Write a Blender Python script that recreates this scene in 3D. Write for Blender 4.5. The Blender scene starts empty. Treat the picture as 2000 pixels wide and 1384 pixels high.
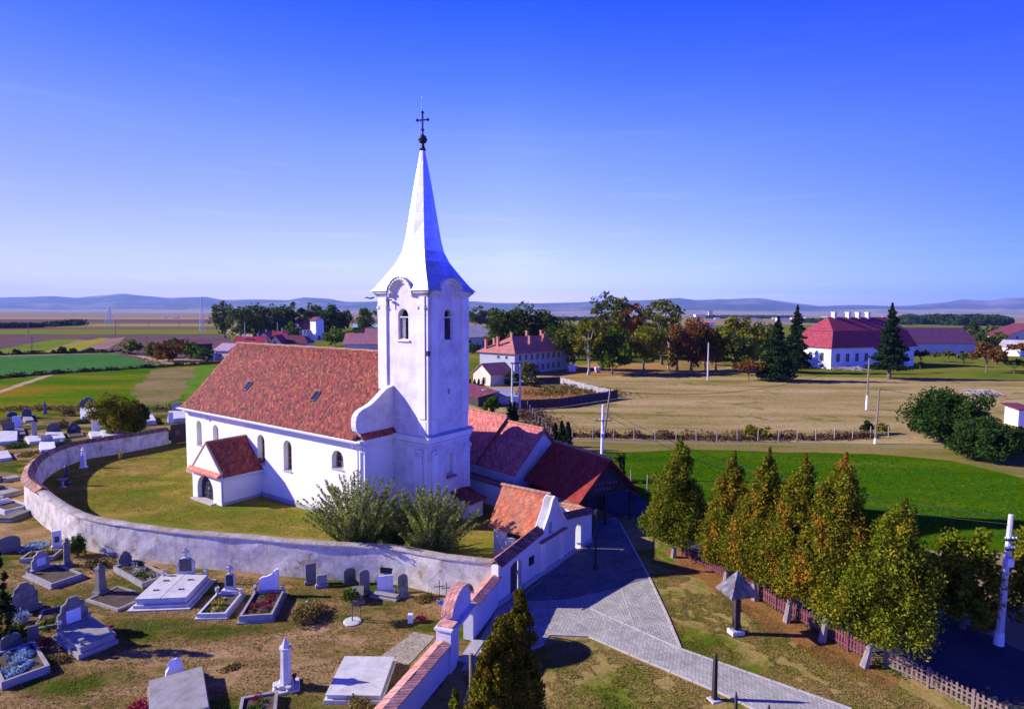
import bpy, math, random
import numpy as np
from mathutils import Matrix, Vector, noise as mnoise
from mathutils.geometry import tessellate_polygon
R = math.radians
PI = math.pi
random.seed(7)
rng = np.random.default_rng(11)
SC = bpy.context.scene
COL = SC.collection

# ---------------------------------------------------------------- camera (a drone 17 m above the churchyard)
FPX, HCAM = 1150.0, 17.0
TH, RO = math.atan(81 / FPX), R(0.3)
_c, _s = math.cos(TH), math.sin(TH)
CF = np.array([0, _c, -_s]); _U = np.array([0, _s, _c]); _R = np.array([1.0, 0, 0])
CR = math.cos(RO) * _R + math.sin(RO) * _U
CU = -math.sin(RO) * _R + math.cos(RO) * _U
CC = np.array([0, 0, HCAM])
camd = bpy.data.cameras.new('camera'); cam = bpy.data.objects.new('camera', camd); COL.objects.link(cam)
camd.sensor_width = 36; camd.lens = 36 * FPX / 2000; camd.clip_end = 60000; camd.clip_start = 0.1
cam.matrix_world = Matrix(((CR[0], CU[0], -CF[0], 0), (CR[1], CU[1], -CF[1], 0), (CR[2], CU[2], -CF[2], HCAM), (0, 0, 0, 1)))
SC.camera = cam
# ---------------------------------------------------------------- light
SUN_EL, SUN_DIR = R(27), R(-3.2)         # the light travels towards +x, a little towards the camera
sund = bpy.data.lights.new('sun', 'SUN'); sund.energy = 5.0; sund.angle = R(0.53); sund.color = (1.0, 0.92, 0.77)
sun = bpy.data.objects.new('sun', sund); COL.objects.link(sun)
_d = Vector((math.cos(SUN_EL) * math.cos(SUN_DIR), math.cos(SUN_EL) * math.sin(SUN_DIR), -math.sin(SUN_EL)))
sun.rotation_euler = _d.to_track_quat('-Z', 'Y').to_euler()
W = bpy.data.worlds.new('World'); SC.world = W; W.use_nodes = True
wt = W.node_tree; wt.nodes.clear()
def wn(t, **k):
    n = wt.nodes.new(t)
    for a, b in k.items(): setattr(n, a, b)
    return n
sky = wn('ShaderNodeTexSky', sky_type='NISHITA'); sky.sun_disc = False
sky.sun_elevation = SUN_EL; sky.sun_rotation = R(270) - SUN_DIR
sky.altitude = 400; sky.air_density = 1.0; sky.dust_density = 0.3; sky.ozone_density = 3.0
tc = wn('ShaderNodeTexCoord'); sx = wn('ShaderNodeSeparateXYZ'); wt.links.new(tc.outputs['Generated'], sx.inputs[0])
tint = wn('ShaderNodeValToRGB'); wt.links.new(sx.outputs[2], tint.inputs[0])
SKYT = [(0.0, (1.62, 1.2, 2.5)), (0.044, (1.66, 1.22, 2.5)), (0.139, (1.5, 1.04, 2.5)), (0.26, (1.08, .91, 2.75)), (0.36, (.48, .62, 3.3)), (0.457, (.10, .37, 3.9)), (0.53, (.05, .12, 1.9)), (0.65, (.015, .04, .5)), (1.0, (.01, .02, .25))]
el = tint.color_ramp.elements
for i, (p, c) in enumerate(SKYT):
    e = el[i] if i < 2 else el.new(p)
    e.position = p; e.color = (c[0] / 6, c[1] / 6, c[2] / 6, 1)
side = wn('ShaderNodeMapRange'); wt.links.new(sx.outputs[0], side.inputs[0]); side.inputs[1].default_value = -.7; side.inputs[2].default_value = .7
sr = wn('ShaderNodeValToRGB'); wt.links.new(side.outputs[0], sr.inputs[0])          # clearer towards the side away from the sun
sr.color_ramp.elements[0].color = (.46, .49, .8, 1); sr.color_ramp.elements[1].color = (.16, .31, .98, 1)
e = sr.color_ramp.elements.new(.5); e.color = (.85, .92, 1, 1); e = sr.color_ramp.elements.new(.72); e.color = (.6, .74, .95, 1)
t2 = wn('ShaderNodeVectorMath', operation='MULTIPLY'); wt.links.new(tint.outputs[0], t2.inputs[0]); wt.links.new(sr.outputs[0], t2.inputs[1])
t3 = wn('ShaderNodeVectorMath', operation='SCALE'); wt.links.new(t2.outputs[0], t3.inputs[0]); t3.inputs['Scale'].default_value = 4.75
mul = wn('ShaderNodeVectorMath', operation='MULTIPLY'); wt.links.new(sky.outputs[0], mul.inputs[0]); wt.links.new(t3.outputs[0], mul.inputs[1])
# faint high cirrus
mp = wn('ShaderNodeMapping'); mp.inputs['Scale'].default_value = (1.5, 1.5, 30); wt.links.new(tc.outputs['Generated'], mp.inputs[0])
nz = wn('ShaderNodeTexNoise'); nz.inputs['Scale'].default_value = 2.3; nz.inputs['Detail'].default_value = 6; nz.inputs['Roughness'].default_value = .55
wt.links.new(mp.outputs[0], nz.inputs[0])
cr = wn('ShaderNodeValToRGB'); cr.color_ramp.elements[0].position = .56; cr.color_ramp.elements[0].color = (1, 1, 1, 1)
cr.color_ramp.elements[1].position = .74; cr.color_ramp.elements[1].color = (1.0, 1.0, 1.0, 1)
cr.color_ramp.elements[0].color = (.88, .91, .99, 1)
wt.links.new(nz.outputs[0], cr.inputs[0])
mul2 = wn('ShaderNodeVectorMath', operation='MULTIPLY'); wt.links.new(mul.outputs[0], mul2.inputs[0]); wt.links.new(cr.outputs[0], mul2.inputs[1])
bg = wn('ShaderNodeBackground'); bg.inputs[1].default_value = 0.15
wo = wn('ShaderNodeOutputWorld'); wt.links.new(mul2.outputs[0], bg.inputs[0]); wt.links.new(bg.outputs[0], wo.inputs[0])
SC.view_settings.view_transform = 'Standard'; SC.view_settings.look = 'None'
SC.view_settings.exposure = 0.78; SC.view_settings.gamma = 1.0
SC.cycles.max_bounces = 6; SC.cycles.diffuse_bounces = 3; SC.cycles.transparent_max_bounces = 6
SC.cycles.volume_bounces = 0; SC.cycles.caustics_reflective = False; SC.cycles.caustics_refractive = False

# ---------------------------------------------------------------- survey helpers: sight lines from the drone onto real planes
def ray(u, v): return CF + (u - 1000) / FPX * CR - (v - 692) / FPX * CU
def G(u, v, z=0.0):
    d = ray(u, v); t = (z - HCAM) / d[2]; p = CC + t * d
    return Vector((float(p[0]), float(p[1]), float(p[2])))
def at_y(u, v, y):                        # the point of a sight line at a distance y north
    d = ray(u, v); p = CC + d * (y / d[1]); return Vector((float(p[0]), float(p[1]), float(p[2])))
def height(ub, vb, ut, vt):               # base on the ground and height of an upright thing
    b = G(ub, vb); return b, at_y(ut, vt, b.y).z

# ---------------------------------------------------------------- materials
def nd(nt, t, ins=None, **k):
    n = nt.nodes.new(t)
    for a, b in k.items(): setattr(n, a, b)
    for a, b in (ins or {}).items():
        if isinstance(b, bpy.types.NodeSocket): nt.links.new(b, n.inputs[a])
        else: n.inputs[a].default_value = b
    return n
def c4(c): return (c[0], c[1], c[2], 1)
def ramp(nt, fac, stops, interp='LINEAR'):
    r = nt.nodes.new('ShaderNodeValToRGB'); r.color_ramp.interpolation = interp
    nt.links.new(fac, r.inputs[0]); el = r.color_ramp.elements
    for i, (p, c) in enumerate(stops):
        e = el[i] if i < 2 else el.new(p)
        e.position = p; e.color = c4(c)
    return r.outputs[0]
def start(name, rough=.85, spec=.25):
    m = bpy.data.materials.new(name); m.use_nodes = True; nt = m.node_tree
    b = nt.nodes['Principled BSDF']; b.inputs['Roughness'].default_value = rough
    b.inputs['Specular IOR Level'].default_value = spec
    return m, nt, b
def coords(nt, kind, scale=None, rot=None):
    if kind == 'pos': v = nt.nodes.new('ShaderNodeNewGeometry').outputs['Position']
    else: v = nt.nodes.new('ShaderNodeTexCoord').outputs['Object']
    if scale or rot:
        mpn = nt.nodes.new('ShaderNodeMapping'); nt.links.new(v, mpn.inputs[0])
        if scale: mpn.inputs['Scale'].default_value = scale
        if rot: mpn.inputs['Rotation'].default_value = (0, 0, rot)
        v = mpn.outputs[0]
    return v
def mixc(nt, fac, a, b, mode='MIX'):
    n = nt.nodes.new('ShaderNodeMix'); n.data_type = 'RGBA'; n.blend_type = mode
    for s, x in ((0, fac), (6, a), (7, b)):
        if isinstance(x, bpy.types.NodeSocket): nt.links.new(x, n.inputs[s])
        else: n.inputs[s].default_value = x if s == 0 else c4(x)
    return n.outputs[2]
def noise_out(nt, vec, scale, detail=5, rough=.6, dist=0):
    n = nd(nt, 'ShaderNodeTexNoise', {'Vector': vec, 'Scale': scale, 'Detail': detail, 'Roughness': rough, 'Distortion': dist})
    return n.outputs[0]
def bump(nt, b, h, strength, dist=.05):
    bn = nd(nt, 'ShaderNodeBump', {'Strength': strength, 'Distance': dist, 'Height': h}); nt.links.new(bn.outputs[0], b.inputs['Normal'])
def M_noise(name, stops, scale=1.0, fine=12.0, fa=.35, rough=.9, bs=.3, bd=.03, coord='obj', stretch=None, rot=None, spec=.2, detail=6, metal=0):
    """mottled surface: a ramp over a large noise, times a fine grain"""
    m, nt, b = start(name, rough, spec)
    v = coords(nt, coord, stretch, rot)
    n1 = noise_out(nt, v, scale, detail)
    col = ramp(nt, n1, stops)
    n2 = noise_out(nt, coords(nt, coord), fine, 4, .7)
    g = ramp(nt, n2, [(.3, (1 - fa,) * 3), (.7, (1 + fa * .6,) * 3)])
    col = mixc(nt, 1.0, col, g, 'MULTIPLY')
    nt.links.new(col, b.inputs['Base Color'])
    b.inputs['Metallic'].default_value = metal
    if bs: bump(nt, b, n2, bs, bd)
    return m
def M_plain(name, c, rough=.7, spec=.3, metal=0): 
    return M_noise(name, [(.3, tuple(x * .85 for x in c)), (.7, tuple(min(1, x * 1.12) for x in c))], 1.7, 20, .12, rough, .08, .01, spec=spec, metal=metal)
def M_tiles(name, cols, w=.22, h=.24, dirt=(.1, .05, .04), damt=.45, bs=.6, big=.5):
    """courses of roof tiles: a random colour per tile, soft patches of lichen and soot, a step per course"""
    m, nt, b = start(name, .85, .2)
    v = coords(nt, 'obj'); s = nd(nt, 'ShaderNodeSeparateXYZ', {0: v})
    xy = nd(nt, 'ShaderNodeMath', {0: s.outputs[0], 1: s.outputs[1]}, operation='ADD').outputs[0]
    zr = nd(nt, 'ShaderNodeMath', {0: s.outputs[2], 1: 1 / h}, operation='MULTIPLY').outputs[0]
    row = nd(nt, 'ShaderNodeMath', {0: zr}, operation='FLOOR').outputs[0]
    off = nd(nt, 'ShaderNodeMath', {0: row, 1: .5}, operation='MULTIPLY').outputs[0]
    xc = nd(nt, 'ShaderNodeMath', {0: xy, 1: 1 / w, 2: off}, operation='MULTIPLY_ADD').outputs[0]
    cell = nd(nt, 'ShaderNodeMath', {0: xc}, operation='FLOOR').outputs[0]
    cv = nd(nt, 'ShaderNodeCombineXYZ', {0: cell, 1: row}).outputs[0]
    wnz = nd(nt, 'ShaderNodeTexWhiteNoise', {'Vector': cv}, noise_dimensions='2D').outputs[0]
    n = len(cols); col = ramp(nt, wnz, [(i / n, c) for i, c in enumerate(cols)], 'CONSTANT')
    n1 = noise_out(nt, v, big, 8, .72)
    col = mixc(nt, ramp(nt, n1, [(.42, (0,) * 3), (.68, (damt,) * 3)]), col, dirt)
    n3 = noise_out(nt, v, 2.6, 6, .75)
    col = mixc(nt, 1.0, col, ramp(nt, n3, [(.3, (.62,) * 3), (.62, (1.15,) * 3)]), 'MULTIPLY')
    nt.links.new(col, b.inputs['Base Color'])
    fz = nd(nt, 'ShaderNodeMath', {0: zr}, operation='FRACT').outputs[0]
    fx = nd(nt, 'ShaderNodeMath', {0: xc}, operation='FRACT').outputs[0]
    px = nd(nt, 'ShaderNodeMath', {0: fx, 1: .5}, operation='SUBTRACT').outputs[0]
    px = nd(nt, 'ShaderNodeMath', {0: px, 1: px}, operation='MULTIPLY').outputs[0]
    hh = nd(nt, 'ShaderNodeMath', {0: px, 1: -1.6, 2: fz}, operation='MULTIPLY_ADD').outputs[0]
    hh = nd(nt, 'ShaderNodeMath', {0: wnz, 1: .5, 2: hh}, operation='MULTIPLY_ADD').outputs[0]
    bump(nt, b, hh, bs, .05)
    return m
def M_plaster(name, base, stain, amt=.5, scale=.5, streak=True, bs=.25, flake=None, fl=.62):
    m, nt, b = start(name, .9, .04)
    v = coords(nt, 'obj')
    n1 = noise_out(nt, v, scale, 8, .65)
    col = mixc(nt, ramp(nt, n1, [(.4, (0,) * 3), (.72, (amt,) * 3)]), base, stain)
    if streak:
        vs = coords(nt, 'obj', (3.2, 3.2, .35)); n2 = noise_out(nt, vs, 1.0, 5, .6)
        col = mixc(nt, ramp(nt, n2, [(.55, (0,) * 3), (.8, (amt * .7,) * 3)]), col, stain)
    nf = noise_out(nt, v, 9, 6, .75)
    col = mixc(nt, 1.0, col, ramp(nt, nf, [(.25, (.84,) * 3), (.7, (1.06,) * 3)]), 'MULTIPLY')
    if flake:
        n3 = noise_out(nt, v, 1.1, 9, .7, .4)
        col = mixc(nt, ramp(nt, n3, [(fl, (0,) * 3), (fl + .03, (1,) * 3)]), col, flake)
    nt.links.new(col, b.inputs['Base Color'])
    bump(nt, b, nf, bs, .04)
    return m
def M_leaf(name, cols, accent=None, acc=.5, nscale=.6, transl=.3, vary=.55):
    m = bpy.data.materials.new(name); m.use_nodes = True; nt = m.node_tree; nt.nodes.clear()
    g = nt.nodes.new('ShaderNodeNewGeometry'); ri = g.outputs['Random Per Island']
    n = len(cols); col = ramp(nt, ri, [(i / max(1, n - 1), c) for i, c in enumerate(cols)])
    v = nt.nodes.new('ShaderNodeTexCoord').outputs['Object']
    n1 = noise_out(nt, v, nscale, 3, .6)
    if accent: col = mixc(nt, ramp(nt, n1, [(acc, (0,) * 3), (acc + .12, (.85,) * 3)]), col, accent)
    n2 = noise_out(nt, v, nscale * 2.7, 3, .6)
    col = mixc(nt, 1.0, col, ramp(nt, n2, [(.3, (1 - vary,) * 3), (.7, (1 + vary * .5,) * 3)]), 'MULTIPLY')
    d = nd(nt, 'ShaderNodeBsdfDiffuse', {'Color': col}); t = nd(nt, 'ShaderNodeBsdfTranslucent', {'Color': col})
    mx = nd(nt, 'ShaderNodeMixShader', {0: transl, 1: d.outputs[0], 2: t.outputs[0]})
    o = nd(nt, 'ShaderNodeOutputMaterial', {0: mx.outputs[0]})
    return m

# ---------------------------------------------------------------- scene objects
def tag(o, label=None, cat=None, group=None, kind=None):
    if label: o['label'] = label
    if cat: o['category'] = cat
    if group: o['group'] = group
    if kind: o['kind'] = kind
    return o
def empty(name, loc=(0, 0, 0), rz=0.0, label=None, cat=None, group=None, kind=None, rot=None):
    o = bpy.data.objects.new(name, None); COL.objects.link(o); o.empty_display_size = .2
    o.location = loc; o.rotation_euler = rot if rot else (0, 0, rz)
    return tag(o, label, cat, group, kind)
class MB:
    """collects solids; build() links them as one mesh object"""
    def __init__(s): s.v = []; s.f = []; s.m = []; s.T = Matrix.Identity(4); s.mi = 0
    def add(s, vs, fs):
        k = len(s.v); s.v += [tuple(s.T @ Vector(p)) for p in vs]
        s.f += [tuple(i + k for i in f) for f in fs]; s.m += [s.mi] * len(fs); return s
    def box(s, x0, x1, y0, y1, z0, z1):
        return s.add([(x0, y0, z0), (x1, y0, z0), (x1, y1, z0), (x0, y1, z0), (x0, y0, z1), (x1, y0, z1), (x1, y1, z1), (x0, y1, z1)],
                     [(0, 3, 2, 1), (4, 5, 6, 7), (0, 1, 5, 4), (1, 2, 6, 5), (2, 3, 7, 6), (3, 0, 4, 7)])
    def cbox(s, c, d, rz=0, ch=0):
        x, y, z = d[0] / 2, d[1] / 2, d[2]
        ca, sa = math.cos(rz), math.sin(rz); out = []
        for zz, k in ((0, 0), (z - ch, 0), (z, ch)) if ch else ((0, 0), (z, 0)):
            for a, b in ((-x + k, -y + k), (x - k, -y + k), (x - k, y - k), (-x + k, y - k)):
                out.append((c[0] + a * ca - b * sa, c[1] + a * sa + b * ca, c[2] + zz))
        n = len(out) // 4; fs = [(3, 2, 1, 0), tuple(range(4 * n - 4, 4 * n))]
        for r in range(n - 1):
            for i in range(4):
                j = (i + 1) % 4; fs.append((4 * r + i, 4 * r + j, 4 * r + 4 + j, 4 * r + 4 + i))
        return s.add(out, fs)
    def frustum(s, c, r0, r1, h, n=8, rz=0, sq=1.0):
        vs = []
        for r, z in ((r0, 0), (r1, h)):
            for i in range(n):
                a = rz + 2 * PI * i / n; vs.append((c[0] + r * math.cos(a), c[1] + r * math.sin(a) * sq, c[2] + z))
        return s.add(vs, [tuple(range(n - 1, -1, -1)), tuple(range(n, 2 * n))] + [(i, (i + 1) % n, n + (i + 1) % n, n + i) for i in range(n)])
    def lathe(s, c, prof, n=14, rz=0):
        vs = []; 
        for r, z in prof:
            for i in range(n):
                a = rz + 2 * PI * i / n; vs.append((c[0] + r * math.cos(a), c[1] + r * math.sin(a), c[2] + z))
        fs = [tuple(range(n - 1, -1, -1)), tuple(range((len(prof) - 1) * n, len(prof) * n))]
        for k in range(len(prof) - 1):
            for i in range(n):
                j = (i + 1) % n; fs.append((k * n + i, k * n + j, k * n + n + j, k * n + n + i))
        return s.add(vs, fs)
    def tube(s, pts, rad, n=6):
        pts = [Vector(p) for p in pts]
        if not hasattr(rad, '__len__'): rad = [rad] * len(pts)
        vs = []; m = len(pts)
        for k, p in enumerate(pts):
            t = (pts[min(k + 1, m - 1)] - pts[max(k - 1, 0)]).normalized()
            a = t.cross(Vector((0, 0, 1)) if abs(t.z) < .9 else Vector((1, 0, 0))).normalized(); b = t.cross(a)
            for i in range(n):
                g = 2 * PI * i / n; q = p + (a * math.cos(g) + b * math.sin(g)) * rad[k]; vs.append(tuple(q))
        fs = [tuple(range(n - 1, -1, -1)), tuple(range((m - 1) * n, m * n))]
        for k in range(m - 1):
            for i in range(n):
                j = (i + 1) % n; fs.append((k * n + i, k * n + j, k * n + n + j, k * n + n + i))
        return s.add(vs, fs)
    def prism(s, poly, ax, a0, a1):
        """extrude a closed 2D outline along axis ax ('x': outline is (y,z); 'y': (x,z); 'z': (x,y))"""
        def P(p, a): return {'x': (a, p[0], p[1]), 'y': (p[0], a, p[1]), 'z': (p[0], p[1], a)}[ax]
        n = len(poly); vs = [P(p, a0) for p in poly] + [P(p, a1) for p in poly]
        tri = tessellate_polygon([[Vector((p[0], p[1], 0)) for p in poly]])
        fs = [tuple(t) for t in tri] + [tuple(n + i for i in reversed(t)) for t in tri]
        fs += [(i, (i + 1) % n, n + (i + 1) % n, n + i) for i in range(n)]
        return s.add(vs, fs)
    def slab(s, poly, t, d=(0, 0, -1)):
        """thicken a planar 3D polygon by t along d"""
        n = len(poly); d = Vector(d) * t
        vs = [tuple(p) for p in poly] + [tuple(Vector(p) + d) for p in poly]
        fs = [tuple(range(n)), tuple(range(2 * n - 1, n - 1, -1))] + [(i, n + i, n + (i + 1) % n, (i + 1) % n) for i in range(n)]
        return s.add(vs, fs)
    def wall(s, outline, holes, fn, depth):
        """a wall face with true openings; fn maps (a,z,inset) to 3D; the reveals run 'depth' inwards"""
        polys = [[Vector((p[0], p[1], 0)) for p in outline]] + [[Vector((p[0], p[1], 0)) for p in h] for h in holes]
        flat = [p for q in polys for p in q]; tri = tessellate_polygon(polys)
        s.add([fn(p.x, p.y, 0) for p in flat], [tuple(t) for t in tri])
        for h in holes:
            n = len(h); s.add([fn(p[0], p[1], 0) for p in h] + [fn(p[0], p[1], depth) for p in h], [(i, (i + 1) % n, n + (i + 1) % n, n + i) for i in range(n)])
        return s
    def build(s, name, mats, parent=None, smooth=False, bev=0):
        me = bpy.data.meshes.new(name); me.from_pydata(s.v, [], s.f)
        if not isinstance(mats, (list, tuple)): mats = [mats]
        for m in mats: me.materials.append(m)
        if len(mats) > 1: me.polygons.foreach_set('material_index', s.m)
        import bmesh
        bm = bmesh.new(); bm.from_mesh(me); bmesh.ops.recalc_face_normals(bm, faces=bm.faces); bm.to_mesh(me); bm.free()
        if smooth: me.polygons.foreach_set('use_smooth', [True] * len(me.polygons))
        me.update(); o = bpy.data.objects.new(name, me); COL.objects.link(o)
        if parent: o.parent = parent
        if bev:
            b = o.modifiers.new('bevel', 'BEVEL'); b.width = bev; b.segments = 2; b.limit_method = 'ANGLE'
        return o
def arch(x0, x1, z0, zt, n=10, rise=None):
    """outline of an arched opening"""
    w = (x1 - x0) / 2; cx = (x0 + x1) / 2; r = w if rise is None else rise
    return [(x0, z0), (x1, z0)] + [(cx + w * math.cos(PI * i / n), zt - r + r * math.sin(PI * i / n)) for i in range(n + 1)]
def leaves(name, cen, size, mat, parent=None, asp=.6, jit=.35, up=None, thin=False):
    """thousands of small leaf sprays, each a free quad around a centre point"""
    n = len(cen); c = np.asarray(cen, float)
    a = rng.normal(size=(n, 3)); a /= np.linalg.norm(a, axis=1)[:, None] + 1e-9
    if up is not None:
        a = a * (1 - up) + np.array([0, 0, 1.0]) * up; a /= np.linalg.norm(a, axis=1)[:, None] + 1e-9
    b = rng.normal(size=(n, 3)); b -= (b * a).sum(1)[:, None] * a; b /= np.linalg.norm(b, axis=1)[:, None] + 1e-9
    s = size * (1 + jit * rng.normal(size=(n, 1))).clip(.35, 2)
    v = np.empty((n, 4, 3)); v[:, 0] = c - a * s; v[:, 1] = c - b * s * asp; v[:, 2] = c + a * s; v[:, 3] = c + b * s * asp
    me = bpy.data.meshes.new(name); me.vertices.add(n * 4); me.vertices.foreach_set('co', v.reshape(-1))
    me.loops.add(n * 4); me.loops.foreach_set('vertex_index', np.arange(n * 4, dtype=np.int32))
    me.polygons.add(n); me.polygons.foreach_set('loop_start', np.arange(0, n * 4, 4, dtype=np.int32))
    me.polygons.foreach_set('loop_total', np.full(n, 4, dtype=np.int32))
    me.materials.append(mat); me.update(calc_edges=True)
    o = bpy.data.objects.new(name, me); COL.objects.link(o)
    if parent: o.parent = parent
    return o
def copy_tree(o, parent=None):
    c = o.copy(); COL.objects.link(c)
    if parent: c.parent = parent
    for ch in [x for x in ALLCH(o)]: copy_tree(ch, c)
    return c
def ALLCH(o): return list(o.children)
def sheet(name, pts, z, mat, rough=0.0, step=2.0, kind='structure'):
    """a flat sheet of ground; pts are world xy; the rim can be roughened"""
    P = [Vector((p[0], p[1])) for p in pts]
    if rough:
        Q = []
        for i, p in enumerate(P):
            q = P[(i + 1) % len(P)]; L = (q - p).length; k = max(1, int(L / step)); nrm = Vector((-(q - p).y, (q - p).x)).normalized()
            for j in range(k):
                t = j / k; w = p.lerp(q, t); w += nrm * (random.uniform(-rough, rough) if j else 0); Q.append(w)
        P = Q
    tri = tessellate_polygon([[Vector((p.x, p.y, 0)) for p in P]])
    me = bpy.data.meshes.new(name); me.from_pydata([(p.x, p.y, z) for p in P], [], [tuple(t) for t in tri]); me.materials.append(mat)
    me.update()
    if len(me.polygons) and me.polygons[0].normal.z < 0: me.flip_normals()
    o = bpy.data.objects.new(name, me); COL.objects.link(o); tag(o, kind=kind); return o
def gp(pts, z=0): return [G(u, v, z)[:2] for u, v in pts]

# ================================================================ terrain, fields, paving
def M_ground(name, stops, scale, fine=3.0, fa=.4, rot=0, stretch=(1, 1, 1), spots=None, bs=.5):
    m, nt, b = start(name, .95, 0.0)
    v = coords(nt, 'pos', stretch, rot)
    n1 = noise_out(nt, v, scale, 9, .68, .3)
    col = ramp(nt, n1, stops)
    n2 = noise_out(nt, coords(nt, 'pos'), fine, 8, .8)
    col = mixc(nt, 1.0, col, ramp(nt, n2, [(.28, (1 - fa,) * 3), (.5, (1,) * 3), (.72, (1 + fa * .7,) * 3)]), 'MULTIPLY')
    if spots:
        n3 = noise_out(nt, coords(nt, 'pos'), spots[0], 6, .7)
        col = mixc(nt, ramp(nt, n3, [(spots[1], (0,) * 3), (spots[1] + .06, (spots[3],) * 3)]), col, spots[2])
    nt.links.new(col, b.inputs['Base Color']); bump(nt, b, n2, bs, .08)
    return m
def M_rows(name, a, c, period, rot, fa=.3):
    """ploughed or drilled land: furrow stripes plus patchiness"""
    m, nt, b = start(name, .95, 0.0)
    v = coords(nt, 'pos', None, rot)
    wv = nd(nt, 'ShaderNodeTexWave', {'Vector': v, 'Scale': 1 / period, 'Distortion': 1.5, 'Detail': 3, 'Detail Scale': 1.2})
    n1 = noise_out(nt, coords(nt, 'pos', (1, .15, 1), rot), .05, 7, .7)
    f = nd(nt, 'ShaderNodeMath', {0: wv.outputs[1], 1: .35, 2: n1}, operation='MULTIPLY_ADD').outputs[0]
    col = ramp(nt, f, [(.4, a), (.8, c)])
    n2 = noise_out(nt, coords(nt, 'pos'), .35, 8, .75)
    col = mixc(nt, 1.0, col, ramp(nt, n2, [(.3, (1 - fa,) * 3), (.7, (1 + fa,) * 3)]), 'MULTIPLY')
    nt.links.new(col, b.inputs['Base Color']); return m
g_plain = M_ground('far_plain', [(.3, (.22, .17, .10)), (.5, (.28, .2, .11)), (.7, (.15, .17, .05))], .004, .06, .25, 0, (1, 4, 1), bs=0)
g_grave = M_ground('burial_ground_turf', [(.34, (.028, .070, .004)), (.43, (.07, .095, .010)), (.49, (.20, .135, .045)), (.60, (.38, .235, .12)), (.72, (.28, .17, .07))], .16, 5.5, .75, .2, (.6, 1.5, 1), spots=(.9, .66, (.05, .035, .02), .8))
g_yard = M_ground('churchyard_turf', [(.30, (.07, .14, .012)), (.46, (.17, .17, .02)), (.60, (.30, .21, .05)), (.74, (.34, .22, .11))], .16, 5.0, .65, .5, (.6, 1.5, 1), spots=(.35, .68, (.36, .28, .24), .6))
g_front = M_ground('front_lawn_turf', [(.34, (.05, .12, .006)), (.43, (.13, .15, .015)), (.51, (.29, .215, .065)), (.65, (.39, .27, .10))], .22, 5.5, .7, .9, (1, 1, 1), spots=(.6, .66, (.26, .12, .04), .7))
g_mead = M_ground('dry_meadow', [(.30, (.13, .14, .02)), (.42, (.26, .195, .06)), (.52, (.34, .25, .10)), (.62, (.41, .305, .135)), (.74, (.25, .15, .065))], .07, 1.5, .65, .1, (.3, 1.7, 1), spots=(.13, .58, (.13, .14, .02), .85))
g_verge = M_ground('verge', [(.3, (.09, .11, .015)), (.5, (.22, .17, .05)), (.7, (.28, .18, .07))], .12, 2, .5, .1, (.4, 1.6, 1))
g_green = M_ground('green_crop', [(.3, (.034, .085, .001)), (.5, (.052, .118, .002)), (.62, (.08, .135, .004)), (.78, (.13, .155, .008))], .09, 2.2, .65, .1, (.35, 2.6, 1), spots=(.3, .62, (.12, .14, .012), .6), bs=.7)
g_asph = M_ground('asphalt', [(.3, (.055, .056, .06)), (.7, (.085, .085, .088))], .5, 14, .25, bs=.2)
def zones(): pass
# the ground: one sheet out to the horizon, finer near the church
lv = [-16000, -8000, -3500, -1500, -600, -250, -110, -55, -25, 0, 25, 55, 110, 250, 600, 1500, 3500, 8000, 16000]
n = len(lv); me = bpy.data.meshes.new('ground')
me.from_pydata([(x, y, 0) for y in lv for x in lv], [], [(r * n + c, r * n + c + 1, r * n + n + c + 1, r * n + n + c) for r in range(n - 1) for c in range(n - 1)])
me.materials.append(g_plain); o = bpy.data.objects.new('ground', me); COL.objects.link(o); tag(o, kind='structure')

# --- distant strips of the plain (left)
f_a = M_rows('plough_violet', (.10, .055, .055), (.16, .095, .08), 9, .1)
f_b = M_rows('plough_brown', (.20, .12, .09), (.30, .19, .13), 3.2, -.9)
f_c = M_rows('plough_dark', (.09, .055, .06), (.15, .095, .085), 6, .1)
f_g = M_rows('grass_strip', (.08, .16, .012), (.17, .20, .025), 11, .1)
f_g2 = M_rows('young_crop', (.035, .12, .03), (.06, .165, .035), 5, -1.1)
f_y = M_rows('yellow_crop', (.19, .22, .012), (.30, .27, .02), 4, -.9)
f_m = M_rows('stubble_maroon', (.16, .055, .05), (.22, .09, .07), 30, .05)
f_t = M_rows('tan_strip', (.26, .17, .10), (.36, .25, .15), 14, .1)
f_track = M_ground('dirt_track', [(.3, (.34, .22, .13)), (.7, (.48, .34, .2))], .3, 2, .3)
g_og = M_ground('weedy_field', [(.36, (.04, .12, .004)), (.46, (.08, .15, .006)), (.54, (.20, .15, .01)), (.66, (.26, .15, .015))], .02, .9, .5, .5, (.5, 1.6, 1))
def fld(name, pts, k, mat, rough=0, step=6): return sheet(name, gp(pts), .004 * k, mat, rough, step)
X0, XR = -700, 760
fld('field', [(X0, 618.5), (560, 620.5), (560, 624), (X0, 621)], 2, f_t)
fld('field', [(X0, 623), (760, 624), (760, 631), (X0, 630)], 1, f_a)
fld('field', [(X0, 630), (760, 632), (760, 634.2), (X0, 633.5)], 2, f_g)
fld('field', [(X0, 633.5), (420, 633), (420, 636), (X0, 637)], 3, f_t)
fld('field', [(X0, 637), (420, 636), (420, 639.5), (X0, 641)], 1, f_g)
fld('field', [(X0, 640.5), (425, 639), (425, 643.5), (X0, 645)], 2, f_m)
fld('field', [(X0, 645), (470, 643.5), (460, 652), (X0, 654)], 3, f_g)
fld('field', [(X0, 654), (460, 652), (450, 664), (X0, 664)], 1, f_a)
fld('field', [(X0, 663), (108, 662), (0, 682), (X0, 760)], 2, f_c)
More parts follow.
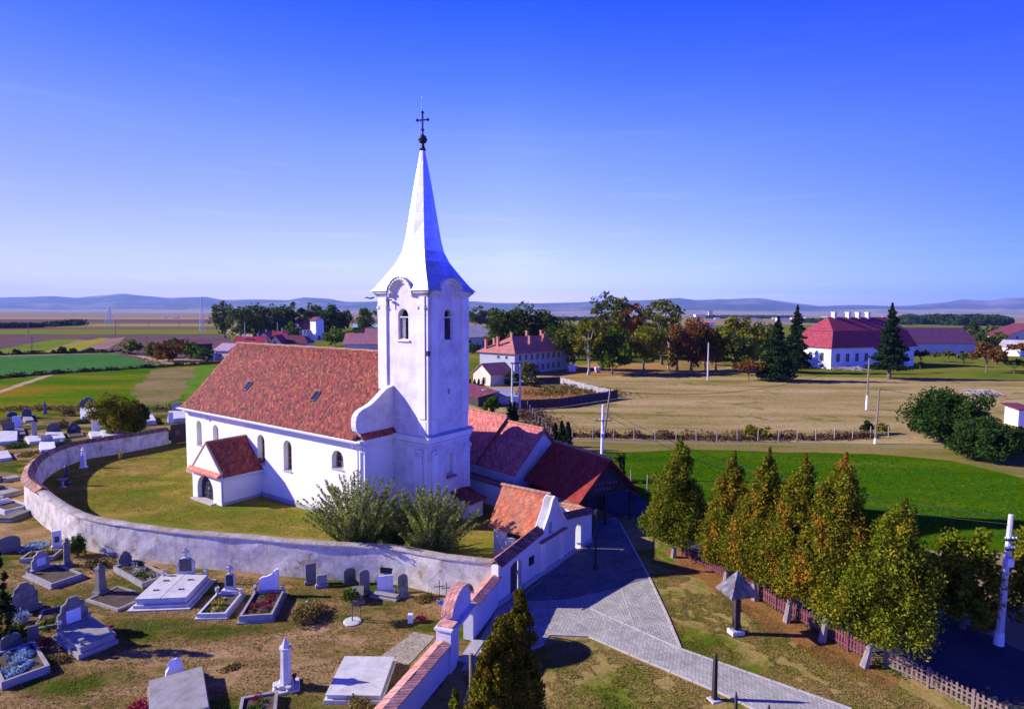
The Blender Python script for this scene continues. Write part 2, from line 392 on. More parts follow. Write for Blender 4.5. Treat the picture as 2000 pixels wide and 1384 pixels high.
fld('field', [(0, 682), (101, 663), (162, 661), (84, 687), (0, 694), (-500, 720), (-500, 705)], 3, f_g)
fld('field', [(84, 687), (155, 669), (195, 660), (214, 660), (150, 685)], 4, f_y)
fld('field', [(150, 685), (205, 662), (246, 658), (200, 687)], 3, f_b)
fld('field', [(200, 687), (250, 658), (450, 655), (450, 700), (330, 700)], 5, f_c)
fld('field', [(-400, 712), (0, 696), (205, 690), (248, 691), (322, 713), (300, 718), (100, 732), (0, 739), (-400, 760)], 3, f_g2, .5)
fld('dirt_track', [(222, 687), (250, 687), (345, 712), (322, 715)], 5, f_track, .6, 3)
fld('dirt_track', [(425, 645), (448, 644), (530, 660), (490, 661)], 5, f_track, .6, 3)
fld('field', [(-500, 770), (0, 740), (100, 732), (300, 718), (430, 708), (440, 760), (440, 800), (190, 806), (0, 815), (-500, 860)], 1, g_og, .4)
g_patch = M_ground('bare_patch', [(.36, (.08, .14, .015)), (.48, (.19, .15, .05)), (.62, (.25, .18, .08)), (.75, (.15, .14, .03))], .07, .9, .5)
fld('field', [(262, 758), (300, 722), (385, 716), (400, 740), (352, 772), (330, 795), (255, 800)], 2, g_patch, 1.0, 4)
g_bg = M_ground('bright_grass', [(.3, (.06, .17, .01)), (.7, (.13, .22, .02))], .1, 1.1, .5)
fld('field', [(385, 716), (425, 711), (440, 760), (440, 790), (345, 795), (360, 768)], 3, g_bg, .8, 4)
fld('dirt_track', [(-10, 766), (0, 762), (70, 738), (100, 730), (103, 733), (75, 742), (0, 768), (-10, 772)], 4, f_track, .25, 3)
# --- behind the church to the right: village plots, meadow, crop, verges
fld('meadow', [(905, 745), (1130, 722), (1400, 716), (1640, 716), (2100, 724), (2400, 760), (2400, 900), (2000, 872), (1110, 856), (1060, 880), (905, 900)], 1, g_mead, .6, 5)
g_vill = M_ground('village_grass', [(.3, (.06, .12, .01)), (.55, (.15, .16, .02)), (.7, (.26, .19, .05))], .03, .6, .4)
fld('village_ground', [(430, 640), (1600, 634), (2600, 636), (2600, 760), (2100, 724), (1640, 716), (1400, 716), (1130, 722), (905, 745), (905, 900), (800, 900), (440, 800)], 2, g_vill, .4, 12)
g_park = M_ground('park_floor', [(.3, (.13, .12, .03)), (.5, (.36, .20, .06)), (.7, (.40, .24, .09))], .05, .8, .4, 0, (.5, 1.6, 1))
fld('park_floor', [(1060, 728), (1160, 708), (1400, 703), (1420, 718), (1240, 732), (1100, 740)], 3, g_park, 1, 6)
fld('meadow_green', [(1500, 728), (1560, 712), (1750, 706), (2200, 712), (2300, 745), (1900, 742), (1600, 736)], 3, g_vill, 1.2, 6)
g_soil = M_ground('garden_soil', [(.3, (.2, .07, .035)), (.5, (.32, .14, .06)), (.7, (.2, .16, .04))], .2, 1.5, .4)
fld('garden_plot', [(1008, 756), (1110, 752), (1180, 772), (1010, 782)], 4, g_soil, .5, 4)
fld('verge', [(1100, 862), (2000, 878), (2300, 900), (2300, 955), (2000, 938), (1860, 903), (1700, 888), (1320, 878), (1150, 884)], 3, g_verge, .5, 4)
fld('crop_field', [(1168, 884), (1320, 878), (1700, 886), (1860, 900), (2000, 934), (2300, 980), (2500, 1130), (2000, 1080), (1600, 1068), (1330, 1010), (1205, 948)], 4, g_green, .35, 3)
# --- around the church
sheet('churchyard_lawn', gp([(968, 1092), (873, 1155), (773, 1135), (604, 1122), (400, 1105), (292, 1090), (152, 1060), (60, 989), (70, 950), (130, 900), (230, 880), (335, 862), (420, 840), (900, 860), (1150, 1045)]), .008, g_yard)
sheet('cemetery_ground', gp([(340, 860), (440, 800), (190, 806), (0, 815), (-500, 860), (-1400, 1400), (-600, 1600), (700, 1600), (868, 1330), (960, 1185), (600, 1100), (200, 1050), (90, 960), (200, 870)]), .004, g_grave)
sheet('front_lawn', gp([(868, 1330), (700, 1600), (2600, 1700), (2400, 1500), (1960, 1394), (1335, 1073), (1240, 985), (1165, 975), (1130, 1050), (973, 1184)]), .004, g_front)
sheet('road', gp([(1115, 960), (1209, 952), (1300, 980), (1500, 1058), (1760, 1160), (1990, 1268), (2700, 1560), (2500, 1600), (1960, 1394), (1335, 1073), (1262, 1010), (1190, 1005)]), .008, g_asph, .05, 1.5)
g_cut = M_ground('gravel_cut', [(.3, (.3, .22, .16)), (.7, (.4, .3, .2))], .5, 5, .4)
sheet('needle_litter', gp([(1300, 1070), (1360, 1085), (1540, 1180), (1760, 1325), (1740, 1352), (1600, 1290), (1480, 1215), (1390, 1150), (1330, 1110)]), .012, M_ground('needle_litter_soil', [(.3, (.20, .085, .03)), (.55, (.30, .14, .05)), (.7, (.16, .13, .02))], .5, 5, .6), .35, .8)
sheet('gravel_edge', gp([(1205, 949), (1300, 976), (1500, 1053), (1760, 1154), (1990, 1260), (1995, 1268), (1760, 1160), (1500, 1058), (1300, 980), (1207, 954)]), .012, g_cut, .04, 1)
# paving: setts in courses, raised on a kerb
def M_pave(name, a, c, w, h, rot, mort=(.12, .11, .1)):
    m, nt, b = start(name, .85, .2)
    v = coords(nt, 'pos', None, rot)
    br = nd(nt, 'ShaderNodeTexBrick', {'Vector': v, 'Color1': c4(a), 'Color2': c4(c), 'Mortar': c4(mort), 'Scale': 1.0, 'Mortar Size': .012, 'Brick Width': w, 'Row Height': h, 'Bias': 0.0})
    n1 = noise_out(nt, coords(nt, 'pos'), .7, 8, .7)
    col = mixc(nt, 1.0, br.outputs[0], ramp(nt, n1, [(.3, (.7,) * 3), (.65, (1.15,) * 3)]), 'MULTIPLY')
    n2 = noise_out(nt, coords(nt, 'pos'), 2.2, 5, .7)
    col = mixc(nt, ramp(nt, n2, [(.66, (0,) * 3), (.7, (.7,) * 3)]), col, (.16, .13, .05))
    nt.links.new(col, b.inputs['Base Color']); bump(nt, b, br.outputs[1], -.5, .02); return m
p_sett = M_pave('paving_setts', (.52, .49, .45), (.37, .35, .32), .24, .13, R(62))
p_slab = M_pave('paving_slabs', (.46, .43, .40), (.36, .335, .31), .24, .24, R(20))
p_asp = M_pave('paving_yard', (.30, .28, .28), (.24, .22, .23), .25, .25, R(-33))
def raised(name, pts, z, mat, mk, t=.06, kerb=.07):
    P = [Vector((p[0], p[1])) for p in gp(pts)]
    mb = MB(); n = len(P)
    mb.prism([(p.x, p.y) for p in P], 'z', 0, z); o = mb.build(name, mat); tag(o, kind='structure'); return o
raised('paved_path', [(1074, 1240), (1150, 1243), (1230, 1278), (1400, 1350), (1500, 1398), (1900, 1560), (2300, 1560), (1665, 1386), (1330, 1268), (1155, 1190), (1093, 1190)], .045, p_sett, None)
raised('paved_forecourt', [(1093, 1190), (1155, 1190), (1330, 1268), (1302, 1200), (1270, 1132), (1205, 1010), (1165, 1020), (1154, 1058), (1097, 1096), (1029, 1156), (973, 1188), (924, 1270), (900, 1310), (1060, 1262), (1074, 1240)], .038, p_slab, None)
kerbm = M_plain('kerb_concrete', (.46, .42, .40), .85)
def kerb(pts, w=.1, h=.07):
    P = [Vector((p[0], p[1], 0)) for p in gp(pts)]; mb = MB()
    for a, b in zip(P[:-1], P[1:]):
        d = (b - a).normalized(); nn = Vector((-d.y, d.x, 0)) * w / 2
        L = (b - a).length; k = max(1, int(L / 1.0))
        for j in range(k):
            p = a.lerp(b, j / k); q = a.lerp(b, (j + .97) / k)
            mb.slab([p - nn + Vector((0, 0, h)), q - nn + Vector((0, 0, h)), q + nn + Vector((0, 0, h)), p + nn + Vector((0, 0, h))], h)
    o = mb.build('kerb', kerbm); tag(o, kind='structure')
p_shade = M_pave('paving_painted_shade', (.20, .20, .20), (.14, .14, .145), .24, .24, R(-33), (.06, .06, .06))  # pavers toned down: the upper yard's shade is painted into their colour
sheet('yard_shade_sheet', gp([(1270, 1130), (1207, 1012), (1167, 1022), (1156, 1060), (1099, 1098), (1031, 1158), (1008, 1176), (1100, 1172), (1190, 1152)]), .044, p_shade, .06, .8)
kerb([(1155, 1190), (1330, 1268), (1665, 1386)], .1, .075)
kerb([(1074, 1240), (1150, 1243), (1230, 1278), (1400, 1350), (1500, 1398)], .1, .075)
kerb([(1210, 1020), (1270, 1132), (1302, 1200), (1330, 1268)], .12, .07)
kerb([(1214, 1150), (1243, 1235)], .07, .05)
kerb([(1093, 1190), (1155, 1190)], .07, .055)

# --- mountains on the skyline, foothills before them
def range_(name, prof, dist, depth, mat, seed, foot=0.0, amp=.18):
    us = [p[0] for p in prof]; vs = [p[1] for p in prof]
    nu, nr = 240, 26; V = []; 
    for r in range(nr):
        t = r / (nr - 1)
        for i in range(nu):
            u = us[0] + (us[-1] - us[0]) * i / (nu - 1); v = float(np.interp(u, us, vs))
            d = ray(u, 611 + (u - 1000) * .0052); d = d / d[1]
            top = at_y(u, v, dist).z
            y = dist - depth * (1 - t); x = d[0] * y
            rid = mnoise.fractal(Vector((x / 2600, y / 2600, seed)), 1.0, 2.1, 6)
            h = top * (t ** 1.25) * (1 + amp * 2.2 * rid * (1 - t) * 1.8)
            if t < .35: h = top * (t ** 1.25) + top * .25 * max(0, mnoise.fractal(Vector((x / 1500, y / 1500, seed + 3)), 1.0, 2.1, 5)) * t * 2
            h += top * .035 * mnoise.fractal(Vector((x / 420, y / 420, seed + 9)), 1.0, 2.1, 4)
            V.append((x, y, max(h, -1) if t > 0 else -3))
    # back slope
    for i in range(nu):
        x, y, z = V[(nr - 1) * nu + i]; V.append((x * 1.12, y * 1.12, -3))
    nr += 1
    me = bpy.data.meshes.new(name); me.from_pydata(V, [], [(r * nu + i, r * nu + i + 1, r * nu + nu + i + 1, r * nu + nu + i) for r in range(nr - 1) for i in range(nu - 1)])
    me.materials.append(mat); me.polygons.foreach_set('use_smooth', [True] * len(me.polygons)); me.update()
    o = bpy.data.objects.new(name, me); COL.objects.link(o); tag(o, kind='structure'); return o
mt = M_ground('mountain_slopes', [(.35, (.05, .08, .04)), (.5, (.10, .11, .06)), (.62, (.26, .22, .15)), (.75, (.3, .24, .18))], .0009, .006, .3, .2, (1, 1, 1), bs=0)
mt2 = M_ground('foothill_slopes', [(.35, (.12, .13, .07)), (.5, (.30, .25, .18)), (.7, (.36, .30, .23))], .0012, .01, .3, .2, (1, 1, 1), bs=0)
PROF = [(-900, 584), (-400, 579), (0, 581), (50, 580), (100, 578), (150, 581), (200, 577), (240, 573), (290, 578), (330, 582), (380, 580), (400, 579), (440, 586), (470, 585), (510, 584), (560, 586), (590, 580), (640, 583), (680, 590), (740, 588), (830, 592), (920, 588), (960, 591), (1060, 592), (1140, 590), (1200, 584), (1240, 587), (1300, 583), (1320, 581), (1360, 586), (1440, 583), (1480, 582), (1540, 590), (1600, 597), (1680, 595), (1720, 597), (1780, 596), (1850, 590), (1880, 585), (1930, 587), (1960, 583), (2000, 580), (2300, 576), (2900, 580)]
range_('mountains', PROF, 13000, 4200, mt, 1.3)
range_('foothills', [(-900, 604), (-200, 601), (0, 602), (120, 605), (260, 603), (420, 605), (600, 607), (760, 606), (1000, 609), (1150, 607), (1300, 605), (1500, 607), (1640, 608), (1700, 603), (1800, 605), (1950, 603), (2100, 604), (2900, 605)], 8200, 2600, mt2, 7.7, amp=.3)

# ================================================================ the church
pl_nave = M_plaster('nave_plaster', (.86, .84, .77), (.58, .55, .53), .3, .5, True, .12)
pl_tower = M_plaster('tower_plaster', (.78, .74, .68), (.44, .38, .40), .75, .6, True, .2)
pl_trim = M_plaster('trim_plaster', (.82, .79, .73), (.46, .42, .44), .45, .6, True, .15)
pl_plinth = M_plaster('plinth_plaster', (.45, .42, .44), (.28, .26, .26), .6, 1.2, False, .3)
t_nave = M_tiles('nave_tiles', [(.27, .05, .037), (.32, .075, .04), (.15, .032, .03), (.24, .045, .042), (.38, .12, .045), (.09, .026, .026), (.30, .055, .05), (.19, .04, .05)], .19, .19, (.13, .06, .03), .6, .9, .8)
t_porch = M_tiles('porch_tiles', [(.36, .07, .045), (.28, .055, .045), (.42, .11, .05), (.22, .05, .04)], .2, .2, (.10, .04, .03), .5, .6)
t_red = M_tiles('red_tiles', [(.66, .19, .09), (.72, .26, .12), (.55, .16, .09), (.6, .2, .13)], .2, .2, (.3, .16, .1), .4, .5)
t_ridge = M_noise('ridge_tiles', [(.35, (.36, .13, .08)), (.65, (.46, .27, .18))], 2.5, 9, .4)
m_sheet = M_noise('white_sheet_metal', [(.3, (.66, .68, .72)), (.7, (.78, .79, .82))], .5, 3, .08, .45, .1, .02, spec=.5)
m_gut = M_noise('zinc_gutter', [(.3, (.55, .55, .58)), (.7, (.72, .72, .74))], 1.2, 9, .15, .5, .05, spec=.5)
m_glass = M_noise('dark_glass', [(.3, (.015, .018, .03)), (.7, (.03, .035, .05))], 2, 8, .2, .12, 0, spec=.6)
m_iron = M_noise('dark_iron', [(.3, (.012, .016, .022)), (.7, (.03, .035, .04))], 3, 12, .2, .55, .05)
m_wood = M_noise('weathered_wood', [(.3, (.10, .07, .05)), (.7, (.2, .15, .11))], 1.5, 18, .35, .85, .3, .01, stretch=(4, 4, .4))
m_winwood = M_noise('window_wood', [(.3, (.35, .24, .16)), (.7, (.5, .36, .25))], 2, 12, .2)
m_slat = M_noise('grey_louvre', [(.3, (.28, .27, .29)), (.7, (.42, .40, .42))], 2, 12, .2)
m_white = M_plain('white_paint', (.78, .76, .76), .6)
m_door = M_noise('dark_door_boards', [(.3, (.045, .04, .05)), (.7, (.10, .09, .10))], 2.0, 14, .3, .7, .2, .01, stretch=(6, 6, .3))
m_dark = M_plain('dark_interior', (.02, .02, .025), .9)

CH = empty('church', (-34.42, 61.51, 0), R(-35), 'white village church with mottled red tile roof and tall tower under a pale sheet-metal spire', 'church')
NL, NW, NE, NR, NY = 27.7, 11.6, 7.0, 13.5, 5.8
def fnF(y): return lambda a, z, d: (a, y + d, z)           # faces -y
def fnR(x): return lambda a, z, d: (x - d, a, z)           # faces +x
wins = [(2.2, 3.2, 3.25, 5.8), (5.42, 6.45, 3.4, 5.72), (13.22, 14.38, 3.0, 5.7), (17.27, 18.47, 2.95, 5.7), (23.93, 25.42, 4.2, 5.75)]
mb = MB()
holes = [arch(a, b, z0, z1) for a, b, z0, z1 in wins]
mb.wall([(0, 0), (NL, 0), (NL, NE), (0, NE)], holes, fnF(0), .55)
mb.add([(NL, 0, 0), (NL, NW, 0), (NL, NW, NE), (NL, 0, NE)], [(0, 1, 2, 3)])
mb.add([(0, 0, 0), (0, NW, 0), (0, NW, NE), (0, NY, NR - .25), (0, 0, NE)], [(0, 1, 2, 3, 4)])
mb.add([(0, NW, 0), (NL, NW, 0), (NL, NW, NE), (0, NW, NE)], [(0, 1, 2, 3)])
mb.build('nave_wall', pl_nave, CH)
mb = MB()
mb.box(-.1, 9.2, -.1, .0, 0, .38); mb.box(13.8, NL + .05, -.1, 0, 0, .38); mb.box(-.1, 0, 0, NW, 0, .38)
mb.build('plinth', pl_plinth, CH)
# roof: courses sweep out at the eaves
prof = [(-.52, 6.93), (.15, 7.42), (1.0, 8.22), (2.2, 9.5), (4, 11.52), (5.8, 13.5)]
full = prof + [(2 * NY - y, z) for y, z in reversed(prof[:-1])]
mb = MB(); nx = 56
for k, (y, z) in enumerate(full):
    for i in range(nx + 1):
        t = (z - 6.93) / 6.6; xl = -.35 + .6 * t; x = xl + (NL - .425 - xl) * i / nx
        dz = .035 * mnoise.noise(Vector((x * .35, y * .5, 2))) + .012 * mnoise.noise(Vector((x * 1.9, y * 2, 5)))
        mb.v.append((x, y, z + dz))
nf = len(full)
for k in range(nf - 1):
    for i in range(nx):
        a = k * (nx + 1) + i; mb.f.append((a, a + 1, a + nx + 2, a + nx + 1)); mb.m.append(0)
for k in range(nf):                                           # underside and verge thickness
    for i in (0, nx):
        x, y, z = mb.v[k * (nx + 1) + i]; mb.v.append((x, y, z - .16))
base = nf * (nx + 1)
for k in range(nf - 1):
    for s in (0, 1):
        a = k * (nx + 1) + (0 if s == 0 else nx); b2 = a + nx + 1
        mb.f.append((a, b2, base + 2 * (k + 1) + s, base + 2 * k + s)); mb.m.append(0)
mb.f.append((0, nx, base + 1, base)); mb.m.append(0)
roof = mb.build('roof', t_nave, CH, smooth=False)
roof.data.polygons.foreach_set('use_smooth', [True] * len(roof.data.polygons))
mb = MB()
for i in range(58):
    x = .25 + i * .405
    if x < 26.1: mb.frustum((0, 0, 0), .13, .13, .4, 8) if False else mb.tube([(x, NY, NR - .02 + .02 * math.sin(i)), (x + .42, NY, NR - .0 + .02 * math.sin(i + 1))], [.15, .125], 8)
mb.build('ridge_cap', t_ridge, roof)
for x, z, w, h in ((8.14, 9.5, .55, .75), (19.05, 9.4, .6, .75)):
    mb = MB(); s = 1.107; y = 2.2 + (z - 9.5) / 1.12
    for a, b2, y0, y1, up in ((x - w / 2 - .07, x - w / 2, y - .3, y + .32, .13), (x + w / 2, x + w / 2 + .07, y - .3, y + .32, .13), (x - w / 2, x + w / 2, y - .36, y - .29, .13), (x - w / 2, x + w / 2, y + .31, y + .38, .13)):
        zz = lambda yy: z + (yy - y) * 1.12
        mb.slab([(a, y0, zz(y0) + up), (b2, y0, zz(y0) + up), (b2, y1, zz(y1) + up), (a, y1, zz(y1) + up)], .3)
    f = mb.build('skylight', m_iron, roof)
    mb = MB(); mb.slab([(x - w / 2, y - .29, zz(y - .29) + .07), (x + w / 2, y - .29, zz(y - .29) + .07), (x + w / 2, y + .31, zz(y + .31) + .07), (x - w / 2, y + .31, zz(y + .31) + .07)], .1)
    mb.build('pane', m_glass, roof).name = 'skylight_pane'
# eave moulding, gutter, downpipes
mb = MB(); mb.box(-.25, NL + .08, -.30, -.003, 6.72, 6.93); mb.box(-.2, NL + .05, -.16, -.003, 6.52, 6.72)
mb.build('eave_moulding', pl_trim, CH)
mb = MB(); mb.prism([(-.52, 6.95), (-.56, 6.82), (-.66, 6.77), (-.76, 6.82), (-.78, 6.96), (-.74, 6.96), (-.65, 6.84), (-.56, 6.95)], 'x', -.4, NL + .25)
mb.build('gutter', m_gut, CH)
for pts in ([(27.35, -.65, 6.8), (27.35, -.65, 6.5), (27.35, -.14, 6.1), (27.35, -.14, .2)], [(3.9, -.66, 6.8), (4.1, -.5, 6.45), (4.6, -.25, 6.35), (4.6, -.12, 6.1)]):
    mb = MB(); mb.tube(pts, .065, 8); mb.build('downpipe', m_gut, CH)
# windows set deep in their reveals
for a, b2, z0, z1 in wins:
    mb = MB(); cx = (a + b2) / 2; o1 = arch(a, b2, z0, z1, 12); o2 = arch(a + .09, b2 - .09, z0 + .09, z1 - .09, 12)
    mb.wall(o1, [o2], fnF(.44), .08); mb.box(cx - .035, cx + .035, .45, .51, z0 + .09, z1 - .1)
    for k in range(1, 5 if z1 - z0 > 2 else 3):
        zz = z0 + (z1 - z0) * k / (5 if z1 - z0 > 2 else 3) ; mb.box(a + .09, b2 - .09, .46, .5, zz - .025, zz + .025)
    fr = mb.build('window', m_winwood if a > 10 else m_slat, CH)
    mb = MB(); mb.wall(arch(a, b2, z0, z1, 12), [], fnF(.535), 0); mb.build('pane', m_glass, fr)
    mb = MB(); mb.box(a - .06, b2 + .06, -.07, .42, z0 - .09, z0 + .012); mb.build('sill', pl_plinth, fr)
# end wall, ledge with tiles, baroque volute wing
vol = [(0.03, 7.2), (-.28, 7.72), (-.47, 7.8), (-.56, 8.1), (-.57, 8.5), (-.48, 8.88), (-.28, 9.14), (.1, 9.34), (.6, 9.48), (1.1, 9.68), (1.6, 10.0), (2.1, 10.36), (2.62, 10.72), (3.34, 10.9)]
mb = MB()
out = vol + [(3.36, 7.2)]
mb.prism(out, 'x', NL - .42, NL - .02)
mir = [(2 * NY - y, z) for y, z in out]
mb.prism(mir, 'x', NL - .42, NL - .02)
mb.add([(NL - .03, 3.3, 7), (NL - .03, 8.3, 7), (NL - .03, 8.3, 10.8), (NL - .03, NY, 13.3), (NL - .03, 3.3, 10.8)], [(0, 1, 2, 3, 4)])
vg = mb.build('gable_wing', pl_tower, CH)
mb = MB()
for (y0, z0), (y1, z1) in zip(vol[1:-1], vol[2:]):
    nn = Vector((0, -(z1 - z0), (y1 - y0))).normalized() * .09
    mb.slab([(NL - .5, y0, z0), (NL + .06, y0, z0), (NL + .06, y1, z1), (NL - .5, y1, z1)], .09, tuple(Vector((0, -(z1 - z0), y1 - y0)).normalized() * 1.0))
mb.build('coping', pl_trim, vg)
for ya, yb in ((-.12, 3.35), (8.35, NW)):
    mb = MB(); mb.prism([(NL - .03, 7.02), (NL + .36, 7.02), (NL + .36, 7.1), (NL - .03, 7.52)], 'y', ya, yb); mb.build('ledge_tiles', t_porch, CH)
mb = MB(); mb.box(NL + .003, NL + .26, -.02, 3.35, 6.6, 7.0); mb.box(NL + .003, NL + .14, -.02, 3.35, 6.42, 6.6); mb.box(NL + .003, NL + .22, .05, .5, 0, 6.42)
mb.build('end_cornice', pl_trim, CH)
# ---- tower
TX0, TX1, TY0, TY1 = 26.1, 31.6, 3.35, 8.25
tcx, tcy = (TX0 + TX1) / 2, (TY0 + TY1) / 2
mb = MB()
wl = arch(28.34, 29.5, 14.8, 17.3); wr = arch(5.32, 6.3, 14.76, 17.3); ov = [(5.85 + .17 * math.cos(t * PI / 6), 10.58 + .26 * math.sin(t * PI / 6)) for t in range(12)]
mb.wall([(TX0, 7.1), (TX1, 7.1), (TX1, 18.3), (TX0, 18.3)], [wl], fnF(TY0), .7)
mb.wall([(TY0, 7.1), (TY1, 7.1), (TY1, 18.3), (TY0, 18.3)], [wr, ov], fnR(TX1), .7)
mb.wall([(TX0, 7.1), (TX1, 7.1), (TX1, 18.3), (TX0, 18.3)], [arch(28.3, 29.4, 14.8, 17.3)], lambda a, z, d: (a, TY1 - d, z), .7)
mb.wall([(TY0, 7.1), (TY1, 7.1), (TY1, 18.3), (TY0, 18.3)], [arch(5.3, 6.3, 14.8, 17.3)], lambda a, z, d: (TX0 + d, a, z), .7)
e = .12
nich = [(5.4, 3.6), (6.25, 3.6), (6.25, 5.35), (5.4, 5.35)]
mb.wall([(TX0, 0), (TX1 + e, 0), (TX1 + e, 7), (TX0, 7)], [], fnF(TY0 - e), 0)
mb.wall([(TY0 - e, 0), (TY1 + e, 0), (TY1 + e, 7), (TY0 - e, 7)], [nich], fnR(TX1 + e), .35)
mb.add([(TX1 + e - .35, 5.3, 3.5), (TX1 + e - .35, 6.35, 3.5), (TX1 + e - .35, 6.35, 5.45), (TX1 + e - .35, 5.3, 5.45)], [(0, 1, 2, 3)])
mb.add([(TX0, TY1 + e, 0), (TX1 + e, TY1 + e, 0), (TX1 + e, TY1 + e, 7), (TX0, TY1 + e, 7)], [(0, 1, 2, 3)])
tower = mb.build('tower', pl_tower, CH)
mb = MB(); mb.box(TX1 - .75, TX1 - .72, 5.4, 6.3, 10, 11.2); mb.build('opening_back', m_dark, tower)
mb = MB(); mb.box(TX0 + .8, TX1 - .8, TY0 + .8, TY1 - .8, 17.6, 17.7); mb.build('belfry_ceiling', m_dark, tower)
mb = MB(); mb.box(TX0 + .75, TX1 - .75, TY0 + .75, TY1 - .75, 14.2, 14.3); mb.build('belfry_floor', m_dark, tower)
# pilasters and bands
mb = MB()
def pil(y0, x0, x1, z0, z1, p=.09):      # on the left face (y = TY0)
    mb.box(x0, x1, y0 - p, y0 - .002, z0, z1)
def pilr(x0, a0, a1, z0, z1, p=.09):
    mb.box(x0 + .002, x0 + p, a0, a1, z0, z1)
for a, b2 in ((TX0 - .0, TX0 + 1.0), (TX1 - 1.0, TX1 - .2)): pil(TY0, a, b2, 8.55, 18.25, .15)
for a, b2 in ((TX0 + .02, TX0 + .98), (TX1 - .98, TX1 - .22)): pil(TY0, a, b2, 7.15, 8.35, .06)
mb.box(TX1 - .1, TX1 + .07, TY0 - .07, TY0 + .1, 7.15, 18.2)
for a, b2 in ((TY0 + .3, TY0 + 1.1), (TY1 - .85, TY1)): pilr(TX1, a, b2, 8.55, 18.25, .15)
for a, b2 in ((TY0 + .32, TY0 + 1.08), (TY1 - .83, TY1)): pilr(TX1, a, b2, 7.15, 8.35, .06)
for a, b2 in ((TX1 - 1.35, TX1 - .45),): pil(TY0 - e, a, b2, .3, 5.5, .1)
pil(TY0 - e, TX1 - .35, TX1 + e - .05, .3, 6.3, .06)
for a, b2 in ((TY0 - e + .35, TY0 + .85), (TY1 - .7, TY1 + e - .05)): pilr(TX1 + e, a, b2, .3, 5.6, .1)
mb.build('pilaster', pl_trim, tower)
mb = MB()                                  # capitals with scrolls
def cap(x0, x1, y0, z, s=1):
    mb.box(x0 - .04, x1 + .04, y0 - .16, y0 - .004, z, z + .07)
    mb.box(x0 - .02, x1 + .02, y0 - .13, y0 - .004, z + .55, z + .66); mb.box(x0 - .05, x1 + .05, y0 - .17, y0 - .004, z + .66, z + .74)
    for xx in (x0 + .06, x1 - .06): mb.tube([(xx, y0 - .22, z + .5), (xx, y0 - .05, z + .5)], .13, 10)
def capr(a0, a1, x0, z):
    mb.box(x0 + .004, x0 + .16, a0 - .04, a1 + .04, z, z + .07)
    mb.box(x0 + .004, x0 + .13, a0 - .02, a1 + .02, z + .55, z + .66); mb.box(x0 + .004, x0 + .17, a0 - .05, a1 + .05, z + .66, z + .74)
    for yy in (a0 + .06, a1 - .06): mb.tube([(x0 + .22, yy, z + .5), (x0 + .05, yy, z + .5)], .13, 10)
for fn_, ar in ((cap, (TX0, TX0 + 1.0, TY0, 16.9)), (cap, (TX1 - 1.0, TX1 - .2, TY0, 16.9)), (capr, (TY0 + .3, TY0 + 1.1, TX1, 16.9)), (capr, (TY1 - .85, TY1, TX1, 16.9)), (cap, (TX1 - 1.35, TX1 - .45, TY0 - e, 5.3)), (capr, (TY0 - e + .35, TY0 + .85, TX1 + e, 5.2)), (capr, (TY1 - .7, TY1 + e - .05, TX1 + e, 5.2))):
    mb = MB(); fn_(*ar); mb.build('capital', pl_trim, tower)
mb = MB()                                  # string course and storey cornice, each ring one profile
def ring(z0, z1, p, s=0):
    x0, x1, y0, y1 = TX0 - s - p, TX1 + s + p, TY0 - s - p, TY1 + s + p
    mb.box(x0, x1, y0, y1, z0, z1)
ring(8.36, 8.46, .05); ring(7.0, 7.1, .42, 0); ring(6.84, 7.0, .34); ring(6.62, 6.84, .26)
mb.box(TX0, TX1 + .22, TY0 - .22, TY1 + .22, 6.42, 6.55)
mb.build('cornice', pl_trim, tower)
mb = MB(); mb.prism([(TX1 + .4, 7.103), (TX1 + .003, 7.103), (TX1 + .003, 7.28)], 'y', TY0 - .4, TY1 + .4); mb.build('cornice_flashing', pl_plinth, tower)
# belfry windows
def belf(fn, a0, a1, z0, zt, front, dark):
    mb = MB(); mb.wall(arch(a0, a1, z0, zt), [arch(a0 + .06, a1 - .06, z0 + .05, zt - .06)], lambda a, z, d: fn(a, z, .12 + d), .06)
    zz = z0 + (zt - z0) * .73; P = [fn(a0, zz - .04, .08), fn(a1, zz - .04, .08), fn(a1, zz + .04, .08), fn(a0, zz + .04, .08)]
    dd = Vector(fn(a0, zz, .2)) - Vector(fn(a0, zz, 0)); mb.slab(P, .08, tuple(dd.normalized()))
    w = mb.build('window', m_white, tower)
    mb = MB(); 
    k = 11
    for i in range(k):
        z = z0 + .06 + (zz - z0 - .1) * i / k; q0 = a0 + .07 if front else a0 + .07; q1 = a0 + (a1 - a0) * (.62 if front else 1) - .07
        P = [fn(q0, z, .16), fn(q1, z, .16), fn(q1, z + .14, .28), fn(q0, z + .14, .28)]; mb.slab(P, .02, tuple(dd.normalized()))
    mb.build('louvre', m_slat if front else m_door, w)
    mb = MB(); P = [fn(a0 - .15, z0 - .14, -.14), fn(a1 + .15, z0 - .14, -.14), fn(a1 + .15, z0 - .14, -.003), fn(a0 - .15, z0 - .14, -.003)]; mb.slab(P, .12, (0, 0, 1)); mb.build('sill', pl_trim, w)
    mb = MB(); P = [fn(a0 - .1, z0 - .1, .5), fn(a1 + .1, z0 - .1, .5), fn(a1 + .1, zt + .1, .5), fn(a0 - .1, zt + .1, .5)]; mb.slab(P, .03, tuple(dd.normalized())); mb.build('pane', m_dark, w)
belf(fnF(TY0), 28.34, 29.5, 14.8, 17.3, True, 0); belf(fnR(TX1), 5.32, 6.3, 14.76, 17.3, False, 0)
mb = MB(); mb.box(TX1 + e + .003, TX1 + e + .3, 5.3, 6.35, 3.38, 3.56); mb.build('niche_sill', t_ridge, tower)
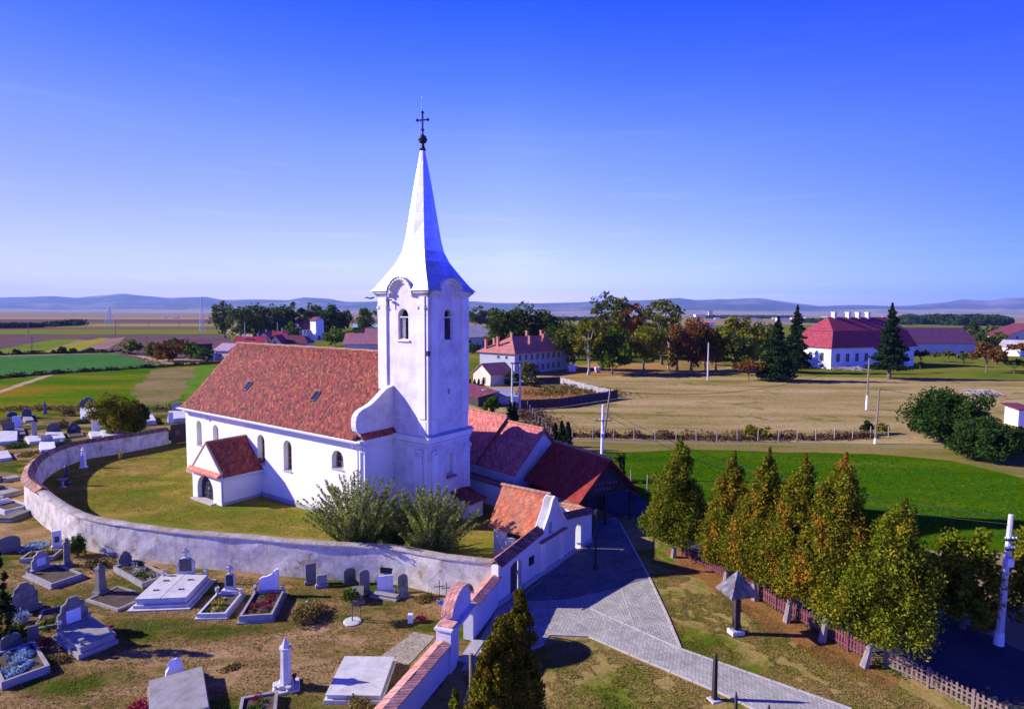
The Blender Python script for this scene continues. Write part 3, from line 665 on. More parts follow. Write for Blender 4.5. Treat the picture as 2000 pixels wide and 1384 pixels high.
mb = MB(); mb.box(TX1 - .06 + .2, TX1 + .32, TY0 - .3, TY0 - .1, 13.6, 14.0); mb.build('bracket', m_iron, tower)
mb = MB(); mb.cbox((27.6, TY0 - .3, 17.95), (.42, .3, .1)); mb.tube([(27.6, TY0 - .3, 17.5), (27.6, TY0 - .3, 17.98)], .05); mb.build('tower_lamp', m_iron, tower)
# top cornice breaking up into an arch on each side
def arcp(c, w, z0, zt, n=14):   # centre line of the arched hood
    return [(c - w - .55, z0), (c - w - .12, z0)] + [(c + w * math.cos(PI - PI * i / n), z0 + (zt - z0) * math.sin(PI * i / n)) for i in range(n + 1)] + [(c + w + .12, z0), (c + w + .55, z0)]
def hood(face, c, half, w, th, steps):
    """sweep three stepped mouldings along the line rising over the window"""
    mb = MB()
    for (p, dz0, dz1) in steps:
        ln = [(c - half - p, 0.0)] + [(x, z) for x, z in arcp(c, w, 0, 1.08)[1:-1]] + [(c + half + p, 0.0)]
        for (a0, z0), (a1, z1) in zip(ln[:-1], ln[1:]):
            nx, nz = -(z1 - z0), (a1 - a0); L = math.hypot(nx, nz); nx, nz = nx / L, nz / L
            q = [(a0 + nx * dz0, 18.3 + z0 + nz * dz0), (a1 + nx * dz0, 18.3 + z1 + nz * dz0), (a1 + nx * dz1, 18.3 + z1 + nz * dz1), (a0 + nx * dz1, 18.3 + z0 + nz * dz1)]
            if face == 'f': mb.slab([(a, TY0 - p, z) for a, z in q], p + .15, (0, 1, 0))
            elif face == 'b': mb.slab([(a, TY1 + p, z) for a, z in q], p + .15, (0, -1, 0))
            elif face == 'r': mb.slab([(TX1 + p, a, z) for a, z in q], p + .15, (-1, 0, 0))
            else: mb.slab([(TX0 - p, a, z) for a, z in q], p + .15, (1, 0, 0))
    return mb
ST = [(.14, -.02, .12), (.25, .12, .24), (.38, .24, .42)]
for face, c, half in (('f', tcx, (TX1 - TX0) / 2), ('r', tcy, (TY1 - TY0) / 2), ('b', tcx, (TX1 - TX0) / 2), ('l', tcy, (TY1 - TY0) / 2)):
    hood(face, c, half, 1.0, 0, ST).build('top_cornice', pl_trim, tower)
for face, c in (('f', tcx), ('b', tcx)):
    y = TY0 - .004 if face == 'f' else TY1 + .004; mb = MB()
    mb.prism([(c + 1.0 * math.cos(PI * i / 16), 18.28 + 1.08 * math.sin(PI * i / 16)) for i in range(17)], 'y', y, y + (.3 if face == 'f' else -.3)); mb.build('gablet', pl_tower, tower)
for face, c in (('r', tcy), ('l', tcy)):
    x = TX1 + .004 if face == 'r' else TX0 - .004; mb = MB()
    mb.prism([(c + 1.0 * math.cos(PI * i / 16), 18.28 + 1.08 * math.sin(PI * i / 16)) for i in range(17)], 'x', x, x + (-.3 if face == 'r' else .3)); mb.build('gablet', pl_tower, tower)
# ---- spire
SP = [(4.42, 18.72, .715), (3.9, 19.15, .73), (3.1, 20.05, .76), (2.2, 21.15, .80), (1.72, 22.05, .84), (1.47, 23.1, .87), (1.24, 24.45, .9), (.88, 26.6, .9), (.6, 28.2, .9), (.28, 29.85, .92), (.2, 30.35, .95)]
mb = MB(); ax = (TX1 - TX0) / (TX1 - TX0 + TY1 - TY0) * 2; ay = 2 - ax
def ringv(r, z, k):
    out = []
    for i in range(8):
        a = PI / 4 * i + PI / 4; rr = r if i % 2 == 0 else r * k
        out.append((tcx + rr * math.cos(a) * (1 + (ax - 1) * min(1, r / 4)), tcy + rr * math.sin(a) * (1 + (ay - 1) * min(1, r / 4)), z))
    return out
vs = []
for r, z, k in SP: vs += ringv(r, z, k)
fs = []
for j in range(len(SP) - 1):
    for i in range(8):
        n2 = (i + 1) % 8; fs.append((j * 8 + i, j * 8 + n2, j * 8 + 8 + n2, j * 8 + 8 + i))
fs.append(tuple(range(7, -1, -1))); fs.append(tuple(range((len(SP) - 1) * 8, len(SP) * 8)))
mb.add(vs, fs)
m_sp = start('spire_sheets', .42, .5)
mm, nt, bb = m_sp; bb.inputs['Metallic'].default_value = .7
v = coords(nt, 'obj'); s = nd(nt, 'ShaderNodeSeparateXYZ', {0: v})
zr = nd(nt, 'ShaderNodeMath', {0: s.outputs[2], 1: 1.35}, operation='MULTIPLY').outputs[0]
fr = nd(nt, 'ShaderNodeMath', {0: zr}, operation='FRACT').outputs[0]
row = nd(nt, 'ShaderNodeMath', {0: zr}, operation='FLOOR').outputs[0]
xy = nd(nt, 'ShaderNodeMath', {0: s.outputs[0], 1: s.outputs[1]}, operation='SUBTRACT').outputs[0]
xo = nd(nt, 'ShaderNodeMath', {0: row, 1: .37, 2: xy}, operation='MULTIPLY_ADD').outputs[0]
fx = nd(nt, 'ShaderNodeMath', {0: xo}, operation='FRACT').outputs[0]
wz = nd(nt, 'ShaderNodeTexWhiteNoise', {'Vector': nd(nt, 'ShaderNodeCombineXYZ', {0: nd(nt, 'ShaderNodeMath', {0: xo}, operation='FLOOR').outputs[0], 1: row}).outputs[0]}, noise_dimensions='2D').outputs[0]
base = ramp(nt, wz, [(0, (.58, .59, .64)), (1, (.70, .71, .75))])
seam = nd(nt, 'ShaderNodeMath', {0: ramp(nt, fr, [(.0, (0,) * 3), (.06, (1,) * 3)]), 1: ramp(nt, fx, [(.0, (0,) * 3), (.03, (1,) * 3)])}, operation='MULTIPLY').outputs[0]
base = mixc(nt, seam, (.22, .23, .28), base)
nt.links.new(base, bb.inputs['Base Color']); bump(nt, bb, seam, .35, .02)
spire = mb.build('spire', mm, CH)
mb = MB(); half_ = [(1.43 * math.cos(PI * i / 16), 18.33 + 1.5 * math.sin(PI * i / 16)) for i in range(17)]; half_ = [(1.43, 17.9)] + half_ + [(-1.43, 17.9)]
cuts = []
for f_ in 'frbl':
    mb = MB(); c = tcx if f_ in 'fb' else tcy; P_ = [(c + a, z) for a, z in half_]
    if f_ == 'f': mb.prism(P_, 'y', TY0 - 1.2, TY0 + .9)
    elif f_ == 'b': mb.prism(P_, 'y', TY1 - .9, TY1 + 1.2)
    elif f_ == 'r': mb.prism(P_, 'x', TX1 - .9, TX1 + 1.2)
    else: mb.prism(P_, 'x', TX0 - 1.2, TX0 + .9)
    k_ = mb.build('cutter', mm, CH); cuts.append(k_); bo = spire.modifiers.new('cut', 'BOOLEAN'); bo.operation = 'DIFFERENCE'; bo.solver = 'EXACT'; bo.object = k_
bpy.context.view_layer.update(); dg = bpy.context.evaluated_depsgraph_get()
me_ = bpy.data.meshes.new_from_object(spire.evaluated_get(dg)); spire.modifiers.clear(); spire.data = me_
for k_ in cuts: bpy.data.objects.remove(k_)
# small curved roofs over the four arches, running back into the spire
mb = MB()
for face in 'frbl':
    c = tcx if face in 'fb' else tcy; n = 14; pts = []
    for i in range(n + 1):
        a = PI - PI * i / n; rr = 1.45
        ca, z = c + rr * math.cos(a), 18.34 + 1.52 * math.sin(a)
        for d in (-.46, 1.5):
            if face == 'f': pts.append((ca, TY0 + d, z))
            elif face == 'b': pts.append((ca, TY1 - d, z))
            elif face == 'r': pts.append((TX1 - d, ca, z))
            else: pts.append((TX0 + d, ca, z))
    mb.add(pts, [(2 * i, 2 * i + 1, 2 * i + 3, 2 * i + 2) for i in range(n)])
mb.build('arch_roof', m_sheet, spire)
mb = MB(); mb.lathe((tcx, tcy, 30.3), [(.2, 0), (.3, .1), (.2, .2), (.14, .45), (.12, .55)], 10); mb.lathe((tcx, tcy, 30.85), [(.08, 0), (.3, .14), (.36, .32), (.4, .34), (.4, .38), (.35, .42), (.3, .6), (.1, .78), (.05, .95)], 14)
mb.build('finial_ball', m_iron, spire)
mb = MB(); mb.T = Matrix.Translation((tcx, tcy, 31.7)) @ Matrix.Rotation(R(22), 4, 'Z')
mb.box(-.06, .06, -.05, .05, 0, 1.75); mb.box(-.48, -.06, -.05, .05, 1.04, 1.14); mb.box(.06, .48, -.05, .05, 1.04, 1.14)
for x, z in ((-.46, 1.09), (.46, 1.09), (0, 1.7)):
    for dx, dz in ((0, 0), (-.09, .0), (.09, 0), (0, .1), (0, -.08)): mb.tube([(x + dx * .8, -.055, z + dz * .8), (x + dx * .8, .055, z + dz * .8)], .065, 8)
mb.tube([(0, -.055, .3), (0, .055, .3)], .13, 8)
mb.build('cross', m_iron, spire)
mb = MB(); mb.tube([(tcx - .35, tcy - .1, 29.2), (tcx - .28, tcy - .05, 31.5), (tcx - .12, tcy, 33.6), (tcx - .02, tcy, 34.5)], [.03, .03, .025, .02], 6); mb.lathe((tcx - .02, tcy, 34.5), [(.02, 0), (.07, .06), (.07, .12), (.02, .18)], 8)
mb.build('lightning_rod', m_gut, spire)
# ---- porch
PX0, PX1, PY = 8.9, 13.8, -3.85
mb = MB()
mb.wall([(PX0, 0), (PX1, 0), (PX1, 2.75), (11.35, 5.1), (PX0, 2.75)], [arch(9.72, 12.45, 0.05, 2.3, 14)], fnF(PY), .45)
mb.add([(PX1, PY, 0), (PX1, 0, 0), (PX1, 0, 2.75), (PX1, PY, 2.75)], [(0, 1, 2, 3)]); mb.add([(PX0, PY, 0), (PX0, 0, 0), (PX0, 0, 2.75), (PX0, PY, 2.75)], [(0, 1, 2, 3)])
mb.build('porch_wall', pl_nave, CH)
def pent():
    mb = MB()
    for s in (-1, 1):
        xo = 11.35 + s * 2.78; zo = 2.52
        mb.slab([(xo, PY + .12, zo), (xo, .3, zo), (11.35, .3, 5.3), (11.35, PY + .12, 5.3)], .12)
    return mb
pr_ = pent().build('porch_roof', t_porch, CH)
mb = MB()
for i in range(11): mb.tube([(11.35, PY + .1 + i * .4, 5.33), (11.35, PY + .5 + i * .4, 5.33)], [.12, .1], 8)
mb.build('ridge_cap', t_ridge, pr_)
mb = MB()
for s in (-1, 1):                         # raking edge of the gable
    mb.slab([(11.35 + s * 2.5, PY - .05, 2.9), (11.35, PY - .05, 5.38), (11.35, PY - .05, 5.2), (11.35 + s * 2.5, PY - .05, 2.72)], .2, (0, 1, 0))
mb.build('gable_edge', M_noise('worn_gable_edge', [(.35, (.5, .42, .34)), (.65, (.55, .3, .2))], 1.6, 8, .3), CH)
mb = MB(); mb.prism([(PY - .38, 2.5), (PY - .38, 2.62), (PY - .004, 2.9), (PY - .004, 2.5)], 'x', PX0 - .35, PX1 + .05); mb.build('pent_tiles', t_red, CH)
mb = MB(); mb.wall(arch(9.72, 12.45, .05, 2.3, 14), [], fnF(PY + .4), 0); mb.box(11.05, 11.12, PY + .33, PY + .395, .1, 2.28)
for k in range(9): mb.box(9.85 + k * .3, 9.88 + k * .3, PY + .36, PY + .396, .1, 1.6 + .5 * math.sin(PI * k / 8))
for z in (.55, 1.5): mb.box(9.8, 12.35, PY + .35, PY + .397, z, z + .06)
d = mb.build('door', m_door, CH)
mb = MB(); mb.box(11.2, 11.24, PY + .24, PY + .33, 1.0, 1.2); mb.build('handle', m_gut, d)
mb = MB(); mb.box(9.3, 12.9, PY - .5, PY - .002, 0, .1); mb.box(9.5, 12.7, PY - .002, PY + .4, 0, .06); mb.build('doorstep', kerbm, CH)
mb = MB(); mb.tube([(PX1 + .12, PY + .0, 2.6), (PX1 + .12, PY - .02, 2.3), (PX1 + .07, PY + .12, 2.1), (PX1 + .07, PY + .12, .1)], .06, 8); mb.tube([(PX1 + .33, PY + .05, 2.48), (PX1 + .33, 0, 2.44)], .07, 8); mb.build('downpipe', m_gut, CH)
mb = MB(); mb.box(PX1 + .002, PX1 + .07, PY, -.12, 0, .25); mb.build('plinth', pl_plinth, CH)
# low lean-to at the foot of the tower
mb = MB(); mb.box(TX1 + e + .003, TX1 + 2.0, TY1 - 2.2, TY1 - .4, 0, 1.5); LT = mb.build('lean_to', pl_tower, CH)
mb = MB(); mb.slab([(TX1 + e + .003, TY1 - 2.4, 2.15), (TX1 + 2.3, TY1 - 2.4, 1.5), (TX1 + 2.3, TY1 - .2, 1.5), (TX1 + e + .003, TY1 - .2, 2.15)], .12); mb.build('roof', t_porch, LT)

# ================================================================ walls, gatehouse, barns
pl_ring = M_plaster('rough_lime_render', (.68, .62, .53), (.26, .23, .20), .9, 1.1, True, 1.0, (.33, .22, .15), .6)
pl_facade = M_plaster('facade_plaster', (.70, .68, .68), (.46, .43, .44), .5, .5, True, .2)
t_old = M_tiles('old_brown_tiles', [(.26, .10, .07), (.34, .14, .09), (.18, .08, .06), (.40, .20, .14)], .25, .3, (.12, .08, .06), .6, .8)
t_pink = M_tiles('pink_coping_tiles', [(.66, .30, .24), (.58, .24, .18), (.70, .38, .32), (.62, .26, .18)], .2, .2, (.36, .26, .22), .5, .5, 1.2)
t_orange = M_tiles('orange_tiles', [(.56, .15, .06), (.48, .12, .055), (.60, .19, .08), (.38, .10, .06)], .18, .18, (.28, .2, .14), .6, .7, 1.1)
t_barn = M_tiles('barn_tiles', [(.52, .155, .14), (.46, .13, .12), (.57, .19, .17), (.38, .10, .10)], .22, .24, (.34, .16, .14), .3, .4, .7)
t_can = M_tiles('canopy_tiles', [(.24, .025, .018), (.19, .02, .018), (.27, .035, .02)], .22, .24, (.22, .05, .04), .3, .4)
m_moss = M_noise('mortar_coping', [(.35, (.30, .24, .15)), (.55, (.42, .37, .34)), (.75, (.5, .45, .43))], 1.1, 6, .4, bs=.8, bd=.05)
m_beam = M_noise('dark_beam', [(.3, (.035, .024, .022)), (.7, (.07, .05, .045))], 2, 12, .3, stretch=(3, 3, .4))

def catmull(P, step=.9):
    out = []; n = len(P)
    for i in range(n - 1):
        p0 = P[max(i - 1, 0)]; p1 = P[i]; p2 = P[i + 1]; p3 = P[min(i + 2, n - 1)]
        k = max(2, int((p2 - p1).length / step))
        for j in range(k):
            t = j / k
            out.append(.5 * ((2 * p1) + (p2 - p0) * t + (2 * p0 - 5 * p1 + 4 * p2 - p3) * t * t + (3 * p1 - p0 - 3 * p2 + p3) * t ** 3))
    out.append(P[-1]); return out
def G2(u, v): g = G(u, v); return Vector((g.x, g.y))
cin = Vector((-22, 50))
outer = [(957, 1176), (873, 1158), (773, 1138), (604, 1127), (500, 1117), (400, 1109), (292, 1096), (210, 1082), (150, 1066), (105, 1039), (72, 1010), (51, 987)]
inner = [(76, 948), (100, 925), (135, 907), (168, 897), (232, 886), (279, 877), (328, 867)]
cl = []
for q in outer: g = G2(*q); cl.append(g + (cin - g).normalized() * .3)
for q in inner: g = G2(*q); cl.append(g - (cin - g).normalized() * .3)
cl[0] = Vector((-.75, 34.0))
cl = catmull(cl)
N_ = len(cl)
def wall_path(mb, pts, hts, half, bat=.1, jit=.03, j2=True):
    """closed battered wall along a path"""
    n = len(pts); ring = []
    for i, p in enumerate(pts):
        t = (pts[min(i + 1, n - 1)] - pts[max(i - 1, 0)]).normalized(); nn = Vector((-t.y, t.x)); h = hts[i]
        sec = []
        for s, fr in ((-1, 0), (-1, .34), (-1, .67), (-1, 1), (1, 1), (1, .67), (1, .34), (1, 0)):
            w = half + bat * (1 - fr); w += jit * mnoise.noise(Vector((p.x * 1.3, p.y * 1.3, fr * 2.3 + s)))
            q = p + nn * w * s; sec.append((q.x, q.y, h * fr + (jit * mnoise.noise(Vector((p.x * 2, p.y * 2, s))) if fr == 1 else 0)))
        ring.append(sec)
    vs = [v for r in ring for v in r]; fs = []
    for i in range(n - 1):
        for k in range(7): fs.append((i * 8 + k, i * 8 + k + 1, i * 8 + 9 + k, i * 8 + 8 + k))
    fs += [tuple(range(8)), tuple(range((n - 1) * 8, n * 8))]
    return mb.add(vs, fs)
dist = [0]
for a, b2 in zip(cl[:-1], cl[1:]): dist.append(dist[-1] + (b2 - a).length)
TOT = dist[-1]
def hring(d):
    return float(np.interp(d, [0, 10, 30, 44, 50, 56, 64, TOT], [2.25, 2.2, 2.25, 2.45, 2.45, 2.2, 1.95, 1.85]))
hts = [hring(d) for d in dist]
RW = empty('churchyard_wall', (0, 0, 0), 0, 'long curved churchyard wall in flaking white render ringing the church lawn', 'wall')
wall_path(MB(), cl, hts, .27, .1, .05).build('wall_body', pl_ring, RW)
i1 = next(i for i, d in enumerate(dist) if d > 40)
def coping(pts, hts, hw, rise, mat, parent, name='coping', asym=0, seg=True, th=.07, drop=.02):
    """tiles laid in a low double slope along the top of a wall"""
    mb = MB(); n = len(pts)
    for i in range(n - 1):
        a, b2 = pts[i], pts[i + 1]; k = max(1, round((b2 - a).length / .45))
        ta = (pts[min(i + 1, n - 1)] - pts[max(i - 1, 0)]).normalized(); tb = (pts[min(i + 2, n - 1)] - pts[i]).normalized()
        for j in range(k):
            f0, f1 = j / k, (j + .96) / k
            for s in (-1, 1):
                q = []
                for f in (f0, f1):
                    p = a.lerp(b2, f); t = ta.lerp(tb, f).normalized(); nn = Vector((-t.y, t.x)) * s; z = hts[i] + (hts[i + 1] - hts[i]) * f
                    j_ = random.uniform(-.012, .012)
                    c_ = p + nn * 0.0; e_ = p + nn * hw
                    q.append(((c_.x, c_.y, z + rise + j_), (e_.x, e_.y, z - drop + j_)))
                mb.slab([q[0][0], q[0][1], q[1][1], q[1][0]], th)
    return mb.build(name, mat, parent)
coping(cl[i1:], hts[i1:], .5, .3, t_old, RW, 'tile_coping')
wall_path(MB(), cl[:i1 + 1], [.0] * (i1 + 1), .33, 0, 0) if False else None
mb = MB()
n = i1 + 1; vs = []; 
for i in range(n):
    p = cl[i]; t = (cl[min(i + 1, n - 1)] - cl[max(i - 1, 0)]).normalized(); nn = Vector((-t.y, t.x)); h = hts[i]
    for s, z in ((-.36, h - .03), (-.34, h + .05), (-.1, h + .12), (.12, h + .12), (.34, h + .05), (.36, h - .03)):
        q = p + nn * (s + .02 * mnoise.noise(Vector((p.x * 2, p.y * 2, s)))); vs.append((q.x, q.y, z + .03 * mnoise.noise(Vector((p.x * 1.7, p.y * 1.7, s + 5)))))
fs = [(i * 6 + k, i * 6 + k + 1, i * 6 + 7 + k, i * 6 + 6 + k) for i in range(n - 1) for k in range(5)]
mb.add(vs, fs); mb.build('mortar_coping', m_moss, RW)
# dark enamel plate on the wall
g = at_y(757, 1112, G(770, 1138).y + .02); PLT = MB(); PLT.box(-.45, .45, -.03, .03, -.18, .18); o = PLT.build('wall_plate', m_iron); o.location = g + Vector((0, -.12, 0)); o.rotation_euler = (0, 0, R(-6))
tag(o, 'small dark metal plate fixed to the outer face of the white churchyard wall', 'plate')

# ---- facade wall with the gatehouse
FA, FB = G(973, 1184), G(1154, 1056); fdir = (FB - FA); FL = fdir.length + .1; fang = math.atan2(fdir.y, fdir.x)
FW = empty('gateway_wall', FA, fang, 'shaded whitewashed entrance wall with two doorways and a curved gable', 'wall')
mb = MB(); TK = .5
topf = [(FL, 2.2), (7.9, 3.0), (7.7, 3.05), (7.35, 3.5), (7.1, 3.8), (6.85, 4.15), (6.55, 4.75), (6.25, 4.95), (5.95, 4.75), (5.65, 4.15), (5.4, 3.8), (5.15, 3.5), (4.8, 3.05), (4.6, 3.0), (0, 2.45)]
d1 = arch(1.25, 2.5, .02, 2.05, 10, .3); d2 = arch(9.5, 10.35, .02, 1.95, 10); wn1 = arch(5.75, 6.2, 2.5, 3.25, 8)
mb.wall([(0, 0), (FL, 0)] + topf, [d1, d2, wn1], fnF(0), TK)
mb.wall([(0, 0), (FL, 0)] + topf, [d1, d2, wn1], fnF(TK), 0)
full_ = [(FL, 0)] + topf + [(0, 0)]
for (a0, z0), (a1, z1) in zip(full_[:-1], full_[1:]): mb.add([(a0, 0, z0), (a1, 0, z1), (a1, TK, z1), (a0, TK, z0)], [(0, 1, 2, 3)])
body = mb.build('wall_body', pl_facade, FW)
mb = MB()
for x0, x1, z0, z1 in ((4.6, 5.2, .35, 2.35), (7.05, 7.6, .35, 2.2)): mb.box(x0, x1, -.12, -.002, z0, z1)
mb.build('pilaster', pl_trim, FW)
mb = MB(); mb.box(4.5, 7.85, -.28, -.002, 2.28, 2.36); mb.build('ledge', t_ridge, FW)
mb = MB(); mb.box(4.52, 7.83, -.2, -.002, 2.16, 2.278); mb.build('ledge_moulding', pl_trim, FW)
mb = MB(); mb.box(0, 1.2, -.1, -.002, 0, .3); mb.box(2.55, 9.45, -.1, -.002, 0, .32); mb.box(10.4, FL, -.1, -.002, 0, .2); mb.build('plinth', pl_plinth, FW)
mb = MB()                               # moulding that follows the curved gable
gl = topf[1:14]
for (a0, z0), (a1, z1) in zip(gl[:-1], gl[1:]):
    nx, nz = (z1 - z0), -(a1 - a0); L = math.hypot(nx, nz); nx, nz = nx / L, nz / L
    mb.slab([(a0, -.16, z0), (a1, -.16, z1), (a1 - nx * .13, -.16, z1 - nz * .13), (a0 - nx * .13, -.16, z0 - nz * .13)], TK + .2, (0, 1, 0))
mb.build('gable_moulding', pl_trim, FW)
mb = MB(); mb.box(3.3, 3.85, -.05, -.003, 1.22, 1.75); mb.build('notice_board', m_iron, FW)
mb = MB(); mb.box(1.3, 2.45, .3, .36, .02, 1.95); d = mb.build('door', m_door, FW)
mb = MB(); mb.box(2.3, 2.36, .24, .3, .95, 1.1); mb.build('handle', m_gut, d)
mb = MB(); mb.box(9.52, 9.95, .38, .44, .02, 1.8); d = mb.build('door', m_door, FW); mb = MB(); mb.box(9.85, 9.9, .33, .38, .95, 1.1); mb.build('handle', m_gut, d)
mb = MB(); mb.wall(wn1, [], fnF(.3), 0); mb.build('niche_back', m_dark, FW)
c1 = [Vector((0 - .1, TK / 2)), Vector((2.3, TK / 2)), Vector((4.75, TK / 2))]; coping(c1, [2.45, 2.72, 3.0], .5, .34, t_old, FW, 'tile_coping')
c2 = [Vector((7.8, TK / 2)), Vector((FL + .15, TK / 2))]; coping(c2, [3.0, 2.2], .5, .3, t_old, FW, 'tile_coping')
# gatehouse room behind the curved gable
GH = empty('gatehouse', FW.location, fang, 'little white gatehouse with bright orange tiled roof behind the entrance wall', 'gatehouse')
gx0, gx1, gy0, gy1, gez, grz = 4.9, 7.75, TK + .01, 3.85, 2.9, 4.85
gm = (gx0 + gx1) / 2
mb = MB(); wq = [(-2.9, 1.9), (-1.7, 1.9), (-1.7, 2.5), (-2.9, 2.5)]
mb.wall([(-gy1, 0), (-gy0, 0), (-gy0, gez), (-gy1, gez)], [wq], lambda a, z, d: (gx0 + d, -a, z), .3)
mb.add([(gx1, gy0, 0), (gx1, gy1, 0), (gx1, gy1, gez), (gx1, gy0, gez)], [(0, 1, 2, 3)])
mb.add([(gx0, gy1, 0), (gx1, gy1, 0), (gx1, gy1, gez), (gm, gy1, grz - .1), (gx0, gy1, gez)], [(0, 1, 2, 3, 4)])
mb.build('wall', M_plaster('gatehouse_plaster', (.78, .76, .74), (.42, .38, .36), .8, .8, True, .3), GH)
mb = MB(); mb.box(gx0 + .25, gx0 + .3, 1.6, 3.0, 1.85, 2.55); mb.build('window_pane', m_dark, GH)
mb = MB()
for s in (-1, 1):
    xo = gm + s * (gm - gx0 + .35); zo = gez - .32
    mb.slab([(xo, gy0 - .35, zo), (xo, gy1 + .25, zo), (gm, gy1 + .25, grz + .12), (gm, gy0 - .35, grz + .12)], .12)
rf = mb.build('roof', t_orange, GH)
mb = MB()
for i in range(10): mb.tube([(gm, gy0 - .3 + i * .4, grz + .14), (gm, gy0 + .12 + i * .4, grz + .14)], [.13, .11], 8)
mb.build('ridge_cap', t_ridge, rf)
# ---- cemetery side wall with the small arched gate
A2, A1 = G(879, 1312), G(820, 1384)
d2v = (FA - A2); L2 = d2v.length; a2 = math.atan2(d2v.y, d2v.x)
CG = empty('cemetery_gate_wall', A2, a2, 'low white cemetery wall with a small arched gate capped by red brick tiles', 'wall')
mb = MB(); tk = .55
gap = [(1.02, 0), (1.02, 1.62), (2.84, 1.62), (2.84, 0)]
o_ = [(0, 0)] + gap + [(L2 + .2, 0), (L2 + .2, 1.75), (0, 1.75)]
mb.prism(o_, 'y', 0, tk); mb.build('wall_body', pl_facade, CG)
mb = MB(); mb.prism([(.56, 1.752), (3.3, 1.752), (3.2, 2.25)] + [(1.93 + 1.25 * math.cos(PI * i / 14), 2.25 + .9 * math.sin(PI * i / 14)) for i in range(1, 14)] + [(.66, 2.25)], 'y', .3, tk); mb.build('arched_panel', pl_facade, CG)
mb = MB(); mb.box(-.12, .55, -.1, tk + .12, 0, 2.05); mb.box(-.2, .62, -.18, tk + .2, 2.05, 2.14); mb.build('gate_pier', pl_facade, CG)
mb = MB()
prv = [(1.93 + 1.3 * math.cos(PI * i / 18), 2.27 + .95 * math.sin(PI * i / 18)) for i in range(19)]
for (a0, z0), (a1, z1) in zip(prv[:-1], prv[1:]):
    for y0, y1 in ((.14, .32), (.34, .52), (.54, .74)):
        mb.slab([(a0, y0, z0 + .07), (a1, y0, z1 + .07), (a1, y1, z1 + .07), (a0, y1, z0 + .07)], .07, tuple(Vector((-(z0 - z1), 0, -(a0 - a1))).normalized()))
for k in range(4): mb.box(.0 + k * .18, .17 + k * .18, -.12, tk + .12, 2.143, 2.20)
mb.build('brick_capping', t_pink, CG)
coping([Vector((3.4, tk / 2)), Vector((L2 + .25, tk / 2))], [1.75, 1.72], .42, .14, t_pink, CG, 'tile_coping')
mb = MB()
for x in (1.1, 2.1, 2.22):
    pass
mb.box(1.04, 1.1, .1, .16, .05, 1.55)
for k in range(7): mb.box(1.1, 1.13, .16 + k * .14, .2 + k * .14, .15, 1.5)
mb.box(1.1, 1.14, .14, 1.06, .15, .2); mb.box(1.1, 1.14, .14, 1.06, 1.46, 1.5)
mb.build('gate', m_iron, CG)
mb = MB()
for k in range(2): mb.box(2.2 + k * .3, 2.36 + k * .3, tk + .1, tk + .14, .05, 1.7)
dd = MB(); dd.box(.9, 2.95, -.6, 0, 0, .07); dd.build('threshold', pl_plinth, CG)
d1v = A2 - A1; L1 = d1v.length; a1_ = math.atan2(d1v.y, d1v.x)
CW = empty('cemetery_wall', A2, a1_, 'low white cemetery wall with pink tile coping running out of the picture', 'wall')
mb = MB(); mb.box(-14, -.13, .0, .55, 0, 1.4); mb.build('wall_body', pl_facade, CW)
coping([Vector((-14, .27)), Vector((-10, .27)), Vector((-5, .27)), Vector((-.15, .27))], [1.4, 1.4, 1.42, 1.5], .42, .1, t_pink, CW, 'tile_coping')
# ---- east wall of the churchyard
EW = empty('east_churchyard_wall', (0, 0, 0), 0, 'shaded white wall with brown tile coping between the tower and the barns', 'wall')
e0 = FB + Vector((fdir.x, fdir.y, 0)).normalized() * .0; e0 = Vector((e0.x - .25, e0.y + .3))
ep = catmull([e0, Vector((3.2, 46.9)), Vector((-.3, 50.1)), Vector((-3.9, 53.6)), Vector((-9, 59.5)), Vector((-17, 68)), Vector((-26, 75.5))], 1.2)
wall_path(MB(), ep, [2.0] * len(ep), .24, .05, .02).build('wall_body', pl_facade, EW)
coping(ep, [2.05] * len(ep), .55, .34, t_old, EW, 'tile_coping')
# ---- barns
AX = R(131)
def barn(name, label, c, L, half, ez, rz, tiles, wallm, over=.4, open_front=False, group=None, overx=.5):
    """c: ground point under the front end of the ridge; the barn runs back along AX"""
    o = empty(name, (c[0], c[1], 0), AX, label, 'barn', group)
    if not open_front:
        mb = MB(); mb.box(0, L, -half + over, half - over, 0, ez)
        mb.prism([(-half + over, ez), (half - over, ez), (0, rz - .15)], 'x', 0, L); mb.build('wall', wallm, o)
    mb = MB(); q = (rz - ez) / half
    for s in (-1, 1):
        mb.slab([(-overx, s * half, ez), (L, s * half, ez), (L, 0, rz), (-overx, 0, rz)], .13)
    r_ = mb.build('roof', tiles, o)
    mb = MB()
    for i in range(int((L + overx) / .45)): mb.tube([(-overx + i * .45, 0, rz + .02), (-overx + .46 + i * .45, 0, rz + .02)], [.13, .11], 6)
    mb.build('ridge_cap', t_ridge, r_)
    return o
b1 = barn('barn', 'long barn roof in pink tiles furthest behind the church tower', (-.75, 56.9), 22, 4.0, 3.1, 7.0, t_barn, pl_facade)
b2_ = barn('barn', 'pink tiled barn in the middle of the row right of the tower', (2.75, 52.9), 5.4, 3.75, 3.0, 6.55, t_barn, pl_facade)
AX = R(122)
cb = barn('open_barn', 'dark red open shed with timber gable and post carried porch', (7.6, 46.25), 7.2, 3.15, 2.5, 5.55, t_can, m_beam, open_front=True)
mb = MB(); mb.prism([(-2.85, 2.76), (2.85, 2.76), (0, 5.3)], 'x', .05, .13); mb.build('gable_boards', m_beam, cb)
mb = MB()
for y in (-2.7, 0.0, 2.7):
    for x in (.1, 3.4, 6.7): 
        if y == 0 and x > 1: continue
        P_ = MB(); P_.box(x - .09, x + .09, y - .09, y + .09, 0, 2.7 if y else 2.66); P_.build('post', m_beam, cb)
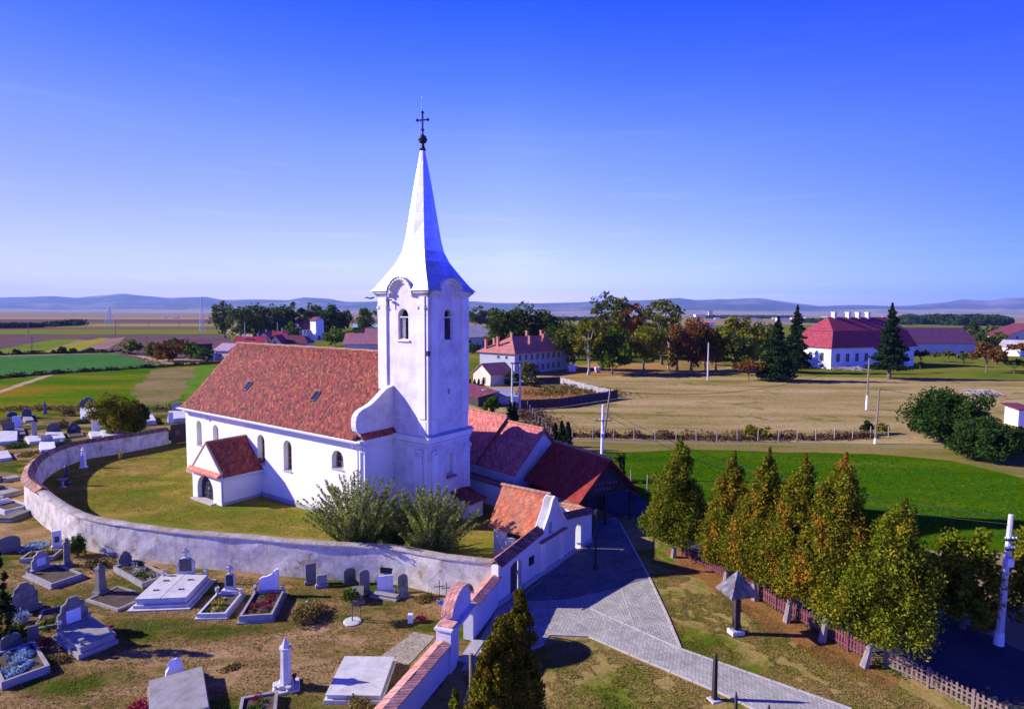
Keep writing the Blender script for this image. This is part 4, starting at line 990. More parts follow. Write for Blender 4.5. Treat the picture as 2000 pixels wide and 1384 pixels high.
mb = MB(); mb.box(.0, 7, -2.8, -2.6, 2.5, 2.65); mb.box(0, 7, 2.6, 2.8, 2.5, 2.65); mb.box(-.02, .2, -2.9, 2.9, 2.56, 2.74); mb.build('tie_beam', m_beam, cb)
mb = MB(); mb.box(3.6, 6.9, -2.58, 2.58, 0, 2.48); mb.build('back_room', m_beam, cb)
# worn lettering on the gable
def text(body, size, parent, loc, rot, mat, name='lettering', align='CENTER'):
    c = bpy.data.curves.new(name, 'FONT'); c.body = body; c.size = size; c.extrude = .008; c.align_x = align; c.materials.append(mat)
    o = bpy.data.objects.new(name, c); COL.objects.link(o); me = bpy.data.meshes.new_from_object(o); bpy.data.objects.remove(o); o = bpy.data.objects.new(name, me); COL.objects.link(o); o.parent = parent; o.location = loc; o.rotation_euler = rot; return o
m_letter = M_plain('faded_letter_paint', (.16, .16, .18), .8)
random.seed(5)
for z0, hh, n_, y0 in ((3.35, .26, 8, 1.0), (2.9, .32, 6, 1.1)):      # worn painted lettering, too faded to read
    mb = MB()
    for i in range(n_):
        y = y0 - i * .3; mb.box(.03, .048, y, y + .045, z0, z0 + hh * random.uniform(.6, 1)); q = random.choice((0, .45, .85)) * hh; mb.box(.03, .048, y - .13, y - .001, z0 + q, z0 + q + .045)
    mb.build('lettering', m_letter, cb)
random.seed(7)
# dark board gate at the north end of the ring wall
g0, g1 = G(334, 868), G(372, 862)
BG = empty('board_gate', g0, math.atan2((g1 - g0).y, (g1 - g0).x), 'dark brown board gate closing the far end of the churchyard wall', 'gate')
Lg = (g1 - g0).length
mb = MB()
for i in range(int(Lg / .2)): mb.box(i * .2, i * .2 + .185, -.02, .02, .05, 2.5 + .03 * (i % 3))
mb.build('boards', m_beam, BG); mb = MB(); mb.box(0, Lg, .021, .07, .5, .62); mb.box(0, Lg, .021, .07, 1.9, 2.02); mb.build('rail', m_beam, BG)
mb = MB(); mb.box(.55, .95, -.08, -.022, 1.2, 1.75); mb.build('sign_panel', t_porch, BG)

# ================================================================ cemetery
st_w = M_plaster('pale_tomb_stone', (.60, .58, .58), (.32, .30, .30), .6, 1.6, True, .2)
st_g = M_plaster('grey_tomb_stone', (.20, .19, .17), (.10, .10, .07), .7, 1.5, True, .5)
st_c = M_plaster('cast_concrete', (.36, .34, .33), (.18, .17, .14), .7, 1.6, True, .4)
st_d = M_noise('polished_dark_granite', [(.35, (.03, .035, .05)), (.65, (.07, .08, .10))], 5, 30, .3, .25, .05, spec=.5)
st_m = M_noise('mossy_stone', [(.3, (.12, .13, .07)), (.5, (.22, .20, .17)), (.7, (.28, .26, .24))], 2, 9, .4, bs=.7)
m_soil = M_noise('bed_soil', [(.3, (.05, .035, .025)), (.7, (.13, .09, .06))], 2.5, 12, .5, bs=.8)
m_plaq = M_plain('white_marble', (.74, .74, .80), .4)
fl_red = M_leaf('red_flowers', [(.30, .02, .05), (.5, .04, .12), (.2, .01, .02)], transl=.2)
fl_yel = M_leaf('yellow_flowers', [(.6, .5, .03), (.75, .65, .1), (.45, .35, .02)], transl=.2)
fl_blu = M_leaf('silver_blue_leaves', [(.35, .48, .55), (.25, .38, .45), (.5, .6, .68)], transl=.15)
fl_wht = M_leaf('white_flowers', [(.7, .7, .75), (.55, .5, .6)], transl=.2)
lf_dry = M_leaf('dry_stems', [(.22, .18, .04), (.3, .2, .06), (.10, .11, .02)], transl=.2)
lf_low = M_leaf('low_plants', [(.04, .09, .006), (.08, .14, .02), (.12, .15, .03)], transl=.25)
def blob(n, c, r, up=.5):
    p = rng.normal(size=(n, 3)); p /= np.linalg.norm(p, axis=1)[:, None]; p *= (rng.random((n, 1)) ** .4)
    p[:, 2] = np.abs(p[:, 2]); return p * np.array(r) + np.array(c)
def headstone(mb, kind, w, h, t=.16):
    if kind == 'slab': mb.cbox((0, 0, 0), (w * 1.25, t * 2, .2), 0, .02); mb.prism([(-w / 2, .2), (w / 2, .2), (w / 2, h), (-w / 2, h)], 'y', -t / 2, t / 2)
    elif kind == 'round': mb.cbox((0, 0, 0), (w * 1.25, t * 2, .2), 0, .02); mb.prism(arch(-w / 2, w / 2, .2, h, 12, w * .35), 'y', -t / 2, t / 2)
    elif kind == 'shoulder':
        mb.cbox((0, 0, 0), (w * 1.3, t * 2.4, .28), 0, .03)
        q = w / 2; mb.prism([(-q, .28), (q, .28), (q, h * .62), (q * .8, h * .66), (q * .72, h * .84), (q * .45, h * .88), (q * .3, h), (-q * .3, h), (-q * .45, h * .88), (-q * .72, h * .84), (-q * .8, h * .66), (-q, h * .62)], 'y', -t / 2, t / 2)
    elif kind == 'stele':
        mb.cbox((0, 0, 0), (w * 1.35, w * 1.35, h * .14), 0, .03); mb.frustum((0, 0, h * .14), w * .62, w * .5, h * .68, 4, PI / 4); mb.frustum((0, 0, h * .82), w * .66, w * .6, h * .05, 4, PI / 4)
        mb.frustum((0, 0, h * .87), w * .5, w * .2, h * .06, 4, PI / 4); mb.lathe((0, 0, h * .92), [(.05, 0), (w * .26, h * .03), (w * .24, h * .06), (.03, h * .09)], 8)
    elif kind == 'cross':
        mb.cbox((0, 0, 0), (w * 1.2, t * 2.6, h * .22), 0, .03); mb.prism(arch(-w * .34, w * .34, h * .22, h * .72, 10, w * .3), 'y', -t / 2, t / 2)
        mb.box(-.05, .05, -.05, .05, h * .72, h); mb.box(-.2, -.051, -.05, .05, h * .84, h * .9); mb.box(.051, .2, -.05, .05, h * .84, h * .9)
    elif kind == 'wavy':
        mb.cbox((0, 0, 0), (w * 1.15, t * 2.4, .22), 0, .03); q = w / 2
        mb.prism([(-q, .22), (q * .5, .22), (q * .5, h * .98), (q * .35, h * .97), (q * .2, h * .86), (-.2 * q, h * .78), (-q * .7, h * .76), (-q, h * .66)], 'y', -t / 2, t / 2); mb.box(q * .56, q * .8, -t * .8, t * .8, .22, h * 1.03)
    elif kind == 'rock':
        vs = []; n = 7
        for z, r in ((0, .5), (h * .4, .52), (h * .75, .38), (h, .16)):
            for i in range(n): a = 2 * PI * i / n + z; vs.append((w * r * math.cos(a) * random.uniform(.8, 1.2), w * .5 * r * math.sin(a) * random.uniform(.8, 1.2), z * random.uniform(.95, 1.05)))
        mb.add(vs, [tuple(range(n - 1, -1, -1)), tuple(range(3 * n, 4 * n))] + [(k * n + i, k * n + (i + 1) % n, k * n + n + (i + 1) % n, k * n + n + i) for k in range(3) for i in range(n)])
def grave(head, foot, w, label, hs='slab', hh=1.0, hw=None, hm=None, body='bed', bm=None, bh=.25, flowers=None, plate=None, pots=0, name='grave', plinth=False, hz=0.0, lean=0, cat='grave', group=None, fn=420, off=0.0):
    """head, foot: photo positions of the two ends; a kerbed bed or a slab with a headstone"""
    a, b2 = (G(*head) if len(head) == 2 else Vector((head[0], head[1], 0))), (G(*foot) if len(foot) == 2 else Vector((foot[0], foot[1], 0)))
    d = b2 - a; L = d.length; rz = math.atan2(d.y, d.x) + PI / 2      # local -y runs from head to foot
    o = empty(name, a, rz, label, cat, group)
    hm = hm or st_g; bm = bm or st_c
    if plinth: mb = MB(); pm = .35 if body == 'double' else .1; mb.box(-w / 2 - pm, w / 2 + pm, -L - pm, .3, 0, .08); mb.build('plinth', bm, o)
    if body == 'bed':
        mb = MB(); k = .13
        mb.box(-w / 2, -w / 2 + k, -L, 0, 0, bh); mb.box(w / 2 - k, w / 2, -L, 0, 0, bh); mb.box(-w / 2 + k, w / 2 - k, -L, -L + k, 0, bh); mb.box(-w / 2 + k, w / 2 - k, -k, 0, 0, bh)
        mb.build('kerb_frame', bm, o)
        mb = MB(); mb.box(-w / 2 + k, w / 2 - k, -L + k, -k, 0, bh * .7); mb.build('soil_bed', m_soil, o)
    elif body == 'slab':
        mb = MB(); mb.box(-w / 2 - .12, w / 2 + .12, -L - .1, .1, 0, bh * .45); mb.box(-w / 2, w / 2, -L, 0, bh * .45, bh * .85); mb.build('tomb_chest', bm, o, bev=.015)
        mb = MB(); mb.box(-w / 2 - .06, w / 2 + .06, -L - .06, 0, bh * .85, bh); mb.build('cover_slab', bm, o, bev=.015)
    elif body == 'double':
        mb = MB(); mb.box(-w / 2 - .14, w / 2 + .14, -L - .12, .1, 0, bh * .4); mb.box(-w / 2, w / 2, -L, 0, bh * .4, bh * .8); mb.build('tomb_chest', bm, o, bev=.02)
        for s in (-1, 1):
            mb = MB(); x0, x1 = (-w / 2 - .05, -.015) if s < 0 else (.015, w / 2 + .05)
            mb.box(x0, x1, -L - .05, 0, bh * .8, bh); sl = mb.build('cover_slab', bm, o, bev=.012)
            mb = MB(); 
            for y in (-L * .3, -L * .7): mb.tube([((x0 + x1) / 2 - .14, y, bh + .05), ((x0 + x1) / 2 + .14, y, bh + .05)], .03); mb.tube([((x0 + x1) / 2 - .14, y, bh), ((x0 + x1) / 2 - .14, y, bh + .06)], .035); mb.tube([((x0 + x1) / 2 + .14, y, bh), ((x0 + x1) / 2 + .14, y, bh + .06)], .035)
            mb.build('ring_handle', m_iron, sl)
    if hs:
        mb = MB(); mb.T = Matrix.Translation((off, .12, hz)) @ Matrix.Rotation(R(lean), 4, 'X')
        headstone(mb, hs, hw or w * .55, hh); h_ = mb.build('headstone', hm, o, bev=.012)
        if plate:
            mb = MB(); q = (hw or w * .55); mb.T = Matrix.Translation((off, .12, hz)) @ Matrix.Rotation(R(lean), 4, 'X'); mb.box(-q * .24, q * .24, -.105, -.082, hh * .34, hh * .68); mb.build('inscription_plate', plate, h_)
    for i in range(pots):
        s = -1 if i % 2 == 0 else 1; y = -.12 if i < 2 else -L + .15; z = bh
        mb = MB(); mb.lathe((s * (w / 2 - .1), y, z), [(.06, 0), (.09, .04), (.05, .09), (.11, .24), (.13, .30), (.10, .3)], 10); v_ = mb.build('vase', bm, o)
        if i % 3 == 0: leaves('bouquet', blob(40, (s * (w / 2 - .1), y, z + .3), (.12, .12, .16)), .05, fl_red if i % 2 else fl_wht, v_)
    if flowers:
        for fm, fr in flowers:
            pts = []
            for _ in range(int(9 * fr)):
                cx, cy = random.uniform(-w / 2 + .3, w / 2 - .3), random.uniform(-L + .3, -.35); r = random.uniform(.16, .32)
                pts.append(blob(fn // 9, (cx, cy, bh * .6), (r, r, r * 1.0)))
            leaves('planting', np.concatenate(pts), .05, fm, o)
    return o
def plant(px, r, h, mat, label, cat='plant', name='plant', n=400, ls=.06, group=None, up=False, at=None):
    p = at if at is not None else G(*px)
    o = empty(name, p, 0, label, cat, group)
    pts = []
    for k in range(7): a = random.uniform(0, 6.28); q = random.uniform(0, .6) * r; pts.append(blob(n // 7, (q * math.cos(a), q * math.sin(a), random.uniform(0, .35) * h), (r * .55, r * .55, h * .62)))
    leaves('foliage', np.concatenate(pts), ls, mat, o)
    mb = MB()
    for k in range(5): a = random.uniform(0, 6.28); mb.tube([(0, 0, 0), (.45 * r * math.cos(a), .45 * r * math.sin(a), h * .6)], [.02, .008], 5)
    mb.build('stems', lf_dry, o); return o
# near row against the ring wall
grave((363, 1139), (315, 1187), 2.7, 'large white double tomb with twin cover slabs and arched headstone', 'cross', 2.3, 1.5, st_w, 'double', st_w, .62, pots=2, plate=st_d, plinth=True, name='double_tomb', cat='tomb', off=0)
grave((449, 1166), (413, 1208), 1.55, 'white kerbed grave with cross stele and yellow pansy bed', 'cross', 2.0, .85, st_w, 'bed', st_w, .3, [(fl_yel, .8), (lf_low, .8)], plate=st_d, pots=2, plinth=True)
grave((527, 1165), (500, 1215), 1.75, 'grave with tall white winged headstone and dark red flower bed', 'wavy', 1.6, 1.25, m_plaq, 'bed', st_c, .42, [(fl_red, 1.6), (lf_low, .8)], pots=2, plinth=True)
grave((200, 1161), (262, 1180), 1.9, 'bare soil grave with tall grey obelisk stele topped by a ball', 'stele', 1.95, .5, st_g, 'bed', st_c, .16)
grave((246, 1108), (303, 1140), 1.5, 'grave with dark shouldered headstone and silvery plants near the ring wall', 'shoulder', 1.1, .8, st_g, 'bed', st_c, .35, [(fl_wht, .6), (lf_low, 2.0)])
grave((82, 1117), (132, 1139), 1.75, 'soil bed grave with white plaque headstone in a pale concrete kerb', 'shoulder', 1.4, 1.0, st_c, 'bed', st_c, .32, plate=m_plaq, plinth=True, pots=1)
grave((48, 1092), (115, 1086), 1.3, 'overgrown kerbed grave with dry plants behind the soil bed grave', None, 0, None, None, 'bed', st_c, .3, [(lf_dry, 1.8), (lf_low, .7)])
grave((112, 1070), (114, 1078), .7, 'white stele with dark plate standing against the ring wall', 'slab', 1.25, .55, m_plaq, None, plate=st_d, name='headstone', cat='headstone')
grave((132, 1106), (134, 1112), .6, 'mossy grey stele beside the green ivy mound', 'stele', 1.9, .42, st_m, None, name='headstone', cat='headstone')
plant((152, 1086), .8, 1.9, lf_low, 'upright green ivy mound growing by a mossy stele', 'bush', 'ivy_bush', 1200, .08)
plant((195, 1105), 1.1, .5, lf_dry, 'low brown shrubs in the shade right of the ivy mound', n=700)
plant((66, 1066), 1.2, .4, fl_blu, 'pale silver ground plants left of the white stele', n=900, ls=.06)
grave((18, 1078), (20, 1086), 1.0, 'broad grey headstone at the left edge of the picture', 'round', 1.15, 1.3, st_g, None, name='headstone', cat='headstone')
grave((50, 1195), (62, 1212), 1.1, 'big dark scalloped headstone with blue grey shrub at its foot', 'shoulder', 1.7, 1.2, st_m, None, name='headstone', cat='headstone')
plant((44, 1215), .5, .8, fl_blu, 'blue grey shrub at the foot of the dark scalloped headstone', n=500, ls=.05)
plant((28, 1245), 1.0, .7, lf_low, 'broad leaved dark green plants below the scalloped headstone', n=800, ls=.09)
grave((66, 1250), (68, 1256), .5, 'small leaning grey stone left of the table tomb', 'slab', .7, .45, st_g, None, name='headstone', cat='headstone', lean=-10)
plant((82, 1222), .3, .35, fl_yel, 'small yellowish plant beside the leaning grey stone', n=200, ls=.04)
plant((93, 1220), .9, .3, lf_low, 'sparse plants in the broken kerb above the table tomb', n=400)
grave((103, 1190), (88, 1228), 1.0, 'broken pale kerb of an old grave above the table tomb', None, 0, None, None, 'bed', st_c, .14)
grave((146, 1238), (192, 1272), 1.5, 'table tomb with pale cover slab, corner vases and scalloped headstone', 'shoulder', 2.0, 1.35, st_m, 'slab', st_c, .62, plate=m_plaq, pots=4, plinth=True, name='table_tomb', cat='tomb')
grave((24, 1278), (52, 1330), 1.75, 'grave filled with silver blue cushion plants at the lower left', 'round', 1.05, .8, st_d, 'bed', st_c, .38, [(fl_blu, 3.2)], fn=900)
grave((6, 1272), (7, 1277), .3, 'small white stone left of the blue cushion grave', 'slab', .5, .3, m_plaq, None, name='headstone', cat='headstone')
plant((87, 1258), .3, .3, fl_red, 'dark red flower cushion between the table tomb and blue grave', n=260, ls=.045)
plant((96, 1286), .3, .26, fl_yel, 'pale yellow chrysanthemum cushion in the grass by the table tomb', n=260, ls=.045)
plant((112, 1290), .6, .3, lf_dry, 'brown low plants right of the pale yellow cushion', n=320)
# lower centre
OB = empty('obelisk', G(559, 1342), R(20), 'slender pale stone obelisk with pointed cap on a square step', 'obelisk')
mb = MB(); mb.cbox((0, 0, 0), (1.15, 1.0, .1), 0, .02); mb.cbox((0, 0, .1), (.62, .62, .18), 0, .03); mb.build('base', st_w, OB)
mb = MB(); mb.frustum((0, 0, .28), .27, .22, 1.6, 8, PI / 8); mb.frustum((0, 0, 1.88), .28, .28, .06, 8, PI / 8); mb.frustum((0, 0, 1.94), .2, .02, .42, 8, PI / 8); mb.build('shaft', st_w, OB)
for x, y in ((-.45, -.1), (.1, -.42)):
    mb = MB(); mb.lathe((x, y, .1), [(.08, 0), (.1, .02), (.06, .08), (.13, .2), (.12, .2)], 10); mb.build('bowl', st_w, OB)
mb = MB(); mb.lathe((.34, .15, .1), [(.05, 0), (.05, .25)], 8); v_ = mb.build('vase', st_d, OB); leaves('bouquet', blob(60, (.34, .15, .35), (.1, .1, .16)), .05, fl_red, v_)
grave((722, 1296), (690, 1372), 2.3, 'wide stained pale concrete tomb slab beside the pink coped wall', None, 0, None, None, 'slab', st_w, .4, name='tomb_slab', cat='tomb')
grave((770, 1262), (772, 1268), .5, 'low grey kerb stone by the gravel plot', 'slab', .3, .6, st_c, None, name='stone', cat='stone') if False else None
PP = sheet('gravel_plot', gp([(744, 1281), (809, 1234), (850, 1243), (797, 1300)]), .03, M_noise('gravel_setts', [(.3, (.28, .24, .19)), (.7, (.42, .36, .30))], 3, 9, .5, coord='pos'))
grave((345, 1336), (352, 1420), 2.0, 'pale paved concrete tomb at the bottom edge with a dark end block', None, 0, None, None, 'slab', st_c, .55, name='tomb_slab', cat='tomb')
grave((342, 1320), (345, 1330), .9, 'rough whitewashed headstone lump behind the bottom edge tomb', 'rock', .8, .8, m_plaq, None, name='headstone', cat='headstone')
grave((508, 1366), (500, 1420), 1.5, 'grave frame with dark potted shrub at the bottom edge', None, 0, None, None, 'bed', st_c, .3, [(lf_low, .8)])
plant((500, 1372), .3, .45, fl_red, 'small dark potted shrub in the bottom edge grave', n=260, ls=.05)
plant((262, 1395), .9, .6, fl_red, 'reddish brown flower bush at the bottom edge left of the paved tomb', n=600, ls=.06)
plant((700, 1392), .8, 1.0, lf_dry, 'tall dry yellow stems in front of the stained tomb slab', n=700, ls=.06)
plant((452, 1302), .6, .12, st_g and lf_dry, 'flat heap of dark leaves in the grass near the obelisk', n=260)
plant((600, 1205), 1.35, .8, lf_dry, 'large clump of dry yellow perennials with small flowers', n=2400, ls=.06)
plant((606, 1195), .5, .85, fl_wht, 'white flower heads inside the dry perennial clump', n=60, ls=.05)
# leaning stones by the ring wall
for px, kind, hh, w_, m_, lab, ln in (((608, 1141), 'slab', 1.25, .62, st_g, 'tall grey gravestone leaning on the ring wall, leftmost of the leaning stones', -8),
        ((629, 1147), 'slab', .75, .6, st_c, 'small square pale stone beside the leftmost leaning gravestone', -6),
        ((684, 1142), 'round', 1.0, .7, st_d, 'dark arched gravestone against the ring wall behind the ball topped shrub', -10),
        ((713, 1162), 'round', 1.45, .6, st_g, 'tall narrow grey gravestone left of the white broken slab', -10),
        ((753, 1160), 'slab', 1.05, .95, m_plaq, 'white broken slab propped against the ring wall', -12),
        ((788, 1168), 'round', 1.35, .6, st_m, 'round topped brownish gravestone tilted against the wall, right of the white slab', -14)):
    grave(px, (px[0] + 2, px[1] + 8), w_, lab, kind, hh, w_, m_, None, name='gravestone', cat='gravestone', lean=ln, group='old gravestones leaning on the ring wall')
grave((728, 1163), (775, 1171), .3, 'long fallen stone beam lying at the foot of the leaning gravestones', None, 0, None, None, 'slab', st_c, .28, name='stone_beam', cat='stone')
grave((700, 1162), (699, 1180), .55, 'squat grey stone block behind the ball topped shrub', None, 0, None, None, 'slab', st_g, .6, name='stone_block', cat='stone')
p = G(688, 1214); TS = empty('topiary_shrub', p, 0, 'small ball headed green shrub on a bare double stem among the graves', 'shrub')
mb = MB(); mb.tube([(0, 0, 0), (.02, 0, .8), (-.03, 0, 1.5)], .035); mb.build('stem', m_wood, TS)
mb = MB(); mb.tube([(.4, .25, 0), (.4, .2, .7), (.3, .1, .95)], .03); mb.tube([(.3, .1, .95), (-.03, 0, 1.1)], .03); mb.build('prop', m_wood, TS)
leaves('crown', blob(500, (-.05, 0, 1.35), (.5, .5, .55)), .07, lf_low, TS)
mb = MB(); mb.lathe((0, 0, 0), [(.5, 0), (.5, .06), (.42, .08)], 10); mb.build('stone_ring', st_w, TS)
for i, (u, v, lab) in enumerate(((858, 1176, 'thin black iron cross by the wall corner, taller of the pair'), (872, 1174, 'thin black iron cross by the wall corner, right of the pair'))):
    c = empty('iron_cross', G(u, v), R(10), lab, 'cross', 'iron crosses by the wall corner'); h_ = 1.35 - .2 * i
    mb = MB(); mb.tube([(0, 0, 0), (0, 0, h_)], .025); mb.tube([(-.3, 0, h_ * .72), (.3, 0, h_ * .72)], .025); mb.build('cross', m_iron, c)
    mb = MB(); mb.cbox((0, 0, 0), (.3, .3, .12), 0, .02); mb.build('base', st_c, c)
plant((862, 1180), .35, .3, M_leaf('blue_flowers', [(.05, .12, .6), (.1, .2, .8)]), 'blue artificial flowers at the foot of the iron crosses', n=160, ls=.05)
plant((828, 1170), .8, .45, lf_dry, 'thorny dry plants along the foot of the ring wall', n=500)
c = empty('grave_marker', G(802, 1215), R(0), 'little white lantern and stone marker with dark wreath on the grass', 'marker')
mb = MB(); mb.cbox((0, 0, 0), (.28, .22, .5), 0, .02); mb.build('marker_stone', m_plaq, c); leaves('wreath', blob(160, (.55, .1, .1), (.35, .2, .25)), .06, st_d and fl_red, c)
# far part of the cemetery, left of the ring wall
far = [((53, 817), (58, 825), 1.2, 'dark cross topped monument near the weedy field', 'cross', 2.6, 2.2, st_d, 'slab', st_c, .5),
       ((24, 816), (26, 822), 1.2, 'low dark tomb at the upper left rim of the cemetery', 'round', 1.2, 1.6, st_d, 'slab', st_d, .4),
       ((88, 808), (90, 812), .8, 'brown weathered monument standing at the edge of the field', 'stele', 2.5, .6, st_m, None, None, 0),
       ((172, 800), (176, 818), 2.6, 'dark granite monument with white slab left of the yellow bush', 'shoulder', 2.6, 3.0, st_d, 'slab', st_w, .7),
       ((34, 838), (38, 852), 1.5, 'white upright stele on a long grey slab in the far cemetery', 'slab', 2.3, 1.2, m_plaq, 'slab', st_g, .4),
       ((17, 846), (14, 868), 2.3, 'white tomb with dark stele near the left edge', 'slab', 1.9, 1.6, st_d, 'slab', st_w, .6),
       ((68, 855), (76, 866), 2.3, 'white slab tomb with narrow grey column at its head', 'slab', 2.6, .7, st_c, 'slab', st_w, .5),
       ((105, 848), (112, 862), 2.0, 'white slab tomb with arched dark stele in the far cemetery', 'round', 1.9, 1.9, st_d, 'slab', st_w, .6),
       ((144, 846), (150, 854), 2.0, 'rough dark boulder headstone above the curved wall', 'rock', 1.7, 2.0, st_d, 'bed', st_g, .3),
       ((92, 868), (94, 884), 1.7, 'blue grey tomb with little white crosses beside the curved wall', 'round', 1.5, 1.5, st_c, 'slab', m_plaq, .6),
       ((122, 868), (126, 880), 1.4, 'small grave with white vases next to the curved wall coping', 'cross', 1.0, .9, m_plaq, 'bed', st_c, .3),
       ((0, 886), (8, 900), 1.6, 'white slab at the left edge above the path', None, 0, None, None, 'slab', st_w, .45),
       ((2, 940), (34, 934), 1.5, 'dark tomb with pale edge left of the bulging wall corner', 'slab', .8, 1.2, st_d, 'slab', st_c, .4),
       ((0, 963), (24, 968), 1.7, 'blue shaded grey tomb below the dark tomb', 'round', .9, 1.2, st_d, 'slab', st_c, .5),
       ((4, 990), (34, 1000), 2.2, 'big white framed tomb beside the bulging wall corner', 'slab', .8, 1.4, m_plaq, 'bed', st_w, .55),
       ((283, 816), (291, 830), 2.2, 'white slab tomb with dark stele right of the yellow bush', 'shoulder', 2.1, 1.9, st_d, 'slab', st_w, .9),
       ((347, 808), (346, 824), 3.0, 'wide white tomb with grey stele beside the church wall', 'slab', 2.3, 1.9, st_c, 'slab', st_w, .8),
       ((334, 826), (336, 836), .8, 'white stele and lantern in front of the wide white tomb', 'slab', 2.0, .8, m_plaq, None, None, 0),
       ((188, 846), (194, 856), 2.0, 'white stele grave left of the yellow bush, by the coping', 'slab', 2.0, 1.2, m_plaq, 'slab', st_w, .5),
       ((215, 846), (222, 858), 2.6, 'long pale tomb half hidden under the yellow bush', None, 0, None, None, 'slab', st_w, .8),
       ((8, 1020), (48, 1004), 1.3, 'long rough grey boulder slab lying below the white framed tomb', None, 0, None, None, 'slab', st_g, .5)]
for h_, f_, w_, lab, hs, hh, hw, hm, bd, bm_, bh_ in far:
    w_ *= .8; hh *= .82; hw = hw and hw * .8; bh_ *= .75
    grave(h_, f_, w_, lab, hs, hh, hw, hm, bd, bm_, bh_ or .3, name='grave' if bd else 'headstone', cat='grave' if bd else 'headstone')
for u, v, r, h_, m_, lab in ((73, 900, .9, .9, fl_yel, 'bright yellow bush by the curved wall, upper of two'), (53, 922, .8, .8, fl_yel, 'bright yellow bush by the curved wall, lower of two'), (133, 812, 1.3, 1.4, lf_dry, 'orange brown shrub at the field edge of the cemetery'),
                          (121, 834, 2.0, 1.2, lf_dry, 'brown low shrubs between the far graves'), (20, 828, 2.2, 1.1, lf_dry, 'dry brown brush at the far left of the cemetery'), (34, 872, 1.8, .6, lf_low, 'low green weeds before the white tombs'), (125, 872, 1.0, .9, lf_low, 'dark clipped shrub behind the small vase grave'), (86, 858, .8, .6, lf_low, 'little green plants between two white slabs'),
                          (150, 870, 1.2, .6, lf_low, 'green weeds outside the coping of the curved wall'), (160, 826, 1.6, .8, lf_low, 'low plants below the dark granite monument'), (60, 888, 2.0, .35, lf_dry, 'brown grass tufts beside the cemetery path')):
    plant((u, v), r, h_, m_, lab, n=700, ls=.11, cat='bush', name='bush')
sheet('cemetery_path', gp([(-40, 898), (60, 882), (88, 876), (92, 880), (60, 888), (-40, 908)]), .012, f_track, .12, 1)
# inside the churchyard
S1 = empty('memorial_statue', G(163, 913), R(15), 'white slim memorial with a small figure standing in the shade of the curved wall', 'statue')
mb = MB(); mb.cbox((0, 0, 0), (.7, .5, .15), 0, .02); mb.frustum((0, 0, .15), .32, .26, 1.3, 4, PI / 4); mb.build('pedestal', m_plaq, S1)
mb = MB(); mb.lathe((0, 0, 1.45), [(.16, 0), (.18, .12), (.13, .34), (.17, .5), (.07, .6), (.09, .66), (.09, .74), (.03, .8)], 10); mb.build('figure', m_plaq, S1)
grave((131, 948), (133, 955), .5, 'dark stone pillar standing in the shade of the curved wall', 'stele', 2.1, .42, st_d, None, name='stone_pillar', cat='pillar')
S2 = empty('stone_basin', G(122, 952), 0, 'small grey stone basin on a foot in the wall shade', 'basin')
mb = MB(); mb.lathe((0, 0, 0), [(.32, 0), (.3, .1), (.12, .2), (.12, .6), (.4, .78), (.45, .9), (.4, .9), (.1, .82)], 12); mb.build('bowl', st_c, S2)
plant((235, 897), .25, 1.4, fl_yel, 'thin yellowing sapling before the back of the curved wall', n=120, ls=.07, cat='sapling', name='sapling')

# ================================================================ trees, shrubs, poles, fences
bark = M_noise('bark', [(.3, (.10, .08, .06)), (.7, (.22, .17, .13))], 2, 14, .4, bs=.8, stretch=(3, 3, .6))
bark_m = M_noise('fibrous_bark', [(.3, (.20, .16, .15)), (.7, (.34, .29, .27))], 2, 12, .4, bs=.7, stretch=(3, 3, .4))
bark_p = M_noise('pale_bark', [(.3, (.30, .26, .24)), (.7, (.46, .42, .38))], 2, 10, .3, bs=.5, stretch=(2, 2, .5))
LF = dict(
    oak=M_leaf('oak_leaves', [(.03, .065, .008), (.06, .10, .012), (.10, .13, .018)], (.14, .15, .02), .6, .15),
    oakp=M_leaf('olive_leaves', [(.11, .14, .018), (.15, .16, .025), (.075, .10, .012)], (.24, .19, .03), .56, .15),
    yel=M_leaf('yellow_green_leaves', [(.17, .19, .012), (.26, .23, .018), (.10, .13, .01)], (.40, .27, .02), .56, .2),
    red=M_leaf('rusty_leaves', [(.28, .10, .022), (.20, .08, .02), (.15, .11, .02)], (.12, .12, .015), .56, .18),
    gre=M_leaf('round_green_leaves', [(.04, .10, .008), (.08, .15, .012), (.14, .19, .015)], (.18, .19, .01), .58, .25),
    dark=M_leaf('spruce_needles', [(.012, .03, .010), (.02, .045, .014), (.03, .055, .015)], (.04, .055, .012), .58, .3),
    thu=M_leaf('thuja_sprays', [(.09, .12, .008), (.17, .18, .012), (.27, .23, .018), (.045, .06, .005)], (.50, .20, .025), .54, .9, .25, .6),
    thug=M_leaf('green_thuja_sprays', [(.09, .13, .008), (.16, .19, .012), (.25, .26, .018), (.04, .06, .005)], (.38, .27, .02), .58, .8, .25, .6),
    thud=M_leaf('column_thuja_sprays', [(.11, .12, .008), (.19, .18, .012), (.04, .05, .005), (.28, .23, .015)], (.32, .17, .02), .52, 1.2, .2, .6),
    bush=M_leaf('privet_leaves', [(.15, .20, .018), (.27, .31, .045), (.42, .44, .12), (.05, .08, .006)], (.17, .16, .05), .6, .9, .3, .5),
    wal=M_leaf('walnut_leaves', [(.02, .05, .010), (.04, .085, .014), (.06, .11, .02)], (.07, .11, .02), .58, .35),
    pop=M_leaf('poplar_leaves', [(.07, .11, .02), (.11, .15, .03), (.16, .19, .035)], (.20, .20, .04), .55, .06, .3, .5))
def px_m(y): return y / FPX                     # metres per photo pixel at distance y
